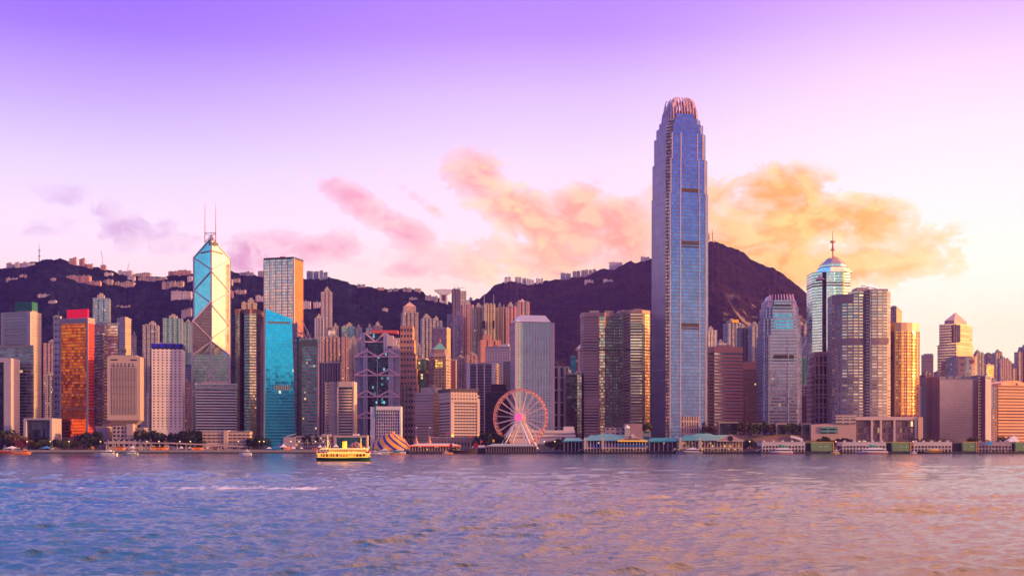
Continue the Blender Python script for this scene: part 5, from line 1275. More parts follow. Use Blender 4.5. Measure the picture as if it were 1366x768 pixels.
# ================================================================== masted mint glass tower
D = 1650; K5 = D/F
t = Thing('skyscraper', 'mint-green glass tower with a stepped pyramid top and tall red mast', 'skyscraper', (X(1111, D), D+22, GZ))
f_ce = fm('mint_ribbons', (.26, .30, .38), (.62, .80, .70), 2.6, 3.9, .97, .72, rough=.09, gv=.14, jit=.02, metal=1.0)
f_cev = fm('violet_notch', (.20, .17, .24), (.30, .28, .38), 2.6, 3.9, .9, .6, rough=.15)
f_cem = fm('mint_grid_glass', (.55, .60, .62), (.66, .80, .78), 2.6, 3.9, .9, .86, rough=.09, gv=.12, jit=.02, metal=1.0)
cxc = X(1111, D+24); cyc = D+24
px5 = [(1086.5, 12), (1097, 1), (1101, 6), (1102.5, 0), (1113, 0), (1113.6, -2), (1124, -2), (1127, 2.5), (1136, 6)]
pl = [(X(a, D), D+b) for a, b in px5]+[(X(1136, D), D+44), (X(1086.5, D), D+44)]
mb = MB(); mb.prism(pl, GZ, Z(362, D), [0, 1, 1, 3, 0, 0, 2, 0, 0, 0, 0], 4); t.part('wall', mb, [f_ce, f_cev, fm('gold_edge', (.9, .45, .08), (1, .6, .12), 3, 3.9, .8, .7), f_cem, m_roofgrey])
oc = lambda r_, f_=1.0: [(cxc+r_*math.cos(a), cyc+r_*math.sin(a)*f_) for a in [math.pi/8+i*math.pi/4 for i in range(8)]]
mb = MB(); mb.prism(oc(26.5*K5), Z(362, D), Z(355, D), 0, 1, top=oc(20*K5)); t.part('sloped_shoulder', mb, [f_cem, m_roofgrey])
mb = MB(); mb.prism(oc(17.5*K5), Z(355, D), Z(350, D), 0, 1); t.part('upper_drum', mb, [f_cem, m_roofgrey])
mb = MB(); mb.prism(oc(18*K5), Z(350, D), Z(341.5, D), 0, 0, top=oc(7.5*K5)); t.part('pyramid_roof', mb, mat('violet_slate', (.22, .18, .30), .4, metal=.3))
mb = MB(); mb.prism(oc(20.3*K5), Z(355.4, D), Z(354, D)); t.part('cornice', mb, mat('violet_slate', (.22, .18, .30), .4))
for (xa, xb, yt, yb) in ((1086.5, 1101, 367, 373), (1113.5, 1124.5, 359, 364.5)):
    mb = MB(); mb.face([(X(xa, D), D-2.4, Z(yb, D)), (X(xb, D), D-2.4, Z(yb, D)), (X((xa+xb)/2, D), D+2, Z(yt, D))]); mb.face([(X(xb, D), D-2.4, Z(yb, D)), (X(xb, D), D+8, Z(yb, D)), (X((xa+xb)/2, D), D+2, Z(yt, D))]); mb.face([(X(xa, D), D+8, Z(yb, D)), (X(xa, D), D-2.4, Z(yb, D)), (X((xa+xb)/2, D), D+2, Z(yt, D))])
    t.part('bay_gable', mb, mat('violet_slate', (.22, .18, .30), .4))
for (ya, yb) in ((376, 377.3), (379.5, 380.8)):
    mb = MB(); mb.prism([((p[0]-cxc)*1.006+cxc, (p[1]-cyc)*1.012+cyc) for p in pl], Z(yb, D), Z(ya, D)); t.part('service_band', mb, mat('maroon_band', (.20, .08, .10), .5))
mm_ = mat('mast_red', (.70, .20, .14), .4)
mb = MB(); mb.tube((cxc, cyc, Z(342, D)), (cxc, cyc, Z(318, D)), 1.0, .8, 8); mb.tube((cxc, cyc, Z(318, D)), (cxc, cyc, Z(303, D)), .7, .3, 8)
mb.tube((cxc, cyc, Z(330.5, D)), (cxc, cyc, Z(328.5, D)), 2.8, 2.4, 10); mb.tube((cxc, cyc, Z(328, D)), (cxc, cyc, Z(319, D)), 1.5, 1.0, 8)
mb.tube((cxc-2.6, cyc, Z(320.5, D)), (cxc-2.6, cyc, Z(316.5, D)), .8, .8, 8); mb.tube((cxc+2.6, cyc, Z(320.5, D)), (cxc+2.6, cyc, Z(316.5, D)), .8, .8, 8); mb.tube((cxc, cyc, Z(319.3, D)), (cxc, cyc, Z(317.7, D)), 3, 3, 10)
t.part('mast', mb, mm_)
mb = MB()
for dx_, dy_ in ((-8, -4), (8, -4), (8, 6), (-8, 6)): mb.bar((cxc+dx_, cyc+dy_, Z(342.5, D)), (cxc, cyc, Z(337.5, D)), .8)
t.part('mast_stay', mb, mm_)

# ---- mauve grid tower with tall dark windows
D = 1472; t = Thing('office_tower', 'mauve stone tower with a deep grid of tall dark windows below the mint tower', 'tower', (X(1098, D), D+15, GZ))
f_hf = fm('tall_dark_windows', (.44, .27, .26), (.04, .02, .04), 5.1, 11.8, .56, .86, rough=.2, wv=.08)
mb = MB(); mb.box(X(1087, D), X(1113.5, D), D, D+26, GZ, Z(470, D)); t.part('wall', mb, [f_hf])
mb = MB(); mb.box(X(1083, D), X(1087, D), D+3, D+26, GZ, Z(498, D)); t.part('side_bay', mb, [fm('side_bay_windows', (.44, .27, .26), (.04, .02, .04), 3.4, 5.9, .5, .6)])
mb = MB(); mb.box(X(1086.6, D), X(1113.8, D), D-.5, D+26.5, Z(472.5, D), Z(469, D)); t.part('cornice', mb, mat('mauve_granite', (.46, .28, .27), .7, var=.1))
for yy in (483, 504, 517, 530, 543, 556):
    mb = MB(); mb.box(X(1086.8, D), X(1113.7, D), D-.4, D+.1, Z(yy+1, D), Z(yy-.6, D)); t.part('cornice', mb, MATS['mauve_granite'])

# ---- curved pair of residential towers
D = 1430
f_fs1 = fm('curved_ribbon_flats', (.40, .31, .30), (.60, .56, .40), 6.6, 3.55, .82, .5, rough=.12, gv=.35, jit=.05, lit=.004)
f_fs2 = fm('curved_dark_flats', (.36, .28, .30), (.14, .12, .18), 4.2, 3.55, .45, .6, rough=.15, gv=.5)
f_fs3 = fm('balcony_stack', (.46, .36, .34), (.05, .03, .05), 20, 3.55, 1, .5, rough=.3)
t = plan_tower('lower left half of the curved mauve residential pair with mint windows', D, [(1113.8, 14), (1119, 8), (1125, 4.5), (1133, 1.5), (1139, 0), (1146, 0), (1155.3, 1.5), (1160, 2)], 392, [f_fs2, f_fs2, f_fs1, f_fs1, f_fs1, f_fs1, f_fs3], name='apartment_tower')
mb = MB(); mb.prism([(X(a, D), D+b-.5) for a, b in ((1138, 0), (1146, 0), (1158, 1.5))]+[(X(1158, D), D+22), (X(1138, D), D+22)], Z(392.2, D), Z(387.5, D)); t.part('upper_storey', mb, [f_fs1])
mb = MB(); mb.prism([(X(a, D), D+b-.55) for a, b in ((1113.6, 14), (1119, 8), (1125, 4.5), (1133, 1.5), (1139, 0), (1146, 0), (1155.3, 1.5))]+[(X(1155, D), D+3), (X(1114.4, D), D+18)], Z(458.5, D), Z(451, D)); t.part('service_band', mb, m_brn2) if False else t.part('service_band', mb, mat('mauve_band', (.34, .23, .22), .7, var=.1))
mb = MB(); mb.prism([(X(a, D), D+b-.5) for a, b in ((1113.6, 14), (1119, 8), (1125, 4.5), (1133, 1.5), (1138, 0))]+[(X(1138, D), D+3), (X(1114.4, D), D+18)], Z(404, D), Z(392, D)); t.part('top_band', mb, MATS['mauve_band'])
t = plan_tower('taller right half of the curved mauve residential pair with a crane on its roof', D-3, [(1155.5, 0), (1160.5, 0), (1162, -1.5), (1171, -2), (1183, -1), (1184, 0), (1189, 3)], 388, [f_fs3, f_fs1, f_fs1, f_fs1, f_fs1, f_fs3], name='apartment_tower')
mb = MB(); mb.box(X(1144, D), X(1160, D), D+3, D+24, Z(391.9, D), Z(383, D)); t.part('plant_block', mb, mat('rose_panel', (.46, .33, .34), .6))
mb = MB(); mb.box(X(1160, D), X(1184, D), D-2, D+24, Z(388, D), Z(385.5, D)); t.part('plant_block', mb, mat('rose_panel', (.46, .33, .34), .6))
mb = MB(); mb.prism([(X(a, D), D+b-3.6) for a, b in ((1161.5, -1.5), (1171, -2), (1184, -1))]+[(X(1184, D), D), (X(1161.5, D), D)], Z(458.5, D), Z(451, D)); t.part('service_band', mb, MATS['mauve_band'])
mb = MB(); mb.bar((X(1153, D), D+10, Z(383, D)), (X(1153, D), D+10, Z(379.5, D)), .9); mb.bar((X(1153, D), D+10, Z(379.5, D)), (X(1173, D), D+10, Z(383.5, D)), .8); t.part('roof_crane', mb, MATS['pink_steel'])
t = tower('apartment_tower', 'tower glowing orange on its right side between the curved pair and the gold tower', 1186, 1196, 1203, 410, 1760, 24, (f_pinkres2, fm('bright_orange_side', (.80, .42, .12), (.4, .2, .08), 3, 3.1, .35, .5)), plant=[(1188, 1193, 406)], depth=20)  # orange sunlight on the right side is painted into the wall colour

# ---- gold tower
D = 1440
f_gold = fm('gold_window_wall', (.78, .30, .12), (1.0, .58, .16), 3.55, 3.75, .72, .60, rough=.16, gv=.22, jit=.07, metal=1.0)  # sunset gold on the front put into wall and glass colour
f_gold_shade = fm('gold_shadow_side', (.26, .17, .16), (.1, .07, .08), 9, 12, .3, .1)  # shaded flank of the same tower, painted darker
t = plan_tower('hotel tower of glowing gold windows at the right of the curved pair', D, [(1188, 22), (1194.5, 2), (1202, 0), (1210, .6), (1218, 2.6), (1224, 5.5), (1230, 10.5)], 441, [f_gold_shade]+[f_gold]*5, name='hotel_tower', cat='hotel')
mg_ = mat('gold_stone', (.74, .46, .28), .5, metal=.25, var=.06)
mb = MB(); mb.prism([(p[0], p[1]-.5) for p in t.pl[:7]]+[(t.pl[6][0], D+33), (t.pl[0][0], D+33)], Z(441.5, D), Z(430, D)); t.part('crown_wall', mb, mg_)
for k_ in range(1, 7):
    a_ = t.pl[k_]; mb = MB(); mb.bar((a_[0], a_[1]-.35, Z(558, D)), (a_[0], a_[1]-.35, Z(441, D)), .9, .9); t.part('pier', mb, mg_)
mb = MB(); mb.prism([(p[0], p[1]-.3) for p in t.pl[1:7]]+[(t.pl[6][0], D+30), (t.pl[1][0], D+30)], GZ, Z(553, D)); t.part('red_base_band', mb, fm('red_base', (.5, .16, .08), (.12, .03, .03), 3.5, 9, .7, .8))

# ---- mall podium in front
D = 1400
mcp = mat('mall_stone', (.54, .38, .32), .75, var=.1); mfr = mat('mall_frame', (.66, .50, .44), .6, var=.06)
t = Thing('shopping_mall', 'wide pink-cream mall podium, blank on the left and framed glass on the right', 'building', (X(1160, D), D+10, GZ))
mb = MB(); mb.prism([(X(1082, D), D), (X(1142, D), D), (X(1142, D), D+28), (X(1082, D), D+28)], GZ, [Z(566, D), Z(563, D), Z(563, D), Z(566, D)]); t.part('blank_wall', mb, mcp)
mb = MB(); mb.box(X(1142, D), X(1221, D), D+3, D+28, GZ, Z(560, D)); t.part('glass_wall', mb, [fm('mall_glass', (.30, .18, .17), (.30, .20, .20), 3.2, 7.5, .75, .8, lit=.05, gv=.5)])
mb = MB(); mb.box(X(1141, D), X(1224, D), D-1, D+29, Z(560, D), Z(555.6, D)); t.part('roof_slab', mb, mfr)
for xx in (1163, 1175, 1193, 1222):
    mb = MB(); mb.box(X(xx-1.3, D), X(xx+1.3, D), D-.8, D+2.8, GZ, Z(560, D)); t.part('frame_column', mb, mfr)
mb = MB(); mb.box(X(1224, D), X(1230.5, D), D-2, D+20, GZ, Z(556, D)); t.part('gold_end_wall', mb, mg_)
mb = MB(); mb.box(X(1115, D), X(1141, D), D-1.5, D+14, Z(565, D), Z(555.3, D)); t.part('rooftop_pavilion', mb, [fm('pavilion', (.50, .38, .34), (.12, .2, .2), 8, 4.0, .8, .4)])
mb = MB(); mb.box(X(1114.5, D), X(1141.5, D), D-2, D+14.5, Z(555.3, D), Z(553.6, D)); t.part('pavilion_roof', mb, mfr)
mb = MB(); mb.box(X(1094, D), X(1117, D), D-1, D-.05, Z(577.5, D), Z(569, D)); t.part('teal_balcony', mb, [fm('teal_balcony', (.1, .32, .30), (.05, .04, .05), 9, 4.2, .85, .45, lit=.05)])

# ================================================================== right end
f_res_r = fm('peach_housing', (.50, .34, .26), (.2, .13, .12), 3.0, 3.0, .42, .5, blinds=.1)
f_res_r2 = fm('peach_lined_housing', (.52, .36, .29), (.28, .18, .18), 40, 3.1, 1, .4, rough=.5, metal=.3)
t = tower('apartment_tower', 'round-topped peach building with faint floor lines right of the gold tower', 1229, 1245, 1256, 474, 1980, 20, (f_res_r2, f_res_r2), plant=[(1232, 1244, 471)])
t = tower('office_block', 'maroon block with grey horizontal shelves right of the gold tower', 1229, 1243.5, 1245, 517, 1540, 8, (fm('shelf_block', (.36, .22, .23), (.08, .04, .06), 20, 3.9, 1, .55), m_trim), depth=22, bands=(3.9, 1.2, .5), bandm=MATS['mauve_stone'])
flats('small dark flats behind the maroon shelf block', 1232, 1243, 499, 1650, fm('dark_rose_flats', (.26, .15, .17), (.08, .05, .07), 2.8, 3, .5, .5), notch=1)
# pointed tower
D = 1720; 
f_cos = fm('rose_glass_tower', (.38, .25, .27), (.34, .26, .31), 40, 3.9, 1, .5, rough=.25, gv=.2, metal=.8)
f_cos_sunlit = fm('gold_rose_side', (.72, .44, .26), (.8, .5, .25), 40, 3.9, 1, .5, rough=.3, metal=.8)  # sunlit copy of the rose glass, gold light put into its colour
t = tower('office_tower', 'rose glass tower with stepped shoulders and a peaked gable top', 1250.5, 1276, 1298.5, 459, D, 46, (f_cos, f_cos_sunlit), depth=30, parapet=0)
fr = t.fr
mb = MB(); mb.prism(fr.rect(.5, fr.a-2.5, .5, fr.c-2.5), fr.z(459), fr.z(431), [1, 0, 1, 0], 2); t.part('upper_shaft', mb, [f_cos, f_cos_sunlit, m_roofgrey])
m_pk = mat('peak_rose', (.56, .32, .30), .5)
ins = 6.5; rc = fr.rect(ins, fr.a-ins-1, ins, fr.c-ins-1)
mb = MB(); mb.prism(rc, fr.z(431), fr.z(426)); t.part('peak_base', mb, m_pk)
mid = (sum(p[0] for p in rc)/4, sum(p[1] for p in rc)/4); mb = MB()
for i in range(4):
    a_, b_ = rc[i], rc[(i+1) % 4]; mb.face([(a_[0], a_[1], fr.z(426)), (b_[0], b_[1], fr.z(426)), (mid[0], mid[1], fr.z(413.5))])
t.part('pyramid_roof', mb, m_pk)
mb = MB(); p = fr.pt(-.6, -.6); mb.box(p[0]-5.2, p[0]+5.2, p[1]-.2, p[1]+6, fr.z(456), fr.z(433)); t.part('dark_corner_slot', mb, fm('corner_slot', (.14, .07, .09), (.3, .22, .24), 3.4, 3.9, .3, .9))
mb = MB(); p = fr.pt(0, 0); fbox(mb, fr, fr.si(1271), fr.si(1256), -.5, .3, fr.z(503), fr.z(482)); t.part('dark_window_patch', mb, fm('dark_patch', (.30, .18, .2), (.08, .04, .06), 3, 3.9, .9, .6))
# rounded building with round emblem disc
D = 1600
t = plan_tower('round-cornered mauve and green-grey block with a plain disc emblem near its top', D, [(1274, 6), (1278, 1), (1288, 0), (1296, 0), (1302, 2), (1306, 8)], 476,
               [f_mauve, fm('mauve_slot_wall', (.40, .26, .26), (.14, .08, .1), 8, 8, .5, .25), fm('greygreen_panel', (.34, .33, .30), (.36, .36, .34), 3, 3.9, .9, .9, rough=.3), f_res_r, f_res_r])
cxr = X(1296.5, D); mb = MB(); mb.tube((cxr, D-.9, Z(482, D)), (cxr, D+.6, Z(482, D)), 3.6, 3.6, 20); t.part('emblem_disc', mb, mat('emblem_rose', (.55, .25, .22), .5))
mb = MB(); mb.tube((cxr, D-1.2, Z(482, D)), (cxr, D-.8, Z(482, D)), 2.0, 2.0, 16); t.part('emblem_centre', mb, mat('emblem_dark', (.20, .10, .12), .5))
mb = MB(); mb.prism(t.shr(1.02), Z(477, D), Z(474.8, D)); t.part('roof_rim', mb, MATS['mauve_stone'])
t = flats('mauve housing tower with thin roof mast right of the emblem block', 1300, 1314, 471, 1800, f_mauve, notch=2, spire=9)
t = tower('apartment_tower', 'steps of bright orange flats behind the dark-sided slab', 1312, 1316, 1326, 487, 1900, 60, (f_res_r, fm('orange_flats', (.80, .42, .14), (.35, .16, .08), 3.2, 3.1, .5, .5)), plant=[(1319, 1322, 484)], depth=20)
# mirror slab
D = 1450
f_mir = fm('rose_mirror_wall', (.44, .28, .30), (.62, .42, .44), 1.6, 1.9, .95, .94, rough=.16, gv=.06, jit=.006, metal=1.0)
t = tower('office_block', 'blank rose mirror-glass slab with plant cabins along its roof', 1253.5, 1304, 1305, 506, D, 6, (f_mir, f_mauve), depth=30, parapet=1)
fr = t.fr
m_rw = fm('rose_ribbed_wall', (.28, .17, .19), (.2, .12, .14), 2.2, 99, .5, 1, rough=.6, metal=.2)
mb = MB(); mb.prism([(X(1242.5, D), D+14), (X(1253.6, D), D+2), (X(1253.6, D), D+34), (X(1242.5, D), D+34)], GZ, Z(502, D)); t.part('ribbed_wing', mb, [m_rw])
mb = MB(); mb.box(X(1304.4, D), X(1309, D), D-1, D+24, GZ, Z(500, D)); t.part('window_wing', mb, [fm('mauve_slots', (.38, .26, .28), (.08, .05, .08), 4, 3.6, .6, .4)])
for a_, b_ in ((1253, 1264), (1267, 1273), (1276, 1284), (1288, 1296), (1298, 1304)):
    mb = MB(); mb.box(X(a_, D), X(b_, D), D+5, D+20, Z(506, D), Z(500.5+(a_ % 3)*.6, D)); t.part('roof_cabin', mb, m_plant)
t = tower('office_slab', 'blue-grey slab tower with a maroon left side', 1308, 1314.5, 1322.5, 501.5, 1428, 52, (mat('maroon_wall', (.20, .09, .11), .7, var=.1), mat('bluegrey_wall', (.34, .30, .38), .6, var=.12)), depth=16, parapet=.8)
fr = t.fr
for k_ in range(3):
    mb = MB(); fbox(mb, fr, -.25, .1, fr.c*(.2+.27*k_), fr.c*(.3+.27*k_), fr.z(504.5), fr.z(503)); t.part('slot_window', mb, m_dark)
for a_, b_, y_, m_, lb in ((1327, 1338, 470, f_res_r, 'tall peach housing tower with raised core at the right'), (1333, 1343, 478, f_pinkres, 'pink housing tower in front of the raised-core one'), (1341.5, 1350, 481, f_pinkres2, 'shorter rose housing tower right of the pink one'),
                           (1322, 1331, 491, f_mauve, 'small mauve housing tower above the low pink block'), (1350, 1358, 491, f_res_r, 'squat plain peach block between housing towers'), (1357, 1369, 469, f_res_r, 'peach housing tower cut by the right edge'), (1364, 1380, 462, f_pinkres, 'rose tower at the very right edge')):
    flats(lb, a_, b_, y_, 1950+int(a_) % 7*20, m_, notch=2 if b_-a_ > 9 else 1)
flats('green-grey mid-rise between the blue-grey slab and orange banded building', 1321, 1332, 508, 1700, f_greyres, notch=2)
flats('low pink block with tiny windows beside the orange banded building', 1322, 1332, 546, 1520, f_pinkres, notch=1, top_step=False)
# orange banded building
D = 1450
f_or = fm('orange_ribbons_wall', (.66, .34, .20), (.12, .06, .06), 40, 3.7, 1, .45, rough=.3)
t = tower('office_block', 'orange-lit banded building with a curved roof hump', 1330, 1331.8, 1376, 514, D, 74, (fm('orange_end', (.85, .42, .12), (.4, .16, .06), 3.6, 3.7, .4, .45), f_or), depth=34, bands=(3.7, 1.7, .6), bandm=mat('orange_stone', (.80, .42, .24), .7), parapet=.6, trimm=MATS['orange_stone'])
fr = t.fr
mb = MB(); q = []
for k_ in range(9): s_ = k_/8; q.append((fr.sj(1337)+(fr.sj(1372)-fr.sj(1337))*s_, fr.z(514)+6.5*math.sin(math.pi*(.10+.85*s_))**.7))
for (i0_, z0_), (i1_, z1_) in zip(q[:-1], q[1:]):
    P = [fr.pt(2, i0_), fr.pt(2, i1_), fr.pt(26, i1_), fr.pt(26, i0_)]; mb.prism(P, fr.z(514), [z0_, z1_, z1_, z0_])
t.part('roof_hump', mb, MATS['orange_stone'])
# ================================================================== houses and masts on the hills
def hillhouse(label, x0, x1, yt, yb, m_, n=1, cat='house', name='hillside_building', roofm=None, dep=None, spire=None):
    h_ = on_hill((x0+x1)/2, yb); Dh, zg, _ = h_
    Dh = Dh-4
    w_ = (x1-x0)/F*Dh; xa = X(x0, Dh); zb = zg-9; ht = max(Z(yt, Dh), zg+3)
    dep = dep or min(16, max(8, w_*.4))
    t = Thing(name, label, cat, ((X(x0, Dh)+X(x1, Dh))/2, Dh, zb))
    rs = random.Random(int(x0*13+yt*7))
    for k in range(n):
        a_, b_ = xa+w_*k/n, xa+w_*(k+1)/n; zt = zg+(ht-zg)*(1 if n == 1 else rs.uniform(.62, 1.0)); g_ = 0 if n == 1 else .35*w_/n*rs.uniform(.2, .6)
        yo = rs.uniform(0, 3) if n > 1 else 0
        mb = MB(); mb.box(a_, b_-g_, Dh+yo, Dh+yo+dep, zb, zt); t.part('wall', mb, [m_])
        mb = MB(); mb.box(a_-.3, b_-g_+.3, Dh+yo-.4, Dh+yo+dep+.3, zt, zt+.9); t.part('roof', mb, roofm or m_roofgrey)
        if (b_-a_) > 7: 
            mb = MB(); q = a_+(b_-g_-a_)*rs.uniform(.25, .6); mb.box(q, q+3.2, Dh+yo+3, Dh+yo+7, zt+.9, zt+3.2); t.part('roof_hut', mb, m_plant)
    if spire:
        mb = MB(); mb.tube((t.loc[0], Dh+4, ht), (t.loc[0], Dh+4, Z(spire, Dh)), .5, .25, 6); t.part('antenna', mb, m_steel)
    return t
h_sal = fm('hill_salmon', (.62, .32, .26), (.12, .09, .1), 4, 3.4, .45, .5)
h_cr = fm('hill_cream', (.58, .42, .34), (.10, .08, .1), 5, 3.6, .5, .5)
h_wh = fm('hill_white', (.66, .54, .56), (.12, .11, .15), 5, 3.6, .5, .45)
h_mv = fm('hill_mauve', (.42, .33, .40), (.12, .11, .17), 4, 3.4, .5, .5)
h_rd = fm('hill_red', (.46, .16, .20), (.4, .3, .32), 6, 40, .3, 1)
h_bl = fm('hill_blue', (.26, .26, .38), (.14, .16, .25), 4, 3.4, .5, .5)
h_tr = mat('teal_roof', (.06, .30, .34), .6)
for a in [
 ('pinkish white house cluster at the far left end of the skyline ridge', 8, 19, 351, 358, h_wh, 3), ('row of white ridge houses just left of the tall thin mast', 20, 45, 349.5, 357, h_wh, 5),
 ('dim rose terrace on the slope below the leftmost ridge houses', 8, 24, 371, 374.5, h_cr, 3), ('small rose roofed villa right of the dim rose terrace', 26, 35, 368.5, 371.5, h_cr, 2),
 ('lone tiny house on the dark slope left of the long stepped terrace', 67, 74, 373, 376, h_cr, 1), ('long stepped salmon terrace of flats on the upper left slope', 88, 120, 366, 378, h_sal, 5),
 ('lower salmon tail house at the right end of the long stepped terrace', 120, 134, 375, 381, h_sal, 3), ('tallest salmon blocks on the left skyline', 92, 102, 342, 352, h_sal, 2),
 ('second salmon tower group on the left skyline', 105, 113, 344.5, 355, h_sal, 2), ('lower salmon blocks stepping down right of the second group', 112, 123, 351, 358, h_sal, 3),
 ('small salmon house under the thin construction crane', 134, 141, 354, 359, h_sal, 1), ('white hillside block above the pair of salmon flats', 139, 150, 363, 369.5, h_wh, 2),
 ('salmon flats with three bays, left of the wide windowed block', 137, 150, 372.5, 380, h_cr, 3), ('wide windowed rose block right of the three-bay flats', 153, 179, 374.5, 383, h_cr, 4),
 ('cream school-like block on the ridge with small crane behind', 157, 176, 360.5, 368, h_wh, 3), ('white house below the cream ridge block', 170, 180, 368, 374, h_wh, 2),
 ('string of cream houses following the ridge to the right', 178, 200, 364, 369, h_cr, 4), ('long line of cream flats below the ridge string', 184, 222, 370, 376, h_cr, 8),
 ('white long villa with a raised end on the lower left slope', 50, 68, 392.5, 397, h_wh, 3), ('small white villa below and right of the long villa', 64, 75, 400.5, 405, h_wh, 2),
 ('broken rose retaining houses above the orange-striped slim tower', 154, 174, 408.5, 411, h_cr, 4), ('dark red brick blocks on the skyline left of the prism tower', 224, 255, 360, 368, h_sal, 5),
 ('zigzag row of cream flats left of the prism tower', 216, 244, 374, 382, h_cr, 6), ('large pale slab of flats half hidden by the prism tower', 228, 256, 383.5, 399, h_wh, 2),
 ('white house poking out beside the prism tower above the pale slab', 250, 256, 368.5, 376, h_wh, 1), ('mauve block with dark squares under the pale slab', 242, 256, 411, 423, h_mv, 2),
 ('salmon hut on the skyline right of the prism tower', 300, 306, 359.5, 364, h_sal, 1), ('white block right of the prism tower', 300, 310, 372.5, 382, h_wh, 1),
 ('cream villa right of the white block', 310, 320, 371.5, 377, h_cr, 2), ('red and white striped flats beside the prism tower', 300, 311, 384, 398, h_rd, 2),
 ('cream flats right of the red and white striped flats', 313, 328, 385, 393, h_cr, 3), ('white house above the octagonal dark tower', 341, 353, 394, 402, h_wh, 2),
 ('mauve row on the skyline right of the prism tower', 319, 338, 362.5, 368, h_mv, 4), ('mauve block on the skyline left of the steel grid tower', 344, 353, 362, 369, h_mv, 1),
 ('blue-grey ridge tower nearest the steel grid tower', 409, 417, 362, 371, h_bl, 1), ('middle of the three blue-grey ridge towers', 418, 425, 362.5, 371, h_bl, 1),
 ('largest dark blue ridge tower of the three', 426, 437, 361, 373, h_bl, 2), ('white villa below the blue-grey ridge towers', 404, 414, 402, 412, h_wh, 1),
 ('white fan-shaped terrace beside the tall slender housing tower', 418, 427, 403, 410, h_wh, 1), ('teal roofed villa on the falling ridge', 476, 488, 379.5, 384, h_tr, 2),
 ('salmon villa row after the teal roofed villa', 503, 513, 382.5, 388, h_sal, 2), ('long teal roofed house on the ridge', 517, 532, 385, 389, h_tr, 2),
 ('teal roofed lookout on the highest part of the middle ridge', 537, 550, 383.5, 389, h_tr, 2), ('cream huts at the edge where the middle ridge drops', 553, 562, 385, 390, h_cr, 2),
 ('white roof alone on the dark middle slope', 510, 517, 411.5, 415, h_wh, 1), ('pale terrace on the middle slope above the pyramid-roofed tower', 546, 557, 396.5, 400, h_mv, 2),
 ('grey-violet low row left of the anvil-shaped lookout', 567, 584, 394, 402, h_mv, 4), ('tiny hut on the saddle right of the masted dark tower', 626, 630, 397.5, 402, h_cr, 1),
 ('white twin block, first on the rising right ridge', 673, 682, 368, 376, h_wh, 2), ('white rounded towers right of the first twin block', 687, 696, 369, 378, h_wh, 2),
 ('low white link block between rounded ridge towers', 696.5, 702, 371.5, 379, h_wh, 1), ('white pair with three round bays on the ridge', 702.5, 713, 371, 380, h_wh, 3),
 ('last small white trio on the flat part of the ridge', 715, 725, 371.5, 378, h_wh, 3), ('teal-fronted ridge block alone left of the long cream row', 748, 762, 362.5, 373, h_bl, 2),
 ('cream tower block left in the long ridge row', 764, 775, 360, 369.5, h_cr, 2), ('long cream row of ridge blocks', 775.5, 796, 357.5, 367.5, h_cr, 4),
 ('white box-like ridge hotel right of the cream row', 813, 830, 350, 358.5, h_wh, 1), ('white villa cluster just under the ridge', 780, 793, 373, 378.5, h_wh, 3),
 ('white villa right of the villa cluster', 805, 819, 372.5, 377, h_wh, 2)]:
    t = hillhouse(*a)
    if a[5] is h_tr:
        for c_ in t.o.children:
            if c_.name.startswith('wall'): c_.data.materials[0] = h_cr
            elif c_.name.startswith('roof'): c_.data.materials[0] = h_tr
hillhouse('white station with a short antenna beside the tallest tower', 855, 867, 342.5, 349, h_wh, 2, spire=338)
# anvil-shaped lookout
Dh, zg, _ = on_hill(591, 404); Dh -= 6
t = Thing('lookout_building', 'white anvil-shaped lookout building with a sweeping bowl roof on the saddle', 'building', (X(591, Dh), Dh, zg-8))
mb = MB(); mb.box(X(586.3, Dh), X(589, Dh), Dh, Dh+20, zg-8, Z(394, Dh)); mb.box(X(594.5, Dh), X(597, Dh), Dh, Dh+20, zg-8, Z(394, Dh)); t.part('support_leg', mb, m_white)
mb = MB(); mb.box(X(589, Dh), X(594.5, Dh), Dh+3, Dh+18, zg-8, Z(400.5, Dh)); t.part('base_block', mb, m_white)
mb = MB(); mb.box(X(588, Dh), X(596, Dh), Dh+2, Dh+18, Z(400.5, Dh), Z(394, Dh)); t.part('red_brown_floor', mb, mat('maroon_wall', (.2, .09, .11), .7))
mb = MB(); n = 10
for i in range(n):
    s0, s1 = i/n, (i+1)/n
    def prof(s_): x_ = 579.3+24*s_; u_ = (x_-591.5)/12; return x_, 393.5-7.2*abs(u_)**1.7*(1.0 if u_ < 0 else .75), 385.5+(0 if u_ > -.6 else -.0)+.8*abs(u_)
    (xa, ba, ta), (xb, bb, tb_) = prof(s0), prof(s1)
    ba = max(ba, ta+.9); bb = max(bb, tb_+.9)
    P = [(X(xa, Dh), Dh-3), (X(xb, Dh), Dh-3), (X(xb, Dh), Dh+22), (X(xa, Dh), Dh+22)]
    lo = [Z(ba, Dh), Z(bb, Dh), Z(bb, Dh), Z(ba, Dh)]; hi = [Z(ta, Dh), Z(tb_, Dh), Z(tb_, Dh), Z(ta, Dh)]
    q = [(P[k_][0], P[k_][1], lo[k_]) for k_ in range(4)]+[(P[k_][0], P[k_][1], hi[k_]) for k_ in range(4)]
    mb.face([q[0], q[1], q[5], q[4]]); mb.face([q[2], q[3], q[7], q[6]]); mb.face([q[4], q[5], q[6], q[7]]); mb.face([q[3], q[2], q[1], q[0]])
    if i == 0: mb.face([q[3], q[0], q[4], q[7]])
    if i == n-1: mb.face([q[1], q[2], q[6], q[5]])
t.part('bowl_roof', mb, m_white)
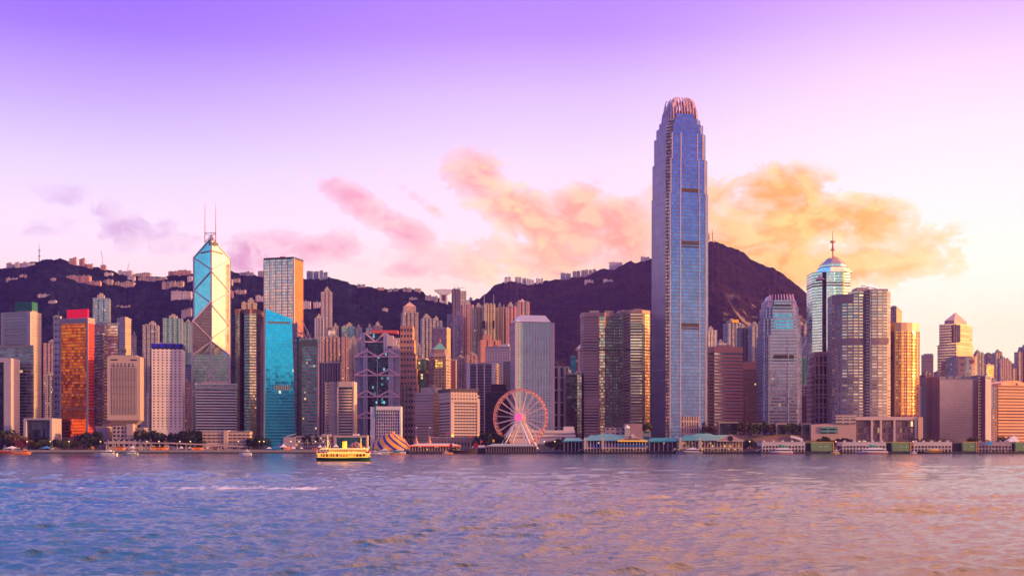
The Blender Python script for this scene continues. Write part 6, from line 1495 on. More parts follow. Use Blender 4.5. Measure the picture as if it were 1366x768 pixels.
# masts and cranes on the skyline
def ridge_mast(label, px_, yt, cat='mast', group=None, rungs=0, m_=None, name='radio_mast', r=1.0, D_=None):
    jd = min(HILLS[:2], key=lambda h: 0 if h[0][0] <= px_ <= h[0][-1] and ((px_ < 610) == (h is HILLS[0])) else 1)
    cols, ds, ZZ = jd; j = int(np.argmin(abs(cols-px_))); Dr_ = ds[-1]; zg_ = ZZ[-1, j]
    t = Thing(name, label, cat, (X(px_, Dr_), Dr_, zg_-3), group); mb = MB(); x_ = X(px_, Dr_); z1 = Z(yt, Dr_)
    mb.tube((x_, Dr_, zg_-3), (x_, Dr_, zg_+(z1-zg_)*.55), r*1.3, r, 6); mb.tube((x_, Dr_, zg_+(z1-zg_)*.55), (x_, Dr_, z1), r*.8, r*.35, 6); t.part('mast_pole', mb, m_ or m_steel)
    for k_ in range(rungs):
        z_ = zg_+(z1-zg_)*(.3+.6*k_/rungs); mb = MB(); mb.tube((x_, Dr_, z_), (x_, Dr_, z_+1.8), 3.4, 3.4, 8); t.part('dish_ring', mb, m_ or m_steel)
    return t, x_, Dr_, zg_, z1
ridge_mast('tall thin dark mast on the left hilltop', 52.3, 325, rungs=2, m_=MATS['dark_metal'])
ridge_mast('red lattice mast with dish rings, left of the summit pair', 946, 310, rungs=5, m_=mm_, r=1.4)
ridge_mast('taller slim red mast on the summit right of the ringed one', 950.6, 305, rungs=2, m_=mm_, r=1.2)
ridge_mast('short red mast at the right of the summit group', 953.6, 319, rungs=1, m_=mm_, r=1.0)
for lb, px_, x2, yt in (('thin salmon construction crane on the left skyline', 137, 134.5, 334), ('small grey construction crane on the ridge above the cream block', 170, 171.5, 352)):
    t, x_, Dr_, zg_, z1 = ridge_mast(lb, px_, yt+9, cat='crane', name='construction_crane', m_=MATS['pink_steel'] if yt < 340 else m_steel, r=1.2)
    mb = MB(); mb.bar((x_, Dr_, z1-6), (X(x2, Dr_), Dr_, Z(yt, Dr_)), 1.4); t.part('jib', mb, MATS['pink_steel'])

# ================================================================== trees
def crown_mesh(name, seed, w_, h_, nleaf, size, lobes):
    rs = np.random.RandomState(seed); V = []; Fc = []
    cs = [(rs.uniform(-.45, .45)*w_, rs.uniform(-.45, .45)*w_, h_*(.25+.65*rs.rand()), rs.uniform(.24, .42)*w_) for _ in range(lobes)]
    cs.append((0, 0, h_*.55, w_*.36))
    i = 0
    for k in range(nleaf):
        c = cs[rs.randint(len(cs))]; d_ = rs.normal(size=3); d_ /= np.linalg.norm(d_); r_ = c[3]*rs.uniform(.62, 1.08)
        p = np.array(c[:3])+d_*r_*np.array([1, 1, .82])
        a = rs.normal(size=3); a /= np.linalg.norm(a); b = np.cross(a, rs.normal(size=3)); b /= np.linalg.norm(b); s_ = size*rs.uniform(.6, 1.4)
        V += [tuple(p-a*s_), tuple(p+b*s_*.7), tuple(p+a*s_), tuple(p-b*s_*.7)]; Fc.append((i, i+1, i+2, i+3)); i += 4
    me = bpy.data.meshes.new(name); me.from_pydata(V, [], Fc); return me
def leaf_mat(name, c1, c2):
    m = bpy.data.materials.new(name); m.use_nodes = True; m.node_tree.nodes.clear(); t = NT(m.node_tree)
    g = t.node('ShaderNodeNewGeometry'); b = t.node('ShaderNodeBsdfPrincipled'); o_ = t.node('ShaderNodeObjectInfo')
    r_ = t.m('FRACT', t.m('ADD', g.outputs['Random Per Island'], t.m('MULTIPLY', o_.outputs['Random'], .37)))
    t.put(b.inputs['Base Color'], t.mix(r_, c1, c2)); b.inputs['Roughness'].default_value = .7; b.inputs['Specular IOR Level'].default_value = .15
    oo_ = t.node('ShaderNodeOutputMaterial'); t.l.new(b.outputs[0], oo_.inputs[0]); MATS[name] = m; return m
lf_d = leaf_mat('dark_leaves', (.008, .016, .012), (.03, .045, .02)); lf_g = leaf_mat('green_leaves', (.03, .05, .012), (.10, .11, .025)); lf_b = leaf_mat('brownish_leaves', (.07, .045, .02), (.13, .08, .03))
CR = []
for i, (w_, h_, n_, lb_) in enumerate(((9, 8, 620, 7), (12, 8.5, 900, 10), (7, 7.5, 460, 5))):
    CR.append((crown_mesh('crown', 11+i, w_, h_, n_, .75, lb_), w_, h_))
CR.append((crown_mesh('crown', 40, 3.4, 11, 420, .5, 9), 3.4, 11))
m_bark = mat('bark', (.07, .05, .04), .9)
def trunk_mesh(h_, r_):
    mb = MB(); mb.tube((0, 0, 0), (.1, .05, h_), r_, r_*.55, 7)
    for a in (.3, 2.2, 4.3): mb.tube((.1, .05, h_*.75), (math.cos(a)*1.8, math.sin(a)*1.8, h_*1.35), r_*.45, r_*.15, 5)
    return mb.mesh('trunk', m_bark)
TK = trunk_mesh(4.0, .32)
def tree(label, px_, yt, D_, var=0, leaf=None, group=None, zg=GZ, name='tree', wide=1.0):
    me, w_, h_ = CR[var]; H_ = Z(yt, D_)-zg; s_ = H_/(h_+2.6)
    t = Thing(name, label, 'tree', (X(px_, D_), D_, zg), group)
    o = bpy.data.objects.new('trunk', TK); COL.objects.link(o); o.parent = t.o; o.scale = (s_, s_, s_*.95)
    m2 = me if leaf is None else CRM.setdefault((var, leaf.name), me.copy())
    if leaf is not None and not m2.materials: m2.materials.append(leaf)
    o = bpy.data.objects.new('crown', m2); COL.objects.link(o); o.parent = t.o; o.scale = (s_*wide, s_*wide, s_); o.location = (0, 0, 2.6*s_); o.rotation_euler = (0, 0, (px_*1.7) % 6.28)
    return t
CRM = {}
for a in [
 ('dark tree at the far left edge of the shore', 3, 575, 1372, 1, lf_d), ('dark tree second from the left edge', 14, 578, 1376, 0, lf_b), ('brownish tree in front of the glass slab', 23, 580, 1370, 1, lf_b), ('low reddish tree left of the framed glass box', 29.5, 586, 1362, 0, leaf_mat('red_leaves', (.10, .02, .02), (.22, .04, .03))),
 ('low olive tree below the framed glass box', 42, 587, 1372, 1, lf_b), ('olive tree below the right part of the framed glass box', 55, 587, 1368, 1, lf_g), ('small green tree between glass box and copper tower', 70, 586, 1366, 0, lf_g), ('dark shrub tree at the foot of the copper tower', 81, 585, 1382, 0, lf_d),
 ('bright green tree before the copper tower', 90, 588, 1360, 1, lf_g), ('olive tree left of the big round dark tree', 101, 588, 1362, 0, lf_g), ('biggest round black-green tree right of the copper tower', 117, 577, 1374, 1, lf_d), ('tree tucked behind the biggest round tree', 127, 583, 1380, 0, lf_d),
 ('yellow-green tree left of the white tower', 196, 573, 1405, 0, lf_g), ('dark tree before the left corner of the white tower', 205, 578, 1400, 1, lf_d), ('rounded tree under the white tower', 215, 578, 1402, 1, lf_d), ('pointed dark tree under the white tower', 228, 576, 1404, 3, lf_d), ('tree under the right part of the white tower', 236, 580, 1400, 1, lf_d),
 ('large dark tree left of the striped block', 246, 575, 1402, 1, lf_d), ('large dark tree before the striped block', 258, 576, 1398, 1, lf_d), ('dark tree touching the cream low office', 266, 579, 1402, 0, lf_d),
 ('tree right of the cream low office', 338, 584, 1392, 0, lf_d), ('tree below the dark octagonal tower', 347, 582, 1396, 1, lf_d), ('first dark cypress before the grey council building', 406, 580, 1378, 3, lf_d), ('second cypress, tallest, before the council building', 413, 578, 1378, 3, lf_d), ('third cypress before the council building', 423, 580, 1378, 3, lf_d),
 ('dark tree behind the junk with red sails', 648, 579, 1392, 1, lf_d), ('broad dark tree left of the ferris wheel legs', 658, 577, 1394, 1, lf_d), ('dark tree in the shadow of the black block', 668, 582, 1392, 0, lf_d),
 ('small dark tree right of the ferris wheel', 735, 588, 1362, 0, lf_d), ('spreading dark tree behind the railings right of the wheel', 745, 585, 1366, 1, lf_d), ('low green tree near the teal roofed pier', 754, 590, 1360, 0, lf_g),
 ('palm-like tree behind the pier clock tower', 858, 563, 1412, 0, lf_g), ('orange-brown tree on the mall terrace, first from the left', 946, 568, 1408, 1, lf_b), ('orange-brown tree right of the large framed box', 988, 563, 1410, 1, lf_b), ('yellow-green terrace tree above the small framed box', 1007, 562.5, 1412, 1, lf_g),
 ('bright green terrace tree between framed boxes', 1020, 564, 1410, 1, lf_g), ('olive terrace tree right of the bright one', 1029, 567, 1408, 0, lf_b), ('green terrace tree before the gold-striped tower', 1052, 565, 1410, 1, lf_g), ('dark terrace tree at the gold stripe', 1061, 567, 1410, 0, lf_d),
 ('dark hedge-like tree left of the first white pier', 999, 587, 1362, 1, lf_d), ('dark round tree at the white pier steps', 1008, 588, 1360, 0, lf_d), ('dark canopy tree behind the netted pier end', 1102, 583, 1372, 1, lf_d), ('wide dark tree between the white piers', 1118, 585, 1370, 1, lf_d), ('low tree before the mall glass front', 1135, 586, 1372, 1, lf_d),
 ('small tree at the gold end wall', 1228, 584, 1376, 0, lf_b), ('olive tree before the ribbed wing', 1237, 584, 1380, 1, lf_b), ('low tree before the rose mirror slab', 1258, 585, 1378, 0, lf_g), ('tree under the window wing of the mirror slab', 1300, 584, 1380, 1, lf_b), ('low olive tree below the blue-grey slab', 1312, 586, 1380, 0, lf_b), ('yellowish tree before the orange banded building', 1345, 583, 1384, 1, lf_g)]:
    zg_ = GZ
    tree(*a, zg=(Z(580, a[3]) if 562 < a[2] < 569 and a[1] > 900 or a[1] == 858 else GZ))
# opposite shore, behind the viewpoint: seen only in the glass
mb = MB(); rs = random.Random(4); x_ = -4400
while x_ < 1100:
    w_ = rs.uniform(30, 75); h_ = rs.choice([150, 190, 225, 245, 260])*rs.uniform(.95, 1.12)*(.82+max(0, -x_-600)/2500*.8); d_ = rs.uniform(-420, -280)
    mb.box(x_, x_+w_, d_-40, d_, 1, h_); x_ += w_+rs.uniform(2, 22)
structure('opposite_city', mb, fm('opposite_facades', (.10, .09, .12), (.06, .08, .12), 4, 4, .6, .5, lit=.06), kind='stuff')
mb = MB(); mb.box(-2500, 2500, -700, -45, -3, 2.2); structure('opposite_shore', mb, m_ground)
# ================================================================== ferris wheel
D = 1392; KW = D/F
wc = Vector((X(694, D), D, Z(556.5, D))); Rw = 37.2*KW; yaw = R(20)
ax = Vector((-math.sin(yaw), -math.cos(yaw), 0)); hx = Vector((math.cos(yaw), -math.sin(yaw), 0)); up = Vector((0, 0, 1))
t = Thing('ferris_wheel', 'big lit ferris wheel with pink hub disc and red gondolas on the promenade', 'ferris wheel', (wc.x, wc.y, GZ))
m_wh = mat('wheel_rim_paint', (.85, .42, .32), .4, emit=(1.0, .26, .12), es=.2); m_sp = mat('wheel_spoke_paint', (.80, .56, .52), .4, emit=(1.0, .42, .30), es=.12)
m_lg = mat('wheel_leg_paint', (.82, .70, .68), .4, emit=(1, .6, .5), es=.10); m_gd = mat('gondola_red', (.50, .03, .03), .3, emit=(1, .08, .02), es=.15); m_gw = mat('gondola_glass', (.08, .10, .16), .15)
def wp(a, r, o): return wc+hx*(math.cos(a)*r)+up*(math.sin(a)*r)+ax*o
N = 42
for o_ in (-2.6, 2.6):
    for r_ in (Rw, Rw-2.2):
        mb = MB()
        for i in range(N*2): mb.bar(wp(2*math.pi*i/(N*2), r_, o_), wp(2*math.pi*(i+1)/(N*2), r_, o_), .5 if r_ == Rw else .36)
        t.part('rim', mb, m_wh)
mb = MB()
for i in range(N):
    a = 2*math.pi*i/N; a2 = 2*math.pi*(i+.5)/N
    mb.bar(wp(a, Rw, -2.6), wp(a, Rw, 2.6), .35); mb.bar(wp(a, Rw-2.2, -2.6), wp(a2, Rw, -2.6), .35); mb.bar(wp(a, Rw-2.2, 2.6), wp(a2, Rw, 2.6), .35)
t.part('rim_lattice', mb, m_wh)
for i in range(21):
    a = 2*math.pi*(i+.3)/21
    mb = MB(); mb.bar(wp(a, 2.5, 3.2 if i % 2 else -3.2), wp(a, Rw-1.6, 2.4), .62); mb.bar(wp(a, 2.5, -3.2 if i % 2 else 3.2), wp(a, Rw-1.6, -2.4), .5); t.part('spoke', mb, m_sp)
for i in range(N):
    a = 2*math.pi*(i+.5)/N; c_ = wp(a, Rw+.2, 0); mb = MB()
    g0 = MB(); mb.lathe(c_.x, c_.y, [(.1, c_.z+1.25), (1.15, c_.z+.9), (1.3, c_.z+.2)], 8); mb.lathe(c_.x, c_.y, [(1.3, c_.z-.7), (1.1, c_.z-1.2), (.1, c_.z-1.3)], 8)
    g_ = t.part('gondola', mb, m_gd)
    mb = MB(); mb.lathe(c_.x, c_.y, [(1.28, c_.z+.2), (1.28, c_.z-.7)], 8); t.part('window', mb, m_gw, parent=g_)
mb = MB(); mb.tube(wc-ax*5.5, wc+ax*5.5, 1.9, 1.9, 16); t.part('axle', mb, m_lg)
mb = MB(); mb.tube(wc+ax*6.2, wc+ax*7.4, 4.5, 4.5, 28); t.part('hub_disc', mb, mat('pink_disc', (.85, .16, .38), .5, emit=(1.0, .13, .36), es=.55))
mb = MB(); mb.tube(wc-ax*7.0, wc-ax*6.0, 4.6, 4.6, 24); t.part('rear_hub', mb, mat('orange_hub', (.75, .30, .12), .5, emit=(1, .25, .06), es=.3))
for o_, sp_ in ((7.0, 1), (-7.0, .95)):
    for f_ in (-23.0, -18.2, 13.5, 19.0):
        ft = wc+hx*f_*sp_+ax*(o_*1.7); ft.z = GZ
        mb = MB(); mb.tube(ft, wc+ax*o_*.8, 1.0, .72, 8); t.part('support_leg', mb, m_lg)
mb = MB(); mb.box(X(668, D), X(722, D), D-16, D+16, GZ, GZ+1.6); t.part('platform', mb, m_conc)

# ================================================================== piers
m_teal = mat('teal_pier_roof', (.02, .26, .30), .45, var=.15); m_cr = mat('pier_cream', (.60, .48, .42), .65, var=.08)
m_deck = mat('pier_deck', (.10, .08, .08), .8, var=.3); m_blue = mat('deep_blue_panel', (.01, .05, .38), .4); m_yel = mat('yellow_sign', (.95, .50, .02), .4, emit=(1, .5, .02), es=.5)
m_in = mat('pier_inside', (.05, .03, .035), .8)
def hiproof(x0, x1, y0, y1, z0, z1, inset, mbx=None):
    mb = mbx or MB(); ym = (y0+y1)/2
    a, b, c, d_ = (x0, y0, z0), (x1, y0, z0), (x1, y1, z0), (x0, y1, z0); e, f_ = (x0+inset, ym, z1), (x1-inset, ym, z1)
    mb.face([a, b, f_, e]); mb.face([b, c, f_]); mb.face([c, d_, e, f_]); mb.face([d_, a, e]); mb.face([d_, c, b, a]); return mb
def ferry_pier(label, D, x0, x1, gx0, hipx, colour_panels, sign, clock, lit_in):
    t = Thing('ferry_pier', label, 'pier', (X((x0+x1)/2, D), D+15, 0)); ZP = lambda y: Z(y, D); XP = lambda x_: X(x_, D)
    dep = 34
    mb = MB(); mb.box(XP(x0), XP(x1), D, D+dep, .9, 2.2); t.part('deck', mb, m_deck)
    mb = MB()
    for k in range(22): xx = XP(x0+1+(x1-x0-2)*k/21); mb.tube((xx, D+.8, -3), (xx, D+.8, 1), .5, .5, 6)
    t.part('pile_row', mb, m_wet)
    ze, zm = ZP(587.3), ZP(597.6)
    mb = MB(); mb.box(XP(x0+.6), XP(x1-.6), D+4.5, D+dep-3, 2.2, ze-.3); t.part('inner_hall', mb, [lit_in])
    mb = MB(); mb.box(XP(x0), XP(x1), D-.3, D+4.4, zm-.5, zm+.4); t.part('upper_floor', mb, m_cr)
    mb = MB(); mb.box(XP(x0), XP(x1), D-.35, D-.15, zm+1.0, zm+1.25); t.part('railing', mb, m_cr)
    n = int((x1-x0)/4.1)
    mb = MB(); mb.box(-.42, .42, -.4, .4, 2.2, ze); me = mb.mesh('column', m_cr)
    for k in range(n+1):
        o = bpy.data.objects.new('column', me); COL.objects.link(o); o.parent = t.o
        o.location = (XP(x0+.7+(x1-x0-1.4)*k/n)-t.loc[0], D+.5-t.loc[1], 0)
    # long roof falling towards the water, gable at the right end
    mb = MB(); yr = D+dep*.55; zr = ZP(579.6)
    a, b, c, d_ = (XP(x0-1.5), D-1.5, ze), (XP(x1+.8), D-1.5, ze), (XP(x1+.8), D+dep+1, ze), (XP(x0-1.5), D+dep+1, ze)
    e, f_ = (XP(hipx), yr, zr), (XP(gx0+ (x1-gx0)*.5), yr, zr)
    mb.face([a, (XP(gx0), D-1.5, ze), f_, e]); mb.face([c, d_, e, f_]); mb.face([d_, a, e]); mb.face([b, c, f_]); mb.face([(XP(gx0), D-1.5, ze), b, f_]); mb.face([d_, c, b, a])
    t.part('roof', mb, m_teal)
    mb = MB(); mb.box(XP(x0+8), XP(gx0+2), yr-6, yr+6, ze+1.5, ze+4.2); mb2 = hiproof(XP(hipx+2), XP(gx0+6), yr-9, yr+9, ze+3.6, ZP(577.6), 10); t.part('upper_roof', mb2, m_teal)
    # gable wall (pediment)
    xm_ = (gx0+x1)/2; mb = MB(); g = [(XP(gx0-1), ze), (XP(x1+1), ze), (XP(xm_), ZP(579))]
    yf, yb_ = D-2.2, D-1.4
    mb.face([(g[0][0], yf, g[0][1]), (g[1][0], yf, g[1][1]), (g[2][0], yf, g[2][1])]); mb.face([(g[1][0], yb_, g[1][1]), (g[0][0], yb_, g[0][1]), (g[2][0], yb_, g[2][1])])
    for i in range(3):
        p, q = g[i], g[(i+1) % 3]; mb.face([(p[0], yf, p[1]), (p[0], yb_, p[1]), (q[0], yb_, q[1]), (q[0], yf, q[1])])
    t.part('pediment', mb, mat('pediment_stone', (.52, .36, .30), .7))
    mb = MB(); mb.box(XP(gx0-1.2), XP(x1+1.2), D-2.5, D-1, ze-.9, ze+.1); t.part('gable_cornice', mb, m_yel if sign else m_cr)
    if clock:
        mb = MB(); mb.tube((XP(xm_), yf-.1, ZP(581)), (XP(xm_), yf-.6, ZP(581)), 2.1, 2.1, 24); ck = t.part('clock', mb, m_white)
        mb = MB(); mb.tube((XP(xm_), yf-.6, ZP(581)), (XP(xm_), yf-.72, ZP(581)), 1.75, 1.75, 24); t.part('clock_face', mb, mat('clock_cream', (.80, .62, .46), .5), parent=ck)
        cu = bpy.data.curves.new('lettering', 'FONT'); cu.body = sign; cu.size = 3.0; cu.align_x = 'CENTER'; cu.extrude = .06; cu.space_character = 1.35
        tmp = bpy.data.objects.new('lettering_curve', cu); COL.objects.link(tmp); bpy.context.view_layer.update()
        lm_ = bpy.data.meshes.new_from_object(tmp.evaluated_get(bpy.context.evaluated_depsgraph_get())); bpy.data.objects.remove(tmp); lm_.materials.clear(); lm_.materials.append(m_dark)
        o = bpy.data.objects.new('lettering', lm_); COL.objects.link(o); o.parent = t.o; o.rotation_euler = (R(90), 0, 0)
        o.location = (XP(xm_)-t.loc[0], yf-.12-t.loc[1], ze+.35)
        # clock tower
        tx0, tx1 = XP(834.2), XP(841.8); ty = D+10; cxx = (tx0+tx1)/2
        mb = MB(); mb.box(tx0+.6, tx1-.6, ty, ty+5.5, ze, ZP(570.5)); tw = t.part('clock_tower', mb, fm('tower_panels', (.66, .54, .48), (.18, .24, .20), 2.2, 2.2, .6, .6, rough=.3, metal=.3))
        mb = MB(); mb.box(tx0, tx1, ty-.6, ty+6.1, ZP(571), ZP(570)); t.part('tower_cornice', mb, m_white, parent=tw)
        mb = MB(); mb.lathe(cxx, ty+2.7, [(3.0, ZP(570)), (2.3, ZP(568.4)), (.9, ZP(567)), (.1, ZP(566.4))], 12); t.part('tower_dome', mb, m_white, parent=tw)
    else:
        mb = MB(); mb.tube((XP(xm_), yf-.05, ZP(584.5)), (XP(xm_), yf-.3, ZP(584.5)), 3.0, 3.0, 20); t.part('arched_window', mb, m_blackglass)
    for xx in (x0+1.5, (x0+gx0)/2+2):
        mb = MB(); mb.box(XP(xx)-1.4, XP(xx)+1.4, D-2.0, D-.6, zm-1, ze+1.2); mb.prism([(XP(xx)-1.7, D-2.2), (XP(xx)+1.7, D-2.2), (XP(xx)+1.7, D-.4), (XP(xx)-1.7, D-.4)], ze+1.2, ze+3.6, 0, 0, top=[(XP(xx)-.1, D-1.4), (XP(xx)+.1, D-1.4), (XP(xx)+.1, D-1.2), (XP(xx)-.1, D-1.2)]); t.part('gable_bay', mb, m_cr)
    if colour_panels:
        mb = MB(); mb.box(XP(x0+2), XP(x1-1), D+1.6, D+1.9, zm+.5, ze-3.2); t.part('blue_panel', mb, m_blue)
        mb = MB(); mb.box(XP(gx0), XP(x1-.5), D-.6, D-.35, zm+2.2, zm+3.6); t.part('blue_fascia', mb, mat('bright_blue', (.01, .16, .45), .4))
    for s_ in (-1,):
        mb = MB(); xa = XP(x0-4.5); mb.bar((xa-3, D+3, 2.6), (XP(x0+1), D+3, zm+.8), 1.2, .7); t.part('stair', mb, m_cr)
    return t
f_inb = fm('pier_hall_dark', (.10, .06, .07), (.05, .04, .08), 2.4, 3.2, .6, .6, lit=.05); f_ing = fm('pier_hall_lit', (.24, .13, .08), (.3, .2, .1), 2.2, 3.2, .6, .6, lit=.28, litc=(1, .5, .12))
ferry_pier('teal-roofed pier with a clock tower, clock face and blue panels', 1302, 779, 862, 825, 790, True, 'CENTRAL', True, f_inb)
ferry_pier('teal-roofed pier with warm lit arcades and an arched gable window', 1304, 906, 991, 957, 918, False, '', False, f_ing)
def shed(label, x0, x1, D, yr, ye, roofm, colm, n, inner, name='pier_shed', rim=None, open_=True):
    t = Thing(name, label, 'pier', (X((x0+x1)/2, D), D+10, 0)); XP = lambda x_: X(x_, D); ZP = lambda y: Z(y, D)
    mb = MB(); mb.box(XP(x0), XP(x1), D, D+24, .6, 2.2); t.part('deck', mb, m_deck)
    mb = hiproof(XP(x0-1), XP(x1+1), D-1, D+25, ZP(ye), ZP(yr), min(14, (XP(x1)-XP(x0))*.18)); t.part('roof', mb, roofm)
    mb = MB(); mb.box(XP(x0-1), XP(x1+1), D-1.1, D-.8, ZP(ye)-1.0, ZP(ye)+.15); t.part('fascia', mb, rim or roofm)
    mb = MB(); mb.box(XP(x0+1), XP(x1-1), D+5, D+20, 2.2, ZP(ye)-.2); t.part('inner_hall', mb, inner)
    mb = MB(); mb.box(-.4, .4, -.35, .35, 2.2, ZP(ye)); me = mb.mesh('column', colm)
    for k in range(n+1):
        o = bpy.data.objects.new('column', me); COL.objects.link(o); o.parent = t.o; o.location = (XP(x0+.8+(x1-x0-1.6)*k/n)-t.loc[0], D+.6-t.loc[1], 0)
    return t
shed('low teal-roofed wing on posts left of the clock tower pier', 752, 778, 1310, 583.5, 588, m_teal, m_cr, 5, m_in)
shed('low teal-roofed link between the two teal piers', 866, 904, 1314, 583.5, 588.3, m_teal, m_cr, 6, f_inb)
shed('round-ended grey pier with teal roof edge below the ferris wheel', 648, 716, 1306, 591.5, 594.5, mat('greygreen_roof', (.24, .32, .32), .5), mat('grey_post', (.34, .27, .27), .7), 20, m_in, rim=mat('grey_fascia', (.34, .26, .27), .7))
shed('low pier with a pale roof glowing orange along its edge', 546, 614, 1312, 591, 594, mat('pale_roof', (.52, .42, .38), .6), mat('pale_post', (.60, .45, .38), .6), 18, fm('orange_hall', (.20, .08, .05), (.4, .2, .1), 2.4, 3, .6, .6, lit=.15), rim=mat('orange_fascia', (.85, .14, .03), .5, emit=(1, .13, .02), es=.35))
shed('grey shed with rounded roof between the junk and the wheel pier', 630, 648, 1316, 593.5, 596.5, mat('mauve_roof', (.36, .28, .29), .6), MATS['grey_post'], 5, m_in)
m_net = fm('green_mesh_screen', (.20, .30, .12), (.14, .45, .22), 6.5, 5, .7, .25, rough=.6, metal=.1, gv=.5, lit=.0)
def white_pier(label, x0, x1, n0, n1, D=1308, mauve=False, name='ferry_pier'):
    t = Thing(name, label, 'pier', (X((x0+n1)/2, D), D+12, 0)); XP = lambda x_: X(x_, D); ZP = lambda y: Z(y, D)
    wm = mat('pier_white', (.66, .58, .56), .6, var=.08) if not mauve else mat('pier_mauve', (.46, .34, .36), .6, var=.08)
    mb = MB(); mb.box(XP(x0-1), XP(n1), D, D+26, .5, 2.0); t.part('deck', mb, m_deck)
    mb = MB()
    for k in range(16): xx = XP(x0+(n1-x0)*k/15); mb.tube((xx, D+.6, -3), (xx, D+.6, 1), .5, .5, 6)
    t.part('pile_row', mb, m_wet)
    mb = MB(); mb.box(XP(x0+.5), XP(x1), D+3, D+22, 2.0, ZP(594)); t.part('inner_hall', mb, [fm('whitepier_hall', (.10, .06, .06), (.2, .12, .08), 3.2, 3.4, .5, .5, lit=.08)])
    mb = MB(); mb.box(XP(x0), XP(x1), D-.2, D+24, ZP(594.4), ZP(589.6)); t.part('upper_fascia', mb, wm)
    mb = MB(); mb.box(XP(x0-.5), XP(x1), D-.5, D+24.5, ZP(589.6), ZP(588.9)); t.part('roof_slab', mb, wm)
    mb = MB(); mb.box(XP(x0), XP(x1), D-.3, D+3, ZP(598.8), ZP(597.3)); t.part('gallery_slab', mb, wm)
    mb = MB(); mb.box(-.5, .5, -.3, .3, 2.0, ZP(594)); me = mb.mesh('column', wm); n = int((x1-x0)/4.4)
    for k in range(n+1):
        o = bpy.data.objects.new('column', me); COL.objects.link(o); o.parent = t.o; o.location = (XP(x0+.7+(x1-x0-1.4)*k/n)-t.loc[0], D+.5-t.loc[1], 0)
    for k in range(5):
        xx = x0+4+(x1-x0-8)*k/4; mb = MB(); mb.box(XP(xx), XP(xx+2.2), D+5, D+9, ZP(588.9), ZP(587)); t.part('roof_vent', mb, wm)
    mb = MB(); mb.box(XP(n0), XP(n1-1.2), D-1, D+24, 2.6, ZP(589.5)); t.part('mesh_screen', mb, [m_net])
    mb = MB(); mb.box(XP(n1-1.2), XP(n1), D-1.3, D+24, 1.6, ZP(589)); t.part('yellow_end_post', mb, mat('pier_yellow', (.85, .45, .04), .5))
    mb = MB(); mb.box(XP(n0), XP(n1), D-1.1, D+24, ZP(589.5), ZP(588.8)); t.part('screen_top', mb, mat('pier_yellow', (.85, .45, .04), .5))
    mb = MB(); mb.bar((XP(x0-7), D+2, 2.4), (XP(x0+.5), D+2, ZP(597.5)), 1.4, .7); t.part('gangway', mb, wm)
    if x1 < n0-1:
        mb = MB(); mb.box(XP(x1), XP(n0), D+4, D+20, 2.0, ZP(591)); t.part('dark_link', mb, m_in)
    return t
white_pier('first white two-storey pier with green mesh screen, right of the arched-gable pier', 1016, 1074, 1082, 1112)
white_pier('second white pier with green mesh screen, behind the longer red-hulled ferry', 1124, 1182, 1190, 1215)
white_pier('third white pier with yellow-green mesh screen before the rose mirror slab', 1219, 1270, 1284, 1303)
white_pier('mauve pier at the right end with a blue sign panel', 1305, 1350, 1354, 1372, mauve=True)
t = Thing('sign_board', 'bright blue blank sign panel on the mauve pier roof', 'sign', (X(1320, 1306), 1306, Z(594, 1306)))
mb = MB(); mb.box(X(1317, 1306), X(1323, 1306), 1306, 1306.5, Z(593.5, 1306), Z(588.5, 1306)); t.part('panel', mb, mat('sky_blue_sign', (.05, .42, .80), .4))
mb = MB(); mb.box(X(1319.6, 1306), X(1320.4, 1306), 1306.5, 1306.9, Z(597, 1306), Z(589, 1306)); t.part('post', mb, m_steel)
t = Thing('sail_canopy', 'white peaked fabric canopy near the right edge', 'canopy', (X(1352, 1360), 1360, GZ))
mb = MB(); D = 1360; mb.face([(X(1343, D), D, Z(590, D)), (X(1362, D), D, Z(590, D)), (X(1356, D), D+6, Z(580, D))]); mb.face([(X(1362, D), D, Z(590, D)), (X(1362, D), D+14, Z(590, D)), (X(1356, D), D+6, Z(580, D))]); mb.face([(X(1343, D), D+14, Z(590, D)), (X(1343, D), D, Z(590, D)), (X(1356, D), D+6, Z(580, D))]); t.part('fabric', mb, m_white)
mb = MB(); mb.tube((X(1356, D), D+6, GZ), (X(1356, D), D+6, Z(578, D)), .4, .3, 6); t.part('mast_pole', mb, m_steel)
mb = MB(); mb.bar((X(1350, D), D+6, Z(579, D)), (X(1362, D), D+6, Z(578.4, D)), .5); t.part('cross_spar', mb, m_white)

# ================================================================== low buildings and things along the shore
D = 1392; t = Thing('shore_office', 'low cream office with two window wings and a taller centre pylon', 'building', (X(300, D), D, GZ))
f_cof = fm('cream_office_windows', (.58, .42, .30), (.06, .07, .16), 5.2, 3.7, .84, .38, lit=.01)
for a_, b_, yt in ((270, 298.5, 576), (304, 333, 576)):
    mb = MB(); mb.box(X(a_, D), X(b_, D), D, D+14, GZ, Z(yt, D)); t.part('window_wing', mb, [f_cof])
    mb = MB(); mb.box(X(a_, D)-.4, X(b_, D)+.3, D-.5, D+14.4, Z(yt, D), Z(yt-1, D)); t.part('roof_slab', mb, mat('cream_slab', (.62, .46, .34), .7))
mb = MB(); mb.box(X(298.5, D), X(304, D), D-1.2, D+12, GZ, Z(574, D)); t.part('centre_pylon', mb, MATS['cream_slab'])
t = Thing('covered_walkway', 'long pale covered walkway on posts sloping down to the right', 'walkway', (X(240, 1352), 1352, GZ)); D = 1352
mb = MB()
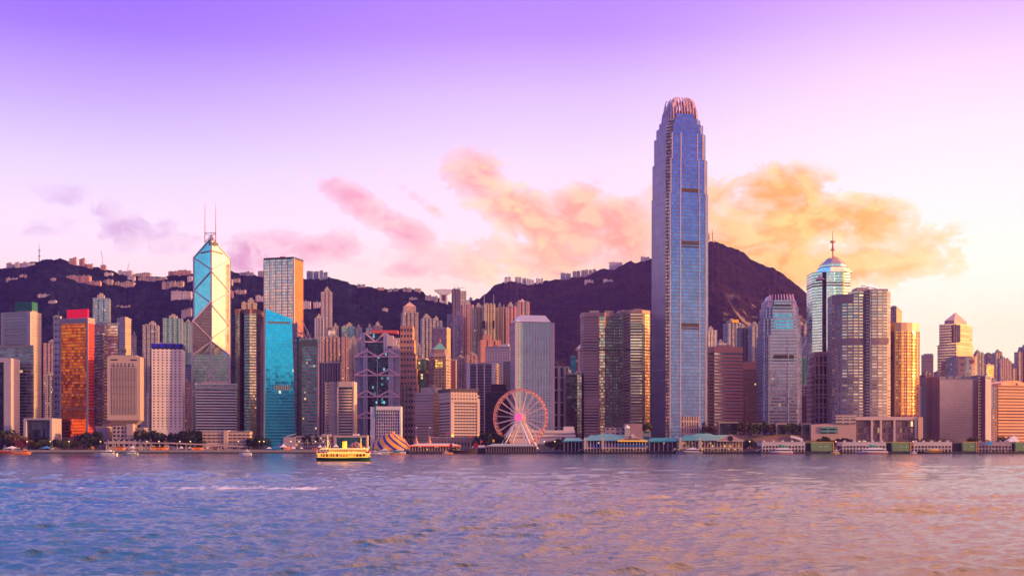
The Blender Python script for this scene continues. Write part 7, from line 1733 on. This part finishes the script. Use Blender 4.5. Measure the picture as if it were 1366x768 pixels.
for a_, b_, ya, yb in ((139, 225, 589.3, 589.8), (225, 290, 589.8, 592.5), (290, 325, 592.5, 594.2)):
    P = [(X(a_, D), D), (X(b_, D), D), (X(b_, D), D+5), (X(a_, D), D+5)]
    mb.face([(P[0][0], D, Z(ya, D)), (P[1][0], D, Z(yb, D)), (P[1][0], D+5, Z(yb, D)), (P[0][0], D+5, Z(ya, D))]); mb.face([(P[0][0], D, Z(ya+1.6, D)), (P[1][0], D, Z(yb+1.6, D)), (P[1][0], D, Z(yb, D)), (P[0][0], D, Z(ya, D))])
    mb.face([(P[0][0], D+5, Z(ya+1.6, D)), (P[1][0], D+5, Z(yb+1.6, D)), (P[1][0], D, Z(yb+1.6, D)), (P[0][0], D, Z(ya+1.6, D))])
t.part('roof_slab', mb, mat('walkway_pale', (.56, .42, .38), .7))
for k in range(16):
    xx = 141+k*11.8; yy = 589.6 if xx < 225 else 589.8+(xx-225)*.042
    mb = MB(); mb.bar((X(xx, D), D+2.5, GZ), (X(xx, D), D+2.5, Z(yy+1, D)), 1.0); t.part('post', mb, MATS['walkway_pale'])
m_or = mat('orange_container', (.85, .22, .02), .5, emit=(1, .22, .01), es=.12)
for lb, a_, b_ in (('orange cabin beside the white motor yacht', 153, 165.5), ('long orange cabin with two dark windows under the walkway', 202, 222), ('orange cabin left of the cream low office', 256, 270), ('dull brown cabin below the cream low office', 283, 291)):
    t = Thing('site_cabin', lb, 'cabin', (X(a_, 1344), 1344, GZ)); D = 1344; mm = m_or if 'orange' in lb else mat('brown_cabin', (.34, .18, .13), .6)
    mb = MB(); mb.box(X(a_, D), X(b_, D), D, D+3.5, GZ, Z(596.3, D)); t.part('body', mb, mm)
    mb = MB(); mb.box(X(a_, D)-.4, X(b_, D)+.4, D-.5, D+4, Z(596.3, D), Z(595.6, D)); t.part('roof', mb, m_dark)
    for q in (.35, .6): mb = MB(); xx = X(a_+(b_-a_)*q, D); mb.box(xx, xx+1.2, D-.08, D, Z(599.2, D), Z(597.6, D)); t.part('window', mb, m_blackglass)
def marquee(label, x_, yt, w_, D=1350, m_=None):
    m_ = m_ or m_white; t = Thing('marquee_tent', label, 'tent', (X(x_, D), D, GZ)); W2 = w_/F*D/2; cx_ = X(x_, D); zt = Z(yt, D); ze = GZ+(zt-GZ)*.5
    mb = MB(); c4 = [(cx_-W2, D-W2), (cx_+W2, D-W2), (cx_+W2, D+W2), (cx_-W2, D+W2)]
    for i in range(4):
        a, b = c4[i], c4[(i+1) % 4]; ma = ((a[0]+cx_)/2, (a[1]+D)/2); mb_ = ((b[0]+cx_)/2, (b[1]+D)/2); zm = ze+(zt-ze)*.32
        mb.face([(a[0], a[1], ze), (b[0], b[1], ze), (mb_[0], mb_[1], zm), (ma[0], ma[1], zm)]); mb.face([(ma[0], ma[1], zm), (mb_[0], mb_[1], zm), (cx_, D, zt)])
    t.part('canopy', mb, m_)
    for a in c4: mb2 = MB(); mb2.bar((a[0]*.98+cx_*.02, a[1], GZ), (a[0]*.98+cx_*.02, a[1], ze), .25); t.part('pole', mb2, m_steel)
m_vio = mat('violet_fabric', (.35, .12, .50), .7)
for a in (('large white peaked tent with violet side below the teal-banded tower', 378, 591.5, 9), ('violet peaked tent left of the large white one', 372, 592.5, 5, 1352, m_vio), ('white tent above the ferry bow', 427, 592.5, 6), ('white tent just right of the first above the ferry', 434, 593, 6), ('white peaked tent left of the ferry funnel', 448, 591, 7),
          ('small white tent on the quay by the orange booth', 391, 595, 6), ('white tent between quay booths', 402, 595.5, 5), ('low white tent left of the violet tent', 359, 595.5, 8), ('blue-topped tent on the left quay', 62, 594.5, 14, 1350, mat('blue_fabric', (.05, .22, .55), .6)),
          ('white tent at the left end of the quay', 16, 594.5, 17), ('white dome-like tent under the walkway', 177, 594, 7), ('white tent among parasols under the walkway', 242, 594.5, 6), ('white parasol tent right of the orange cabin', 253, 595, 5), ('pale tent before the cream office', 277, 595.5, 5)):
    marquee(*a)
D = 1346
t = Thing('market_booth', 'small orange booth on the quay below the teal-banded tower', 'booth', (X(383, D), D, GZ)); mb = MB(); mb.box(X(381, D), X(386, D), D, D+3, GZ, Z(597, D)); t.part('body', mb, m_or); mb = MB(); mb.prism([(X(380.6, D), D-.4), (X(386.4, D), D-.4), (X(386.4, D), D+3.4), (X(380.6, D), D+3.4)], Z(597, D), Z(595.2, D), 0, 0, top=[(X(383, D), D+1), (X(384, D), D+1), (X(384, D), D+2), (X(383, D), D+2)]); t.part('roof', mb, m_or)
t = Thing('market_booth', 'small red-orange booth further right on the quay', 'booth', (X(419, D), D, GZ)); mb = MB(); mb.box(X(417, D), X(422, D), D, D+3, GZ, Z(596.6, D)); t.part('body', mb, mat('redorange_booth', (.75, .10, .03), .5)); mb = MB(); mb.box(X(416.6, D), X(422.4, D), D-.4, D+3.4, Z(596.6, D), Z(595.9, D)); t.part('roof', mb, m_dark)
D = 1400; t = Thing('council_building', 'low grey council building with dark windows and a white wing roof', 'building', (X(410, D), D, GZ))
mb = MB(); mb.box(X(378, D), X(394, D), D, D+16, GZ, Z(582.5, D)); t.part('pale_block', mb, mat('pale_violet_wall', (.44, .36, .40), .7))
mb = MB(); mb.box(X(394, D), X(441, D), D+1, D+16, GZ, Z(581, D)); t.part('window_wall', mb, [fm('council_windows', (.32, .26, .29), (.06, .10, .14), 2.8, 3.8, .7, .42, lit=.06)])
mb = MB(); q = X(382.5, D); mb.face([(q, D-2, Z(581.5, D)), (X(394.5, D), D-2, Z(578, D)), (X(394.5, D), D+12, Z(577, D)), (q, D+12, Z(580.8, D))]); mb.face([(q, D-2, Z(582.3, D)), (X(394.5, D), D-2, Z(578.8, D)), (X(394.5, D), D-2, Z(578, D)), (q, D-2, Z(581.5, D))]); t.part('wing_roof', mb, m_white)
mb = MB(); mb.box(X(428, D), X(440, D), D+4, D+12, Z(581, D), Z(578.8, D)); t.part('roof_cabin', mb, m_trim)
D = 1402; t = Thing('city_hall', 'low cream-framed building with teal glass behind the ferry', 'building', (X(467, D), D, GZ))
mb = MB(); mb.box(X(445, D), X(448.5, D), D, D+14, GZ, Z(583, D)); mb.box(X(488, D), X(490, D), D, D+14, GZ, Z(583, D)); mb.box(X(445, D), X(490, D), D-.3, D+14.3, Z(583, D), Z(580.3, D)); t.part('frame', mb, mat('cityhall_cream', (.52, .38, .34), .7))
mb = MB(); mb.box(X(448.5, D), X(488, D), D+1, D+13, GZ, Z(583, D)); t.part('glass_wall', mb, [fm('teal_hall_glass', (.05, .08, .08), (.04, .26, .26), 2.6, 4, .9, .8, lit=.04)])
mb = MB(); mb.box(X(470, D), X(478, D), D+3, D+9, Z(580.3, D), Z(578.4, D)); t.part('roof_cabin', mb, m_white)
# circus tents
def stripe_mat():
    m = bpy.data.materials.new('circus_stripes'); m.use_nodes = True; m.node_tree.nodes.clear(); t = NT(m.node_tree)
    uv = t.node('ShaderNodeUVMap'); u, v, _ = t.sep(uv.outputs[0])[:3]; b = t.node('ShaderNodeBsdfPrincipled')
    s_ = t.m('FRACT', t.m('ADD', t.m('MULTIPLY', u, 11.0), t.m('MULTIPLY', v, 2.2)))
    t.put(b.inputs['Base Color'], t.mix(t.m('GREATER_THAN', s_, .62), (.80, .34, .03), (.01, .03, .30))); b.inputs['Roughness'].default_value = .5
    o = t.node('ShaderNodeOutputMaterial'); t.l.new(b.outputs[0], o.inputs[0]); MATS['circus_stripes'] = m; return m
m_cir = stripe_mat()
def circus(label, x_, yt, w_, D, prof, top=None, flags=1):
    t = Thing('circus_tent', label, 'tent', (X(x_, D), D+8, GZ)); Rr = w_/2/F*D; zt = Z(yt, D); mb = MB(); n = 40; cy_ = D+Rr*.6
    for (r0, h0), (r1, h1) in zip(prof[:-1], prof[1:]):
        for i in range(n):
            a0, a1 = 2*math.pi*i/n, 2*math.pi*(i+1)/n; P = []; U = []
            for (r_, h_, a_, ui) in ((r0, h0, a0, i/n), (r0, h0, a1, (i+1)/n), (r1, h1, a1, (i+1)/n), (r1, h1, a0, i/n)):
                wob_ = 1+.03*math.sin(a_*10)*(r_ > .3); P.append((X(x_, D)+Rr*r_*wob_*math.cos(a_), cy_+Rr*.6*r_*math.sin(a_), GZ+(zt-GZ)*h_)); U.append((ui, h_))
            mb.face(P, 0, U)
    t.part('canopy', mb, m_cir)
    for k in range(flags):
        fx = X(x_, D)+(k-(flags-1)/2)*Rr*.42; mb = MB(); mb.tube((fx, cy_, zt-1), (fx, cy_, zt+9), .22, .15, 6); pl_ = t.part('pole', mb, m_steel)
        mb = MB(); mb.face([(fx, cy_, zt+9), (fx+1.9, cy_, zt+8.5), (fx+1.7, cy_, zt+7.2), (fx, cy_, zt+7.6)]); mb.face([(fx, cy_+.1, zt+7.6), (fx+1.7, cy_+.1, zt+7.2), (fx+1.9, cy_+.1, zt+8.5), (fx, cy_+.1, zt+9)]); t.part('flag', mb, m_white if k % 2 == 0 else m_red, parent=pl_)
    return t
circus('largest yellow and blue striped circus tent with a flat crown', 519.5, 575.5, 58, 1368, [(1, 0), (1, .07), (.72, .48), (.42, .84), (.21, .90), (.20, 1.0), (0, 1.0)], flags=3)
circus('small pointed striped tent right of the largest circus tent', 554.5, 579.5, 15, 1372, [(1, 0), (.95, .1), (.45, .42), (.16, .8), (0, 1)])
circus('small pointed striped tent furthest right, before the beige block', 572, 579.5, 16, 1376, [(1, 0), (.95, .1), (.45, .42), (.16, .8), (0, 1)])
circus('striped circus tent half hidden behind the ferry', 474, 586.5, 24, 1380, [(1, 0), (1, .12), (.7, .5), (.4, .72), (.1, .8), (0, 1)], flags=0)
# terrace in front of the mall: framed glass boxes
D = 1412; t = Thing('terrace', 'long stepped stone terrace wall between the salmon block and the mall', 'wall', (X(1020, D), D, GZ))
mb = MB(); mb.box(X(941, D), X(1083, D), D, D+20, GZ, Z(580, D)); t.part('upper_wall', mb, mat('terrace_stone', (.40, .27, .23), .8, var=.2))
mb = MB(); mb.box(X(941, D), X(1116, D), D-16, D-.1, GZ, Z(587, D)); t.part('lower_wall', mb, mat('terrace_dark', (.22, .14, .13), .8, var=.3))
for lb, a_, b_, ya in (('largest stone-framed dark glass box on the terrace', 958, 984.5, 562), ('stone-framed glass box right of the largest', 1002.5, 1016, 564), ('stone-framed glass box before the gold-striped tower', 1034.5, 1049, 564), ('stone-framed glass box touching the mall wall', 1068, 1081, 564)):
    t = Thing('framed_pavilion', lb, 'pavilion', (X(a_, 1410), 1410, Z(580, 1410))); D = 1410; zb = Z(580, D); zt = Z(ya, D)
    mb = MB(); mb.box(X(a_, D), X(a_+1.8, D), D-3, D+10, zb, zt-2); mb.box(X(b_-1.8, D), X(b_, D), D-3, D+10, zb, zt-2); mb.box(X(a_, D), X(b_, D), D-3, D+10, zt-2, zt); t.part('frame', mb, mat('pavilion_frame', (.38, .27, .25), .7))
    mb = MB(); mb.box(X(a_+1.8, D), X(b_-1.8, D), D-1, D+8, zb, zt-2); t.part('glass_box', mb, fm('pavilion_glass', (.05, .04, .05), (.08, .08, .1), 4, 5, .9, .9, lit=.06))
    mb = MB(); mb.box(X(a_, D), X(b_, D), D-3, D+10, zb-.5, zb+.4); t.part('floor', mb, MATS['pavilion_frame'])
D = 1378; t = Thing('curved_roof_garden', 'low curved roof edged with grass above the first white pier', 'building', (X(1030, D), D, GZ)); mb = MB(); n = 14
for i in range(n):
    xa, xb = 996+i*72/n, 996+(i+1)*72/n; f_ = lambda x_: Z(588-8.5*math.sin(math.pi*(x_-990)/110), D)
    P = [(X(xa, D), D), (X(xb, D), D), (X(xb, D), D+16), (X(xa, D), D+16)]; mb.prism(P, GZ, [f_(xa), f_(xb), f_(xb), f_(xa)], 0, 1)
t.part('curved_roof', mb, [mat('curved_stone', (.30, .18, .16), .8), mat('dry_grass', (.16, .14, .03), .9)])
mb = MB()
for i in range(n):
    xa, xb = 996+i*72/n, 996+(i+1)*72/n; mb.bar((X(xa, D), D-.3, f_(xa)), (X(xb, D), D-.3, f_(xb)), .9)
t.part('grass_edge', mb, MATS['dry_grass'])
t = Thing('skylight_fin', 'white curved roof fin at the right end of the curved roof garden', 'canopy', (X(1062, D), D, Z(585, D))); mb = MB()
for i in range(6):
    s0, s1 = i/6, (i+1)/6; mb.bar((X(1054+16*s0, D), D-2, Z(582+4.5*s0**1.4, D)), (X(1054+16*s1, D), D-2, Z(582+4.5*s1**1.4, D)), 1.5, 3)
t.part('fin', mb, m_white)
t = Thing('viaduct_block', 'long low mauve service building behind the clock tower pier', 'building', (X(835, 1400), 1400, GZ)); D = 1400
mb = MB(); mb.box(X(807, D), X(833, D), D, D+14, GZ, Z(570, D)); t.part('left_block', mb, fm('service_slots', (.34, .26, .29), (.10, .08, .12), 6, 5, .5, .4))
mb = MB(); mb.box(X(833, D), X(856.5, D), D-2, D+12, GZ, Z(565, D)); t.part('blank_block', mb, mat('taupe_wall', (.38, .25, .24), .8))
mb = MB(); mb.box(X(856.5, D), X(868, D), D-2, D+10, GZ, Z(575, D)); t.part('teal_block', mb, fm('teal_block', (.24, .2, .22), (.02, .30, .34), 10, 7, .7, .5))
# street lamps
lamp = None
for k, xx in enumerate((212, 254, 346, 352, 240, 196, 318, 36, 67, 92, 134, 388, 421, 726, 740, 1000, 1115, 1218)):
    D = 1342+(k % 3)*4
    if lamp is None:
        lamp = Thing('street_lamp', 'thin dark lamp post with a small round head on the promenade', 'street lamp', (X(xx, D), D, GZ), 'lamp posts along the promenade')
        mb = MB(); mb.tube((X(xx, D), D, GZ), (X(xx, D), D, GZ+9.5), .22, .14, 6); lamp.part('post', mb, MATS['dark_metal'])
        mb = MB(); mb.lathe(X(xx, D), D, [(.05, GZ+10.6), (.6, GZ+10.2), (.75, GZ+9.7), (.2, GZ+9.4)], 8); lamp.part('lamp_head', mb, mat('lamp_glow', (.9, .7, .4), .4, emit=(1, .7, .35), es=1.2))
    else:
        o = lamp.o.copy(); COL.objects.link(o); o.location = (X(xx, D), D, GZ)
        for c in lamp.o.children:
            if c.name.split('.')[0] in ('post', 'lamp_head') and c.parent == lamp.o: c2 = c.copy(); COL.objects.link(c2); c2.parent = o
# flags by the stone hotel
for lb, xx, yt, m_ in (('red flag on a pole, left one before the stone hotel', 596, 576, m_red), ('red pennant banner pole in the middle before the stone hotel', 627, 581, m_red), ('red hanging banner pole right of the stone hotel', 641, 587, m_red), ('yellow pennant pole by the wheel pier', 657, 586, mat('yellow_pennant', (.8, .55, .05), .6))):
    D = 1360; t = Thing('flag_pole', lb, 'flag', (X(xx, D), D, GZ)); mb = MB(); mb.tube((X(xx, D), D, GZ), (X(xx, D), D, Z(yt-1, D)), .2, .15, 6); t.part('pole', mb, m_steel)
    mb = MB(); mb.box(X(xx, D)+.2, X(xx, D)+2.4, D-.06, D+.06, Z(yt+3.2, D), Z(yt, D)); t.part('flag', mb, m_)

# ================================================================== boats
def hull(mb, cx, cy, L, Wd, z0, z1, bow=1, sheer=.6, stern=.85, mi=0, double=False):
    """bow=1 points to +x; sections from stern to bow"""
    n = 12; secs = []
    for i in range(n+1):
        s_ = i/n
        wv = min(1, stern+(1-stern)*s_*3) if not double else min(1, .25+1.0*math.sin(math.pi*min(max(s_, .02), .98))**.5)
        if s_ > .62 and not double: wv *= max(.03, 1-((s_-.62)/.38)**1.8)
        zt = z1+sheer*(abs(s_-.45)/.55)**2
        x_ = cx+bow*(s_-.5)*L; w2 = Wd/2*wv
        keel = z0 + (0 if s_ < .8 else (s_-.8)*0)
        rake = .0 if s_ < .75 or double else (s_-.75)/.25*L*.05
        secs.append([(x_+bow*rake, cy-w2, zt), (x_, cy-w2*.72, keel), (x_, cy+w2*.72, keel), (x_+bow*rake, cy+w2, zt)])
    for a, b in zip(secs[:-1], secs[1:]):
        for i in range(3):
            f = [a[i], a[i+1], b[i+1], b[i]]
            mb.face(f if bow > 0 else f[::-1], mi)
        f = [a[3], a[0], b[0], b[3]]; mb.face(f, mi)
    mb.face(secs[0], mi); mb.face(secs[-1][::-1], mi)
    return secs
def boat(label, px_, yw, wpx, bow=1, style='yacht', hm=None, cm=None, cat='boat', tall=1.0, stripe=None):
    D = HC*F/(yw-HY); L = wpx/F*D; cx, cy = X(px_, D), D; Wd = L*.26; fb = L*.075*tall+.3
    t = Thing({'yacht': 'motor_yacht', 'cat': 'passenger_ferry', 'launch': 'launch_boat'}[style], label, cat, (cx, cy, 0))
    hm = hm or m_white; cm = cm or m_white
    mb = MB(); hull(mb, cx, cy, L, Wd, -.4, fb, bow, fb*.35); t.part('hull', mb, hm)
    if stripe: mb = MB(); hull(mb, cx, cy, L*1.005, Wd*1.02, -.45, fb*.38, bow, .1); t.part('boot_stripe', mb, stripe)
    a0, a1 = (-.34, .22) if style != 'cat' else (-.42, .34)
    def cab(s0, s1, w, z0, z1, nm, m_, rk=.1, parent=None):
        x0, x1 = sorted((cx+bow*s0*L, cx+bow*s1*L)); h_ = (z1-z0)*rk*4; mb = MB()
        top0, top1 = (x0+(h_*.3 if bow > 0 else h_), x1-(h_ if bow > 0 else h_*.3))
        mb.prism([(x0, cy-w/2), (x1, cy-w/2), (x1, cy+w/2), (x0, cy+w/2)], z0, z1, 0, 0, top=[(top0, cy-w*.44), (top1, cy-w*.44), (top1, cy+w*.44), (top0, cy+w*.44)]); return t.part(nm, mb, m_, parent=parent)
    ch = L*.085*tall+.5
    cab(a0, a1, Wd*.8, fb, fb+ch*.35, 'cabin_side', cm, .05); wb = cab(a0+.015, a1-.02, Wd*.78, fb+ch*.35, fb+ch*.8, 'window_band', m_blackglass, .2)
    cab(a0-.02, a1-.06, Wd*.84, fb+ch*.8, fb+ch, 'cabin_roof', cm, .05)
    cab(a0+.1, a1-.2, Wd*.55, fb+ch, fb+ch*1.5, 'flybridge', cm, .3)
    mb = MB(); xm_ = cx+bow*(a0+.22)*L; mb.bar((xm_, cy, fb+ch*1.4), (xm_-bow*ch*.3, cy, fb+ch*2.3), .25); mb.bar((xm_-bow*ch*.15, cy-1, fb+ch*1.9), (xm_-bow*ch*.15, cy+1, fb+ch*1.9), .15); t.part('mast', mb, m_white)
    mb = MB(); 
    for k in range(6):
        s_ = a1+.02+(.46-a1)*k/6; mb.bar((cx+bow*s_*L, cy-Wd*.36*(1-k/8), fb+.2), (cx+bow*s_*L, cy-Wd*.36*(1-k/8), fb+1.1), .1)
    mb.bar((cx+bow*(a1+.02)*L, cy-Wd*.36, fb+1.1), (cx+bow*.47*L, cy-Wd*.08, fb+1.3), .12); t.part('bow_rail', mb, m_steel)
    return t
boat('white motor yacht in front of the inverted-foot block, largest of the left boats', 141.5, 607.6, 30, -1)
boat('smaller cream and teal motor boat right of the large white yacht', 174, 606.3, 20, -1, hm=mat('cream_teal_hull', (.66, .62, .45), .4), stripe=mat('aqua', (.1, .5, .45), .4))
boat('small white launch alone below the cream low office', 327.5, 606.8, 16, -1, 'launch', tall=1.6)
boat('bright orange flat boat at the left quay', 34, 604.9, 14, 1, 'launch', hm=m_or, cm=m_or, tall=1.5)
boat('orange-red barge along the far left quay', 10, 604.7, 36, 1, 'launch', hm=mat('brick_hull', (.5, .12, .05), .6), cm=mat('brick_hull', (.5, .12, .05), .6), tall=.45)
boat('sleek white yacht moored before the circus tent', 510, 604.8, 26, -1)
boat('white yacht stern-on right of the sleek one', 531, 604.7, 20, -1, tall=1.2)
boat('small orange sampan in front of the white yachts', 528, 605.2, 16, -1, 'launch', hm=m_or, cm=mat('teal_tarpaulin', (.05, .45, .45), .6), tall=.8)
boat('low white boat right of the ferry stern', 502, 605.0, 12, 1, 'launch')
boat('orange boat beside the junk bow', 597, 604.9, 14, 1, 'launch', hm=m_or, tall=.7)
boat('long grey-white boat in front of the arched-gable pier', 920, 605.1, 34, -1, hm=mat('grey_hull', (.34, .30, .32), .5))
m_rh = mat('red_hull', (.72, .03, .02), .4); m_gf = mat('green_fin', (.02, .42, .22), .5)
for lb, xx, w_ in (('shorter red-hulled white ferry before the first white pier', 1042.5, 30), ('longer red-hulled white ferry before the second white pier', 1163.5, 40)):
    t = boat(lb, xx, 604.95, w_, -1, 'cat', stripe=m_rh, cat='ferry', tall=.85 if w_ > 35 else 1.1)
    D = HC*F/(604.95-HY); mb = MB(); mb.bar((X(xx-4, D), D, 8.8), (X(xx+7, D), D, 7.4), 1.1, 1.6); t.part('green_fin', mb, m_gf)
boat('small red and white boat at the screened end of the second white pier', 1218.5, 605.0, 9, -1, 'launch', stripe=m_rh, tall=1.8)
boat('yellow and grey boat between the first and second white piers', 1114, 604.8, 12, -1, 'launch', hm=mat('pier_yellow', (.85, .45, .04), .5), tall=1.6)
boat('yellow-striped slim boat in front of the third white pier', 1243, 604.6, 38, -1, 'launch', hm=mat('dark_hull', (.05, .04, .05), .5), cm=mat('pier_yellow', (.85, .45, .04), .5), tall=.6)
# junk with red sails
D = 1290; cx = X(617, D); t = Thing('junk_boat', 'dark wooden junk with two dark red sails beside the low orange-edged pier', 'boat', (cx, D, 0)); mw = mat('dark_wood', (.05, .025, .02), .6); msail = mat('crimson_sail', (.42, .01, .03), .7)
mb = MB(); secs = hull(mb, cx, D, 30, 7.5, -.4, 3.2, 1, 2.6, .8); t.part('hull', mb, mw)
mb = MB(); mb.box(cx-12, cx-2, D-2.6, D+2.6, 3.0, 5.2); mb.box(cx-13, cx-7, D-2.2, D+2.2, 5.2, 7.0); t.part('cabin', mb, mw)
mb = MB(); mb.box(cx-11.5, cx-2.5, D-2.7, D-2.62, 3.8, 4.7); t.part('window_band', mb, fm('junk_windows', (.1, .04, .03), (.5, .4, .3), 1.4, 1, .6, 1, lit=.3))
mb = MB(); mb.bar((cx-15.5, D, 4.5), (cx-12.5, D, .2), .8, 1.4); t.part('rudder_board', mb, mat('red_orange_beam', (.72, .12, .08), .5))
for xs, zt, w_ in ((X(601.5, D), Z(590.5, D), 3.4), (X(634.5, D), Z(589.3, D), 5.4)):
    mb = MB(); mb.tube((xs, D, 3), (xs, D, zt+1.2), .25, .15, 6); ms2 = t.part('mast', mb, mw)
    mb = MB(); zb = 6.4
    pts = [(-w_*.5, zb), (w_*.5, zb), (w_*.52, zb+(zt-zb)*.4), (w_*.34, zb+(zt-zb)*.78), (0, zt), (-w_*.4, zb+(zt-zb)*.72), (-w_*.5, zb+(zt-zb)*.35)]
    mb.face([(xs+p[0], D-.35+abs(p[0])*.1, p[1]) for p in pts]); mb.face([(xs+p[0], D-.25+abs(p[0])*.1, p[1]) for p in reversed(pts)]); t.part('sail', mb, msail, parent=ms2)
# green and cream double-ended ferry
D = 668; cx = X(458.5, D); th_ = R(0)
t = Thing('harbour_ferry', 'double-ended green-hulled harbour ferry glowing gold, two decks, funnel and two masts', 'ferry', (cx, D, 0))
m_gh = mat('ferry_green', (.02, .08, .035), .3, spec=.6); m_gc = mat('ferry_cream_glow', (.86, .66, .34), .3, var=.05, spec=.6, emit=(1.0, .48, .05), es=.75); m_gy = mat('ferry_gold_glow', (.95, .60, .10), .35, emit=(1.0, .42, .02), es=1.1)  # gold glow added to the paint in place of a reflected sunbeam
L = 71.5/F*D; KF = D/F; ZF = lambda y: Z(y, D); XF = lambda x_: X(x_, D)
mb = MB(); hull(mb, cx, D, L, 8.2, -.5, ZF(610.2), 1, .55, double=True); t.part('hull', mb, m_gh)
mb = MB(); hull(mb, cx, D, L*.985, 8.4, ZF(610.4), ZF(609.3), 1, .5, double=True); t.part('sunglow_sheer_band', mb, m_gy)  # band carries the sunbeam's gold as glowing colour
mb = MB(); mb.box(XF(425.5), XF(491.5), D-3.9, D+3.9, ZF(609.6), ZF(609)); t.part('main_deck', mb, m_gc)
mb = MB(); mb.box(XF(427), XF(490), D-2.4, D+2.4, ZF(609), ZF(605.2)); t.part('lower_hall', mb, fm('ferry_lower_hall', (.10, .04, .02), (.4, .1, .04), 1.1, 2.2, .55, .7, lit=.35, litc=(1, .35, .04)))  # window glow added here to stand in for the sunbeam
mb = MB(); mb.box(XF(452), XF(476), D-2.7, D+2.7, ZF(609), ZF(605.1)); t.part('saloon', mb, fm('ferry_saloon', (.80, .50, .16), (.3, .1, .04), 1.25, 1.7, .5, .6, lit=.5, litc=(1, .55, .08)))  # saloon panes made to glow for the same reflected sun
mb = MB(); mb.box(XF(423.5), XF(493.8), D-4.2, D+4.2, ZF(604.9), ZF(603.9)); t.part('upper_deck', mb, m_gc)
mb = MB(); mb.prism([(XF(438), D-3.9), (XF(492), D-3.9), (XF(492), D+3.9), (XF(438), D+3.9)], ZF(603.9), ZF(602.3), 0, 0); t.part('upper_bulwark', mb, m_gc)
mb = MB(); mb.box(XF(441), XF(490), D-3.4, D+3.4, ZF(602.3), ZF(598.8)); t.part('upper_cabin', mb, fm('ferry_upper', (.90, .58, .22), (.16, .05, .03), 1.25, 2.1, .62, .55, lit=.35, litc=(1, .5, .08), vo=.2))  # upper panes lit to imitate the sunbeam's gold
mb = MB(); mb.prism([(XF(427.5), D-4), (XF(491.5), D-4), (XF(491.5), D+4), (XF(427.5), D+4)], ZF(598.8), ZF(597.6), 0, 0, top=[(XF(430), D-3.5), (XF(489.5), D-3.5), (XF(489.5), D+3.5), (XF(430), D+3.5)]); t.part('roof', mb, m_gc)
for xx in (424.5, 428, 432, 436.5, 440.5):
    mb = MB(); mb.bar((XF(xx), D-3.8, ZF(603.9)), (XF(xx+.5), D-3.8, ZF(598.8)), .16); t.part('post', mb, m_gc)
for k in range(15):
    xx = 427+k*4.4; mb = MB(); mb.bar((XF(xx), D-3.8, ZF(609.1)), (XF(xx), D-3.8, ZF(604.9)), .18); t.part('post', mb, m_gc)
for k, xx in enumerate((424.3, 427, 429.7, 432.4, 435.1)):
    mb = MB(); mb.tube((XF(xx), D-4.2, ZF(602.6)), (XF(xx), D-4.45, ZF(602.6)), .42, .42, 10); t.part('life_ring', mb, m_red if k % 2 else m_white)
mb = MB(); mb.box(XF(423.5), XF(438), D-4.15, D-4.05, ZF(603.9), ZF(602.0)); t.part('red_rail_cloth', mb, mat('rail_red', (.62, .06, .08), .6))
mb = MB(); mb.box(XF(489), XF(494), D-4.15, D+4, ZF(603.9), ZF(601.5)); t.part('red_rail_cloth', mb, mat('rail_red', (.62, .06, .08), .6))
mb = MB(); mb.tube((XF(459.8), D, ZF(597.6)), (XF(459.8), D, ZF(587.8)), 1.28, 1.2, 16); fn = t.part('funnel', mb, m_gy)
mb = MB(); mb.tube((XF(459.8), D, ZF(588.4)), (XF(459.8), D, ZF(587.3)), 1.32, 1.32, 16); t.part('funnel_cap', mb, m_dark, parent=fn)
for xx, yt in ((437.3, 580), (481.5, 583.5)):
    mb = MB(); mb.tube((XF(xx), D, ZF(598)), (XF(xx), D, ZF(yt)), .22, .12, 6); ms3 = t.part('mast', mb, m_gc)
    mb = MB(); s_ = 1 if xx < 460 else -1; mb.bar((XF(xx), D, ZF(yt+5)), (XF(xx+s_*4.2), D, ZF(597.5)), .1); mb.bar((XF(xx-1.2), D, ZF(yt+3)), (XF(xx+1.2), D, ZF(yt+3)), .14); t.part('stay', mb, m_gc, parent=ms3)
for xx in (434.5, 484.5):
    mb = MB(); mb.box(XF(xx-2), XF(xx+2), D-1.4, D+1.4, ZF(597.6), ZF(595.2)); t.part('wheelhouse', mb, fm('wheelhouse', (.85, .62, .34), (.1, .06, .06), .9, 1.4, .6, .5))
mb = MB(); mb.box(XF(425), XF(428), D-3, D+3, ZF(607), ZF(605.4)); mb.box(XF(489), XF(492), D-3, D+3, ZF(607), ZF(605.4)); t.part('end_glow_box', mb, m_gy)  # boxes at both ends, the sunbeam's gold put in as glow
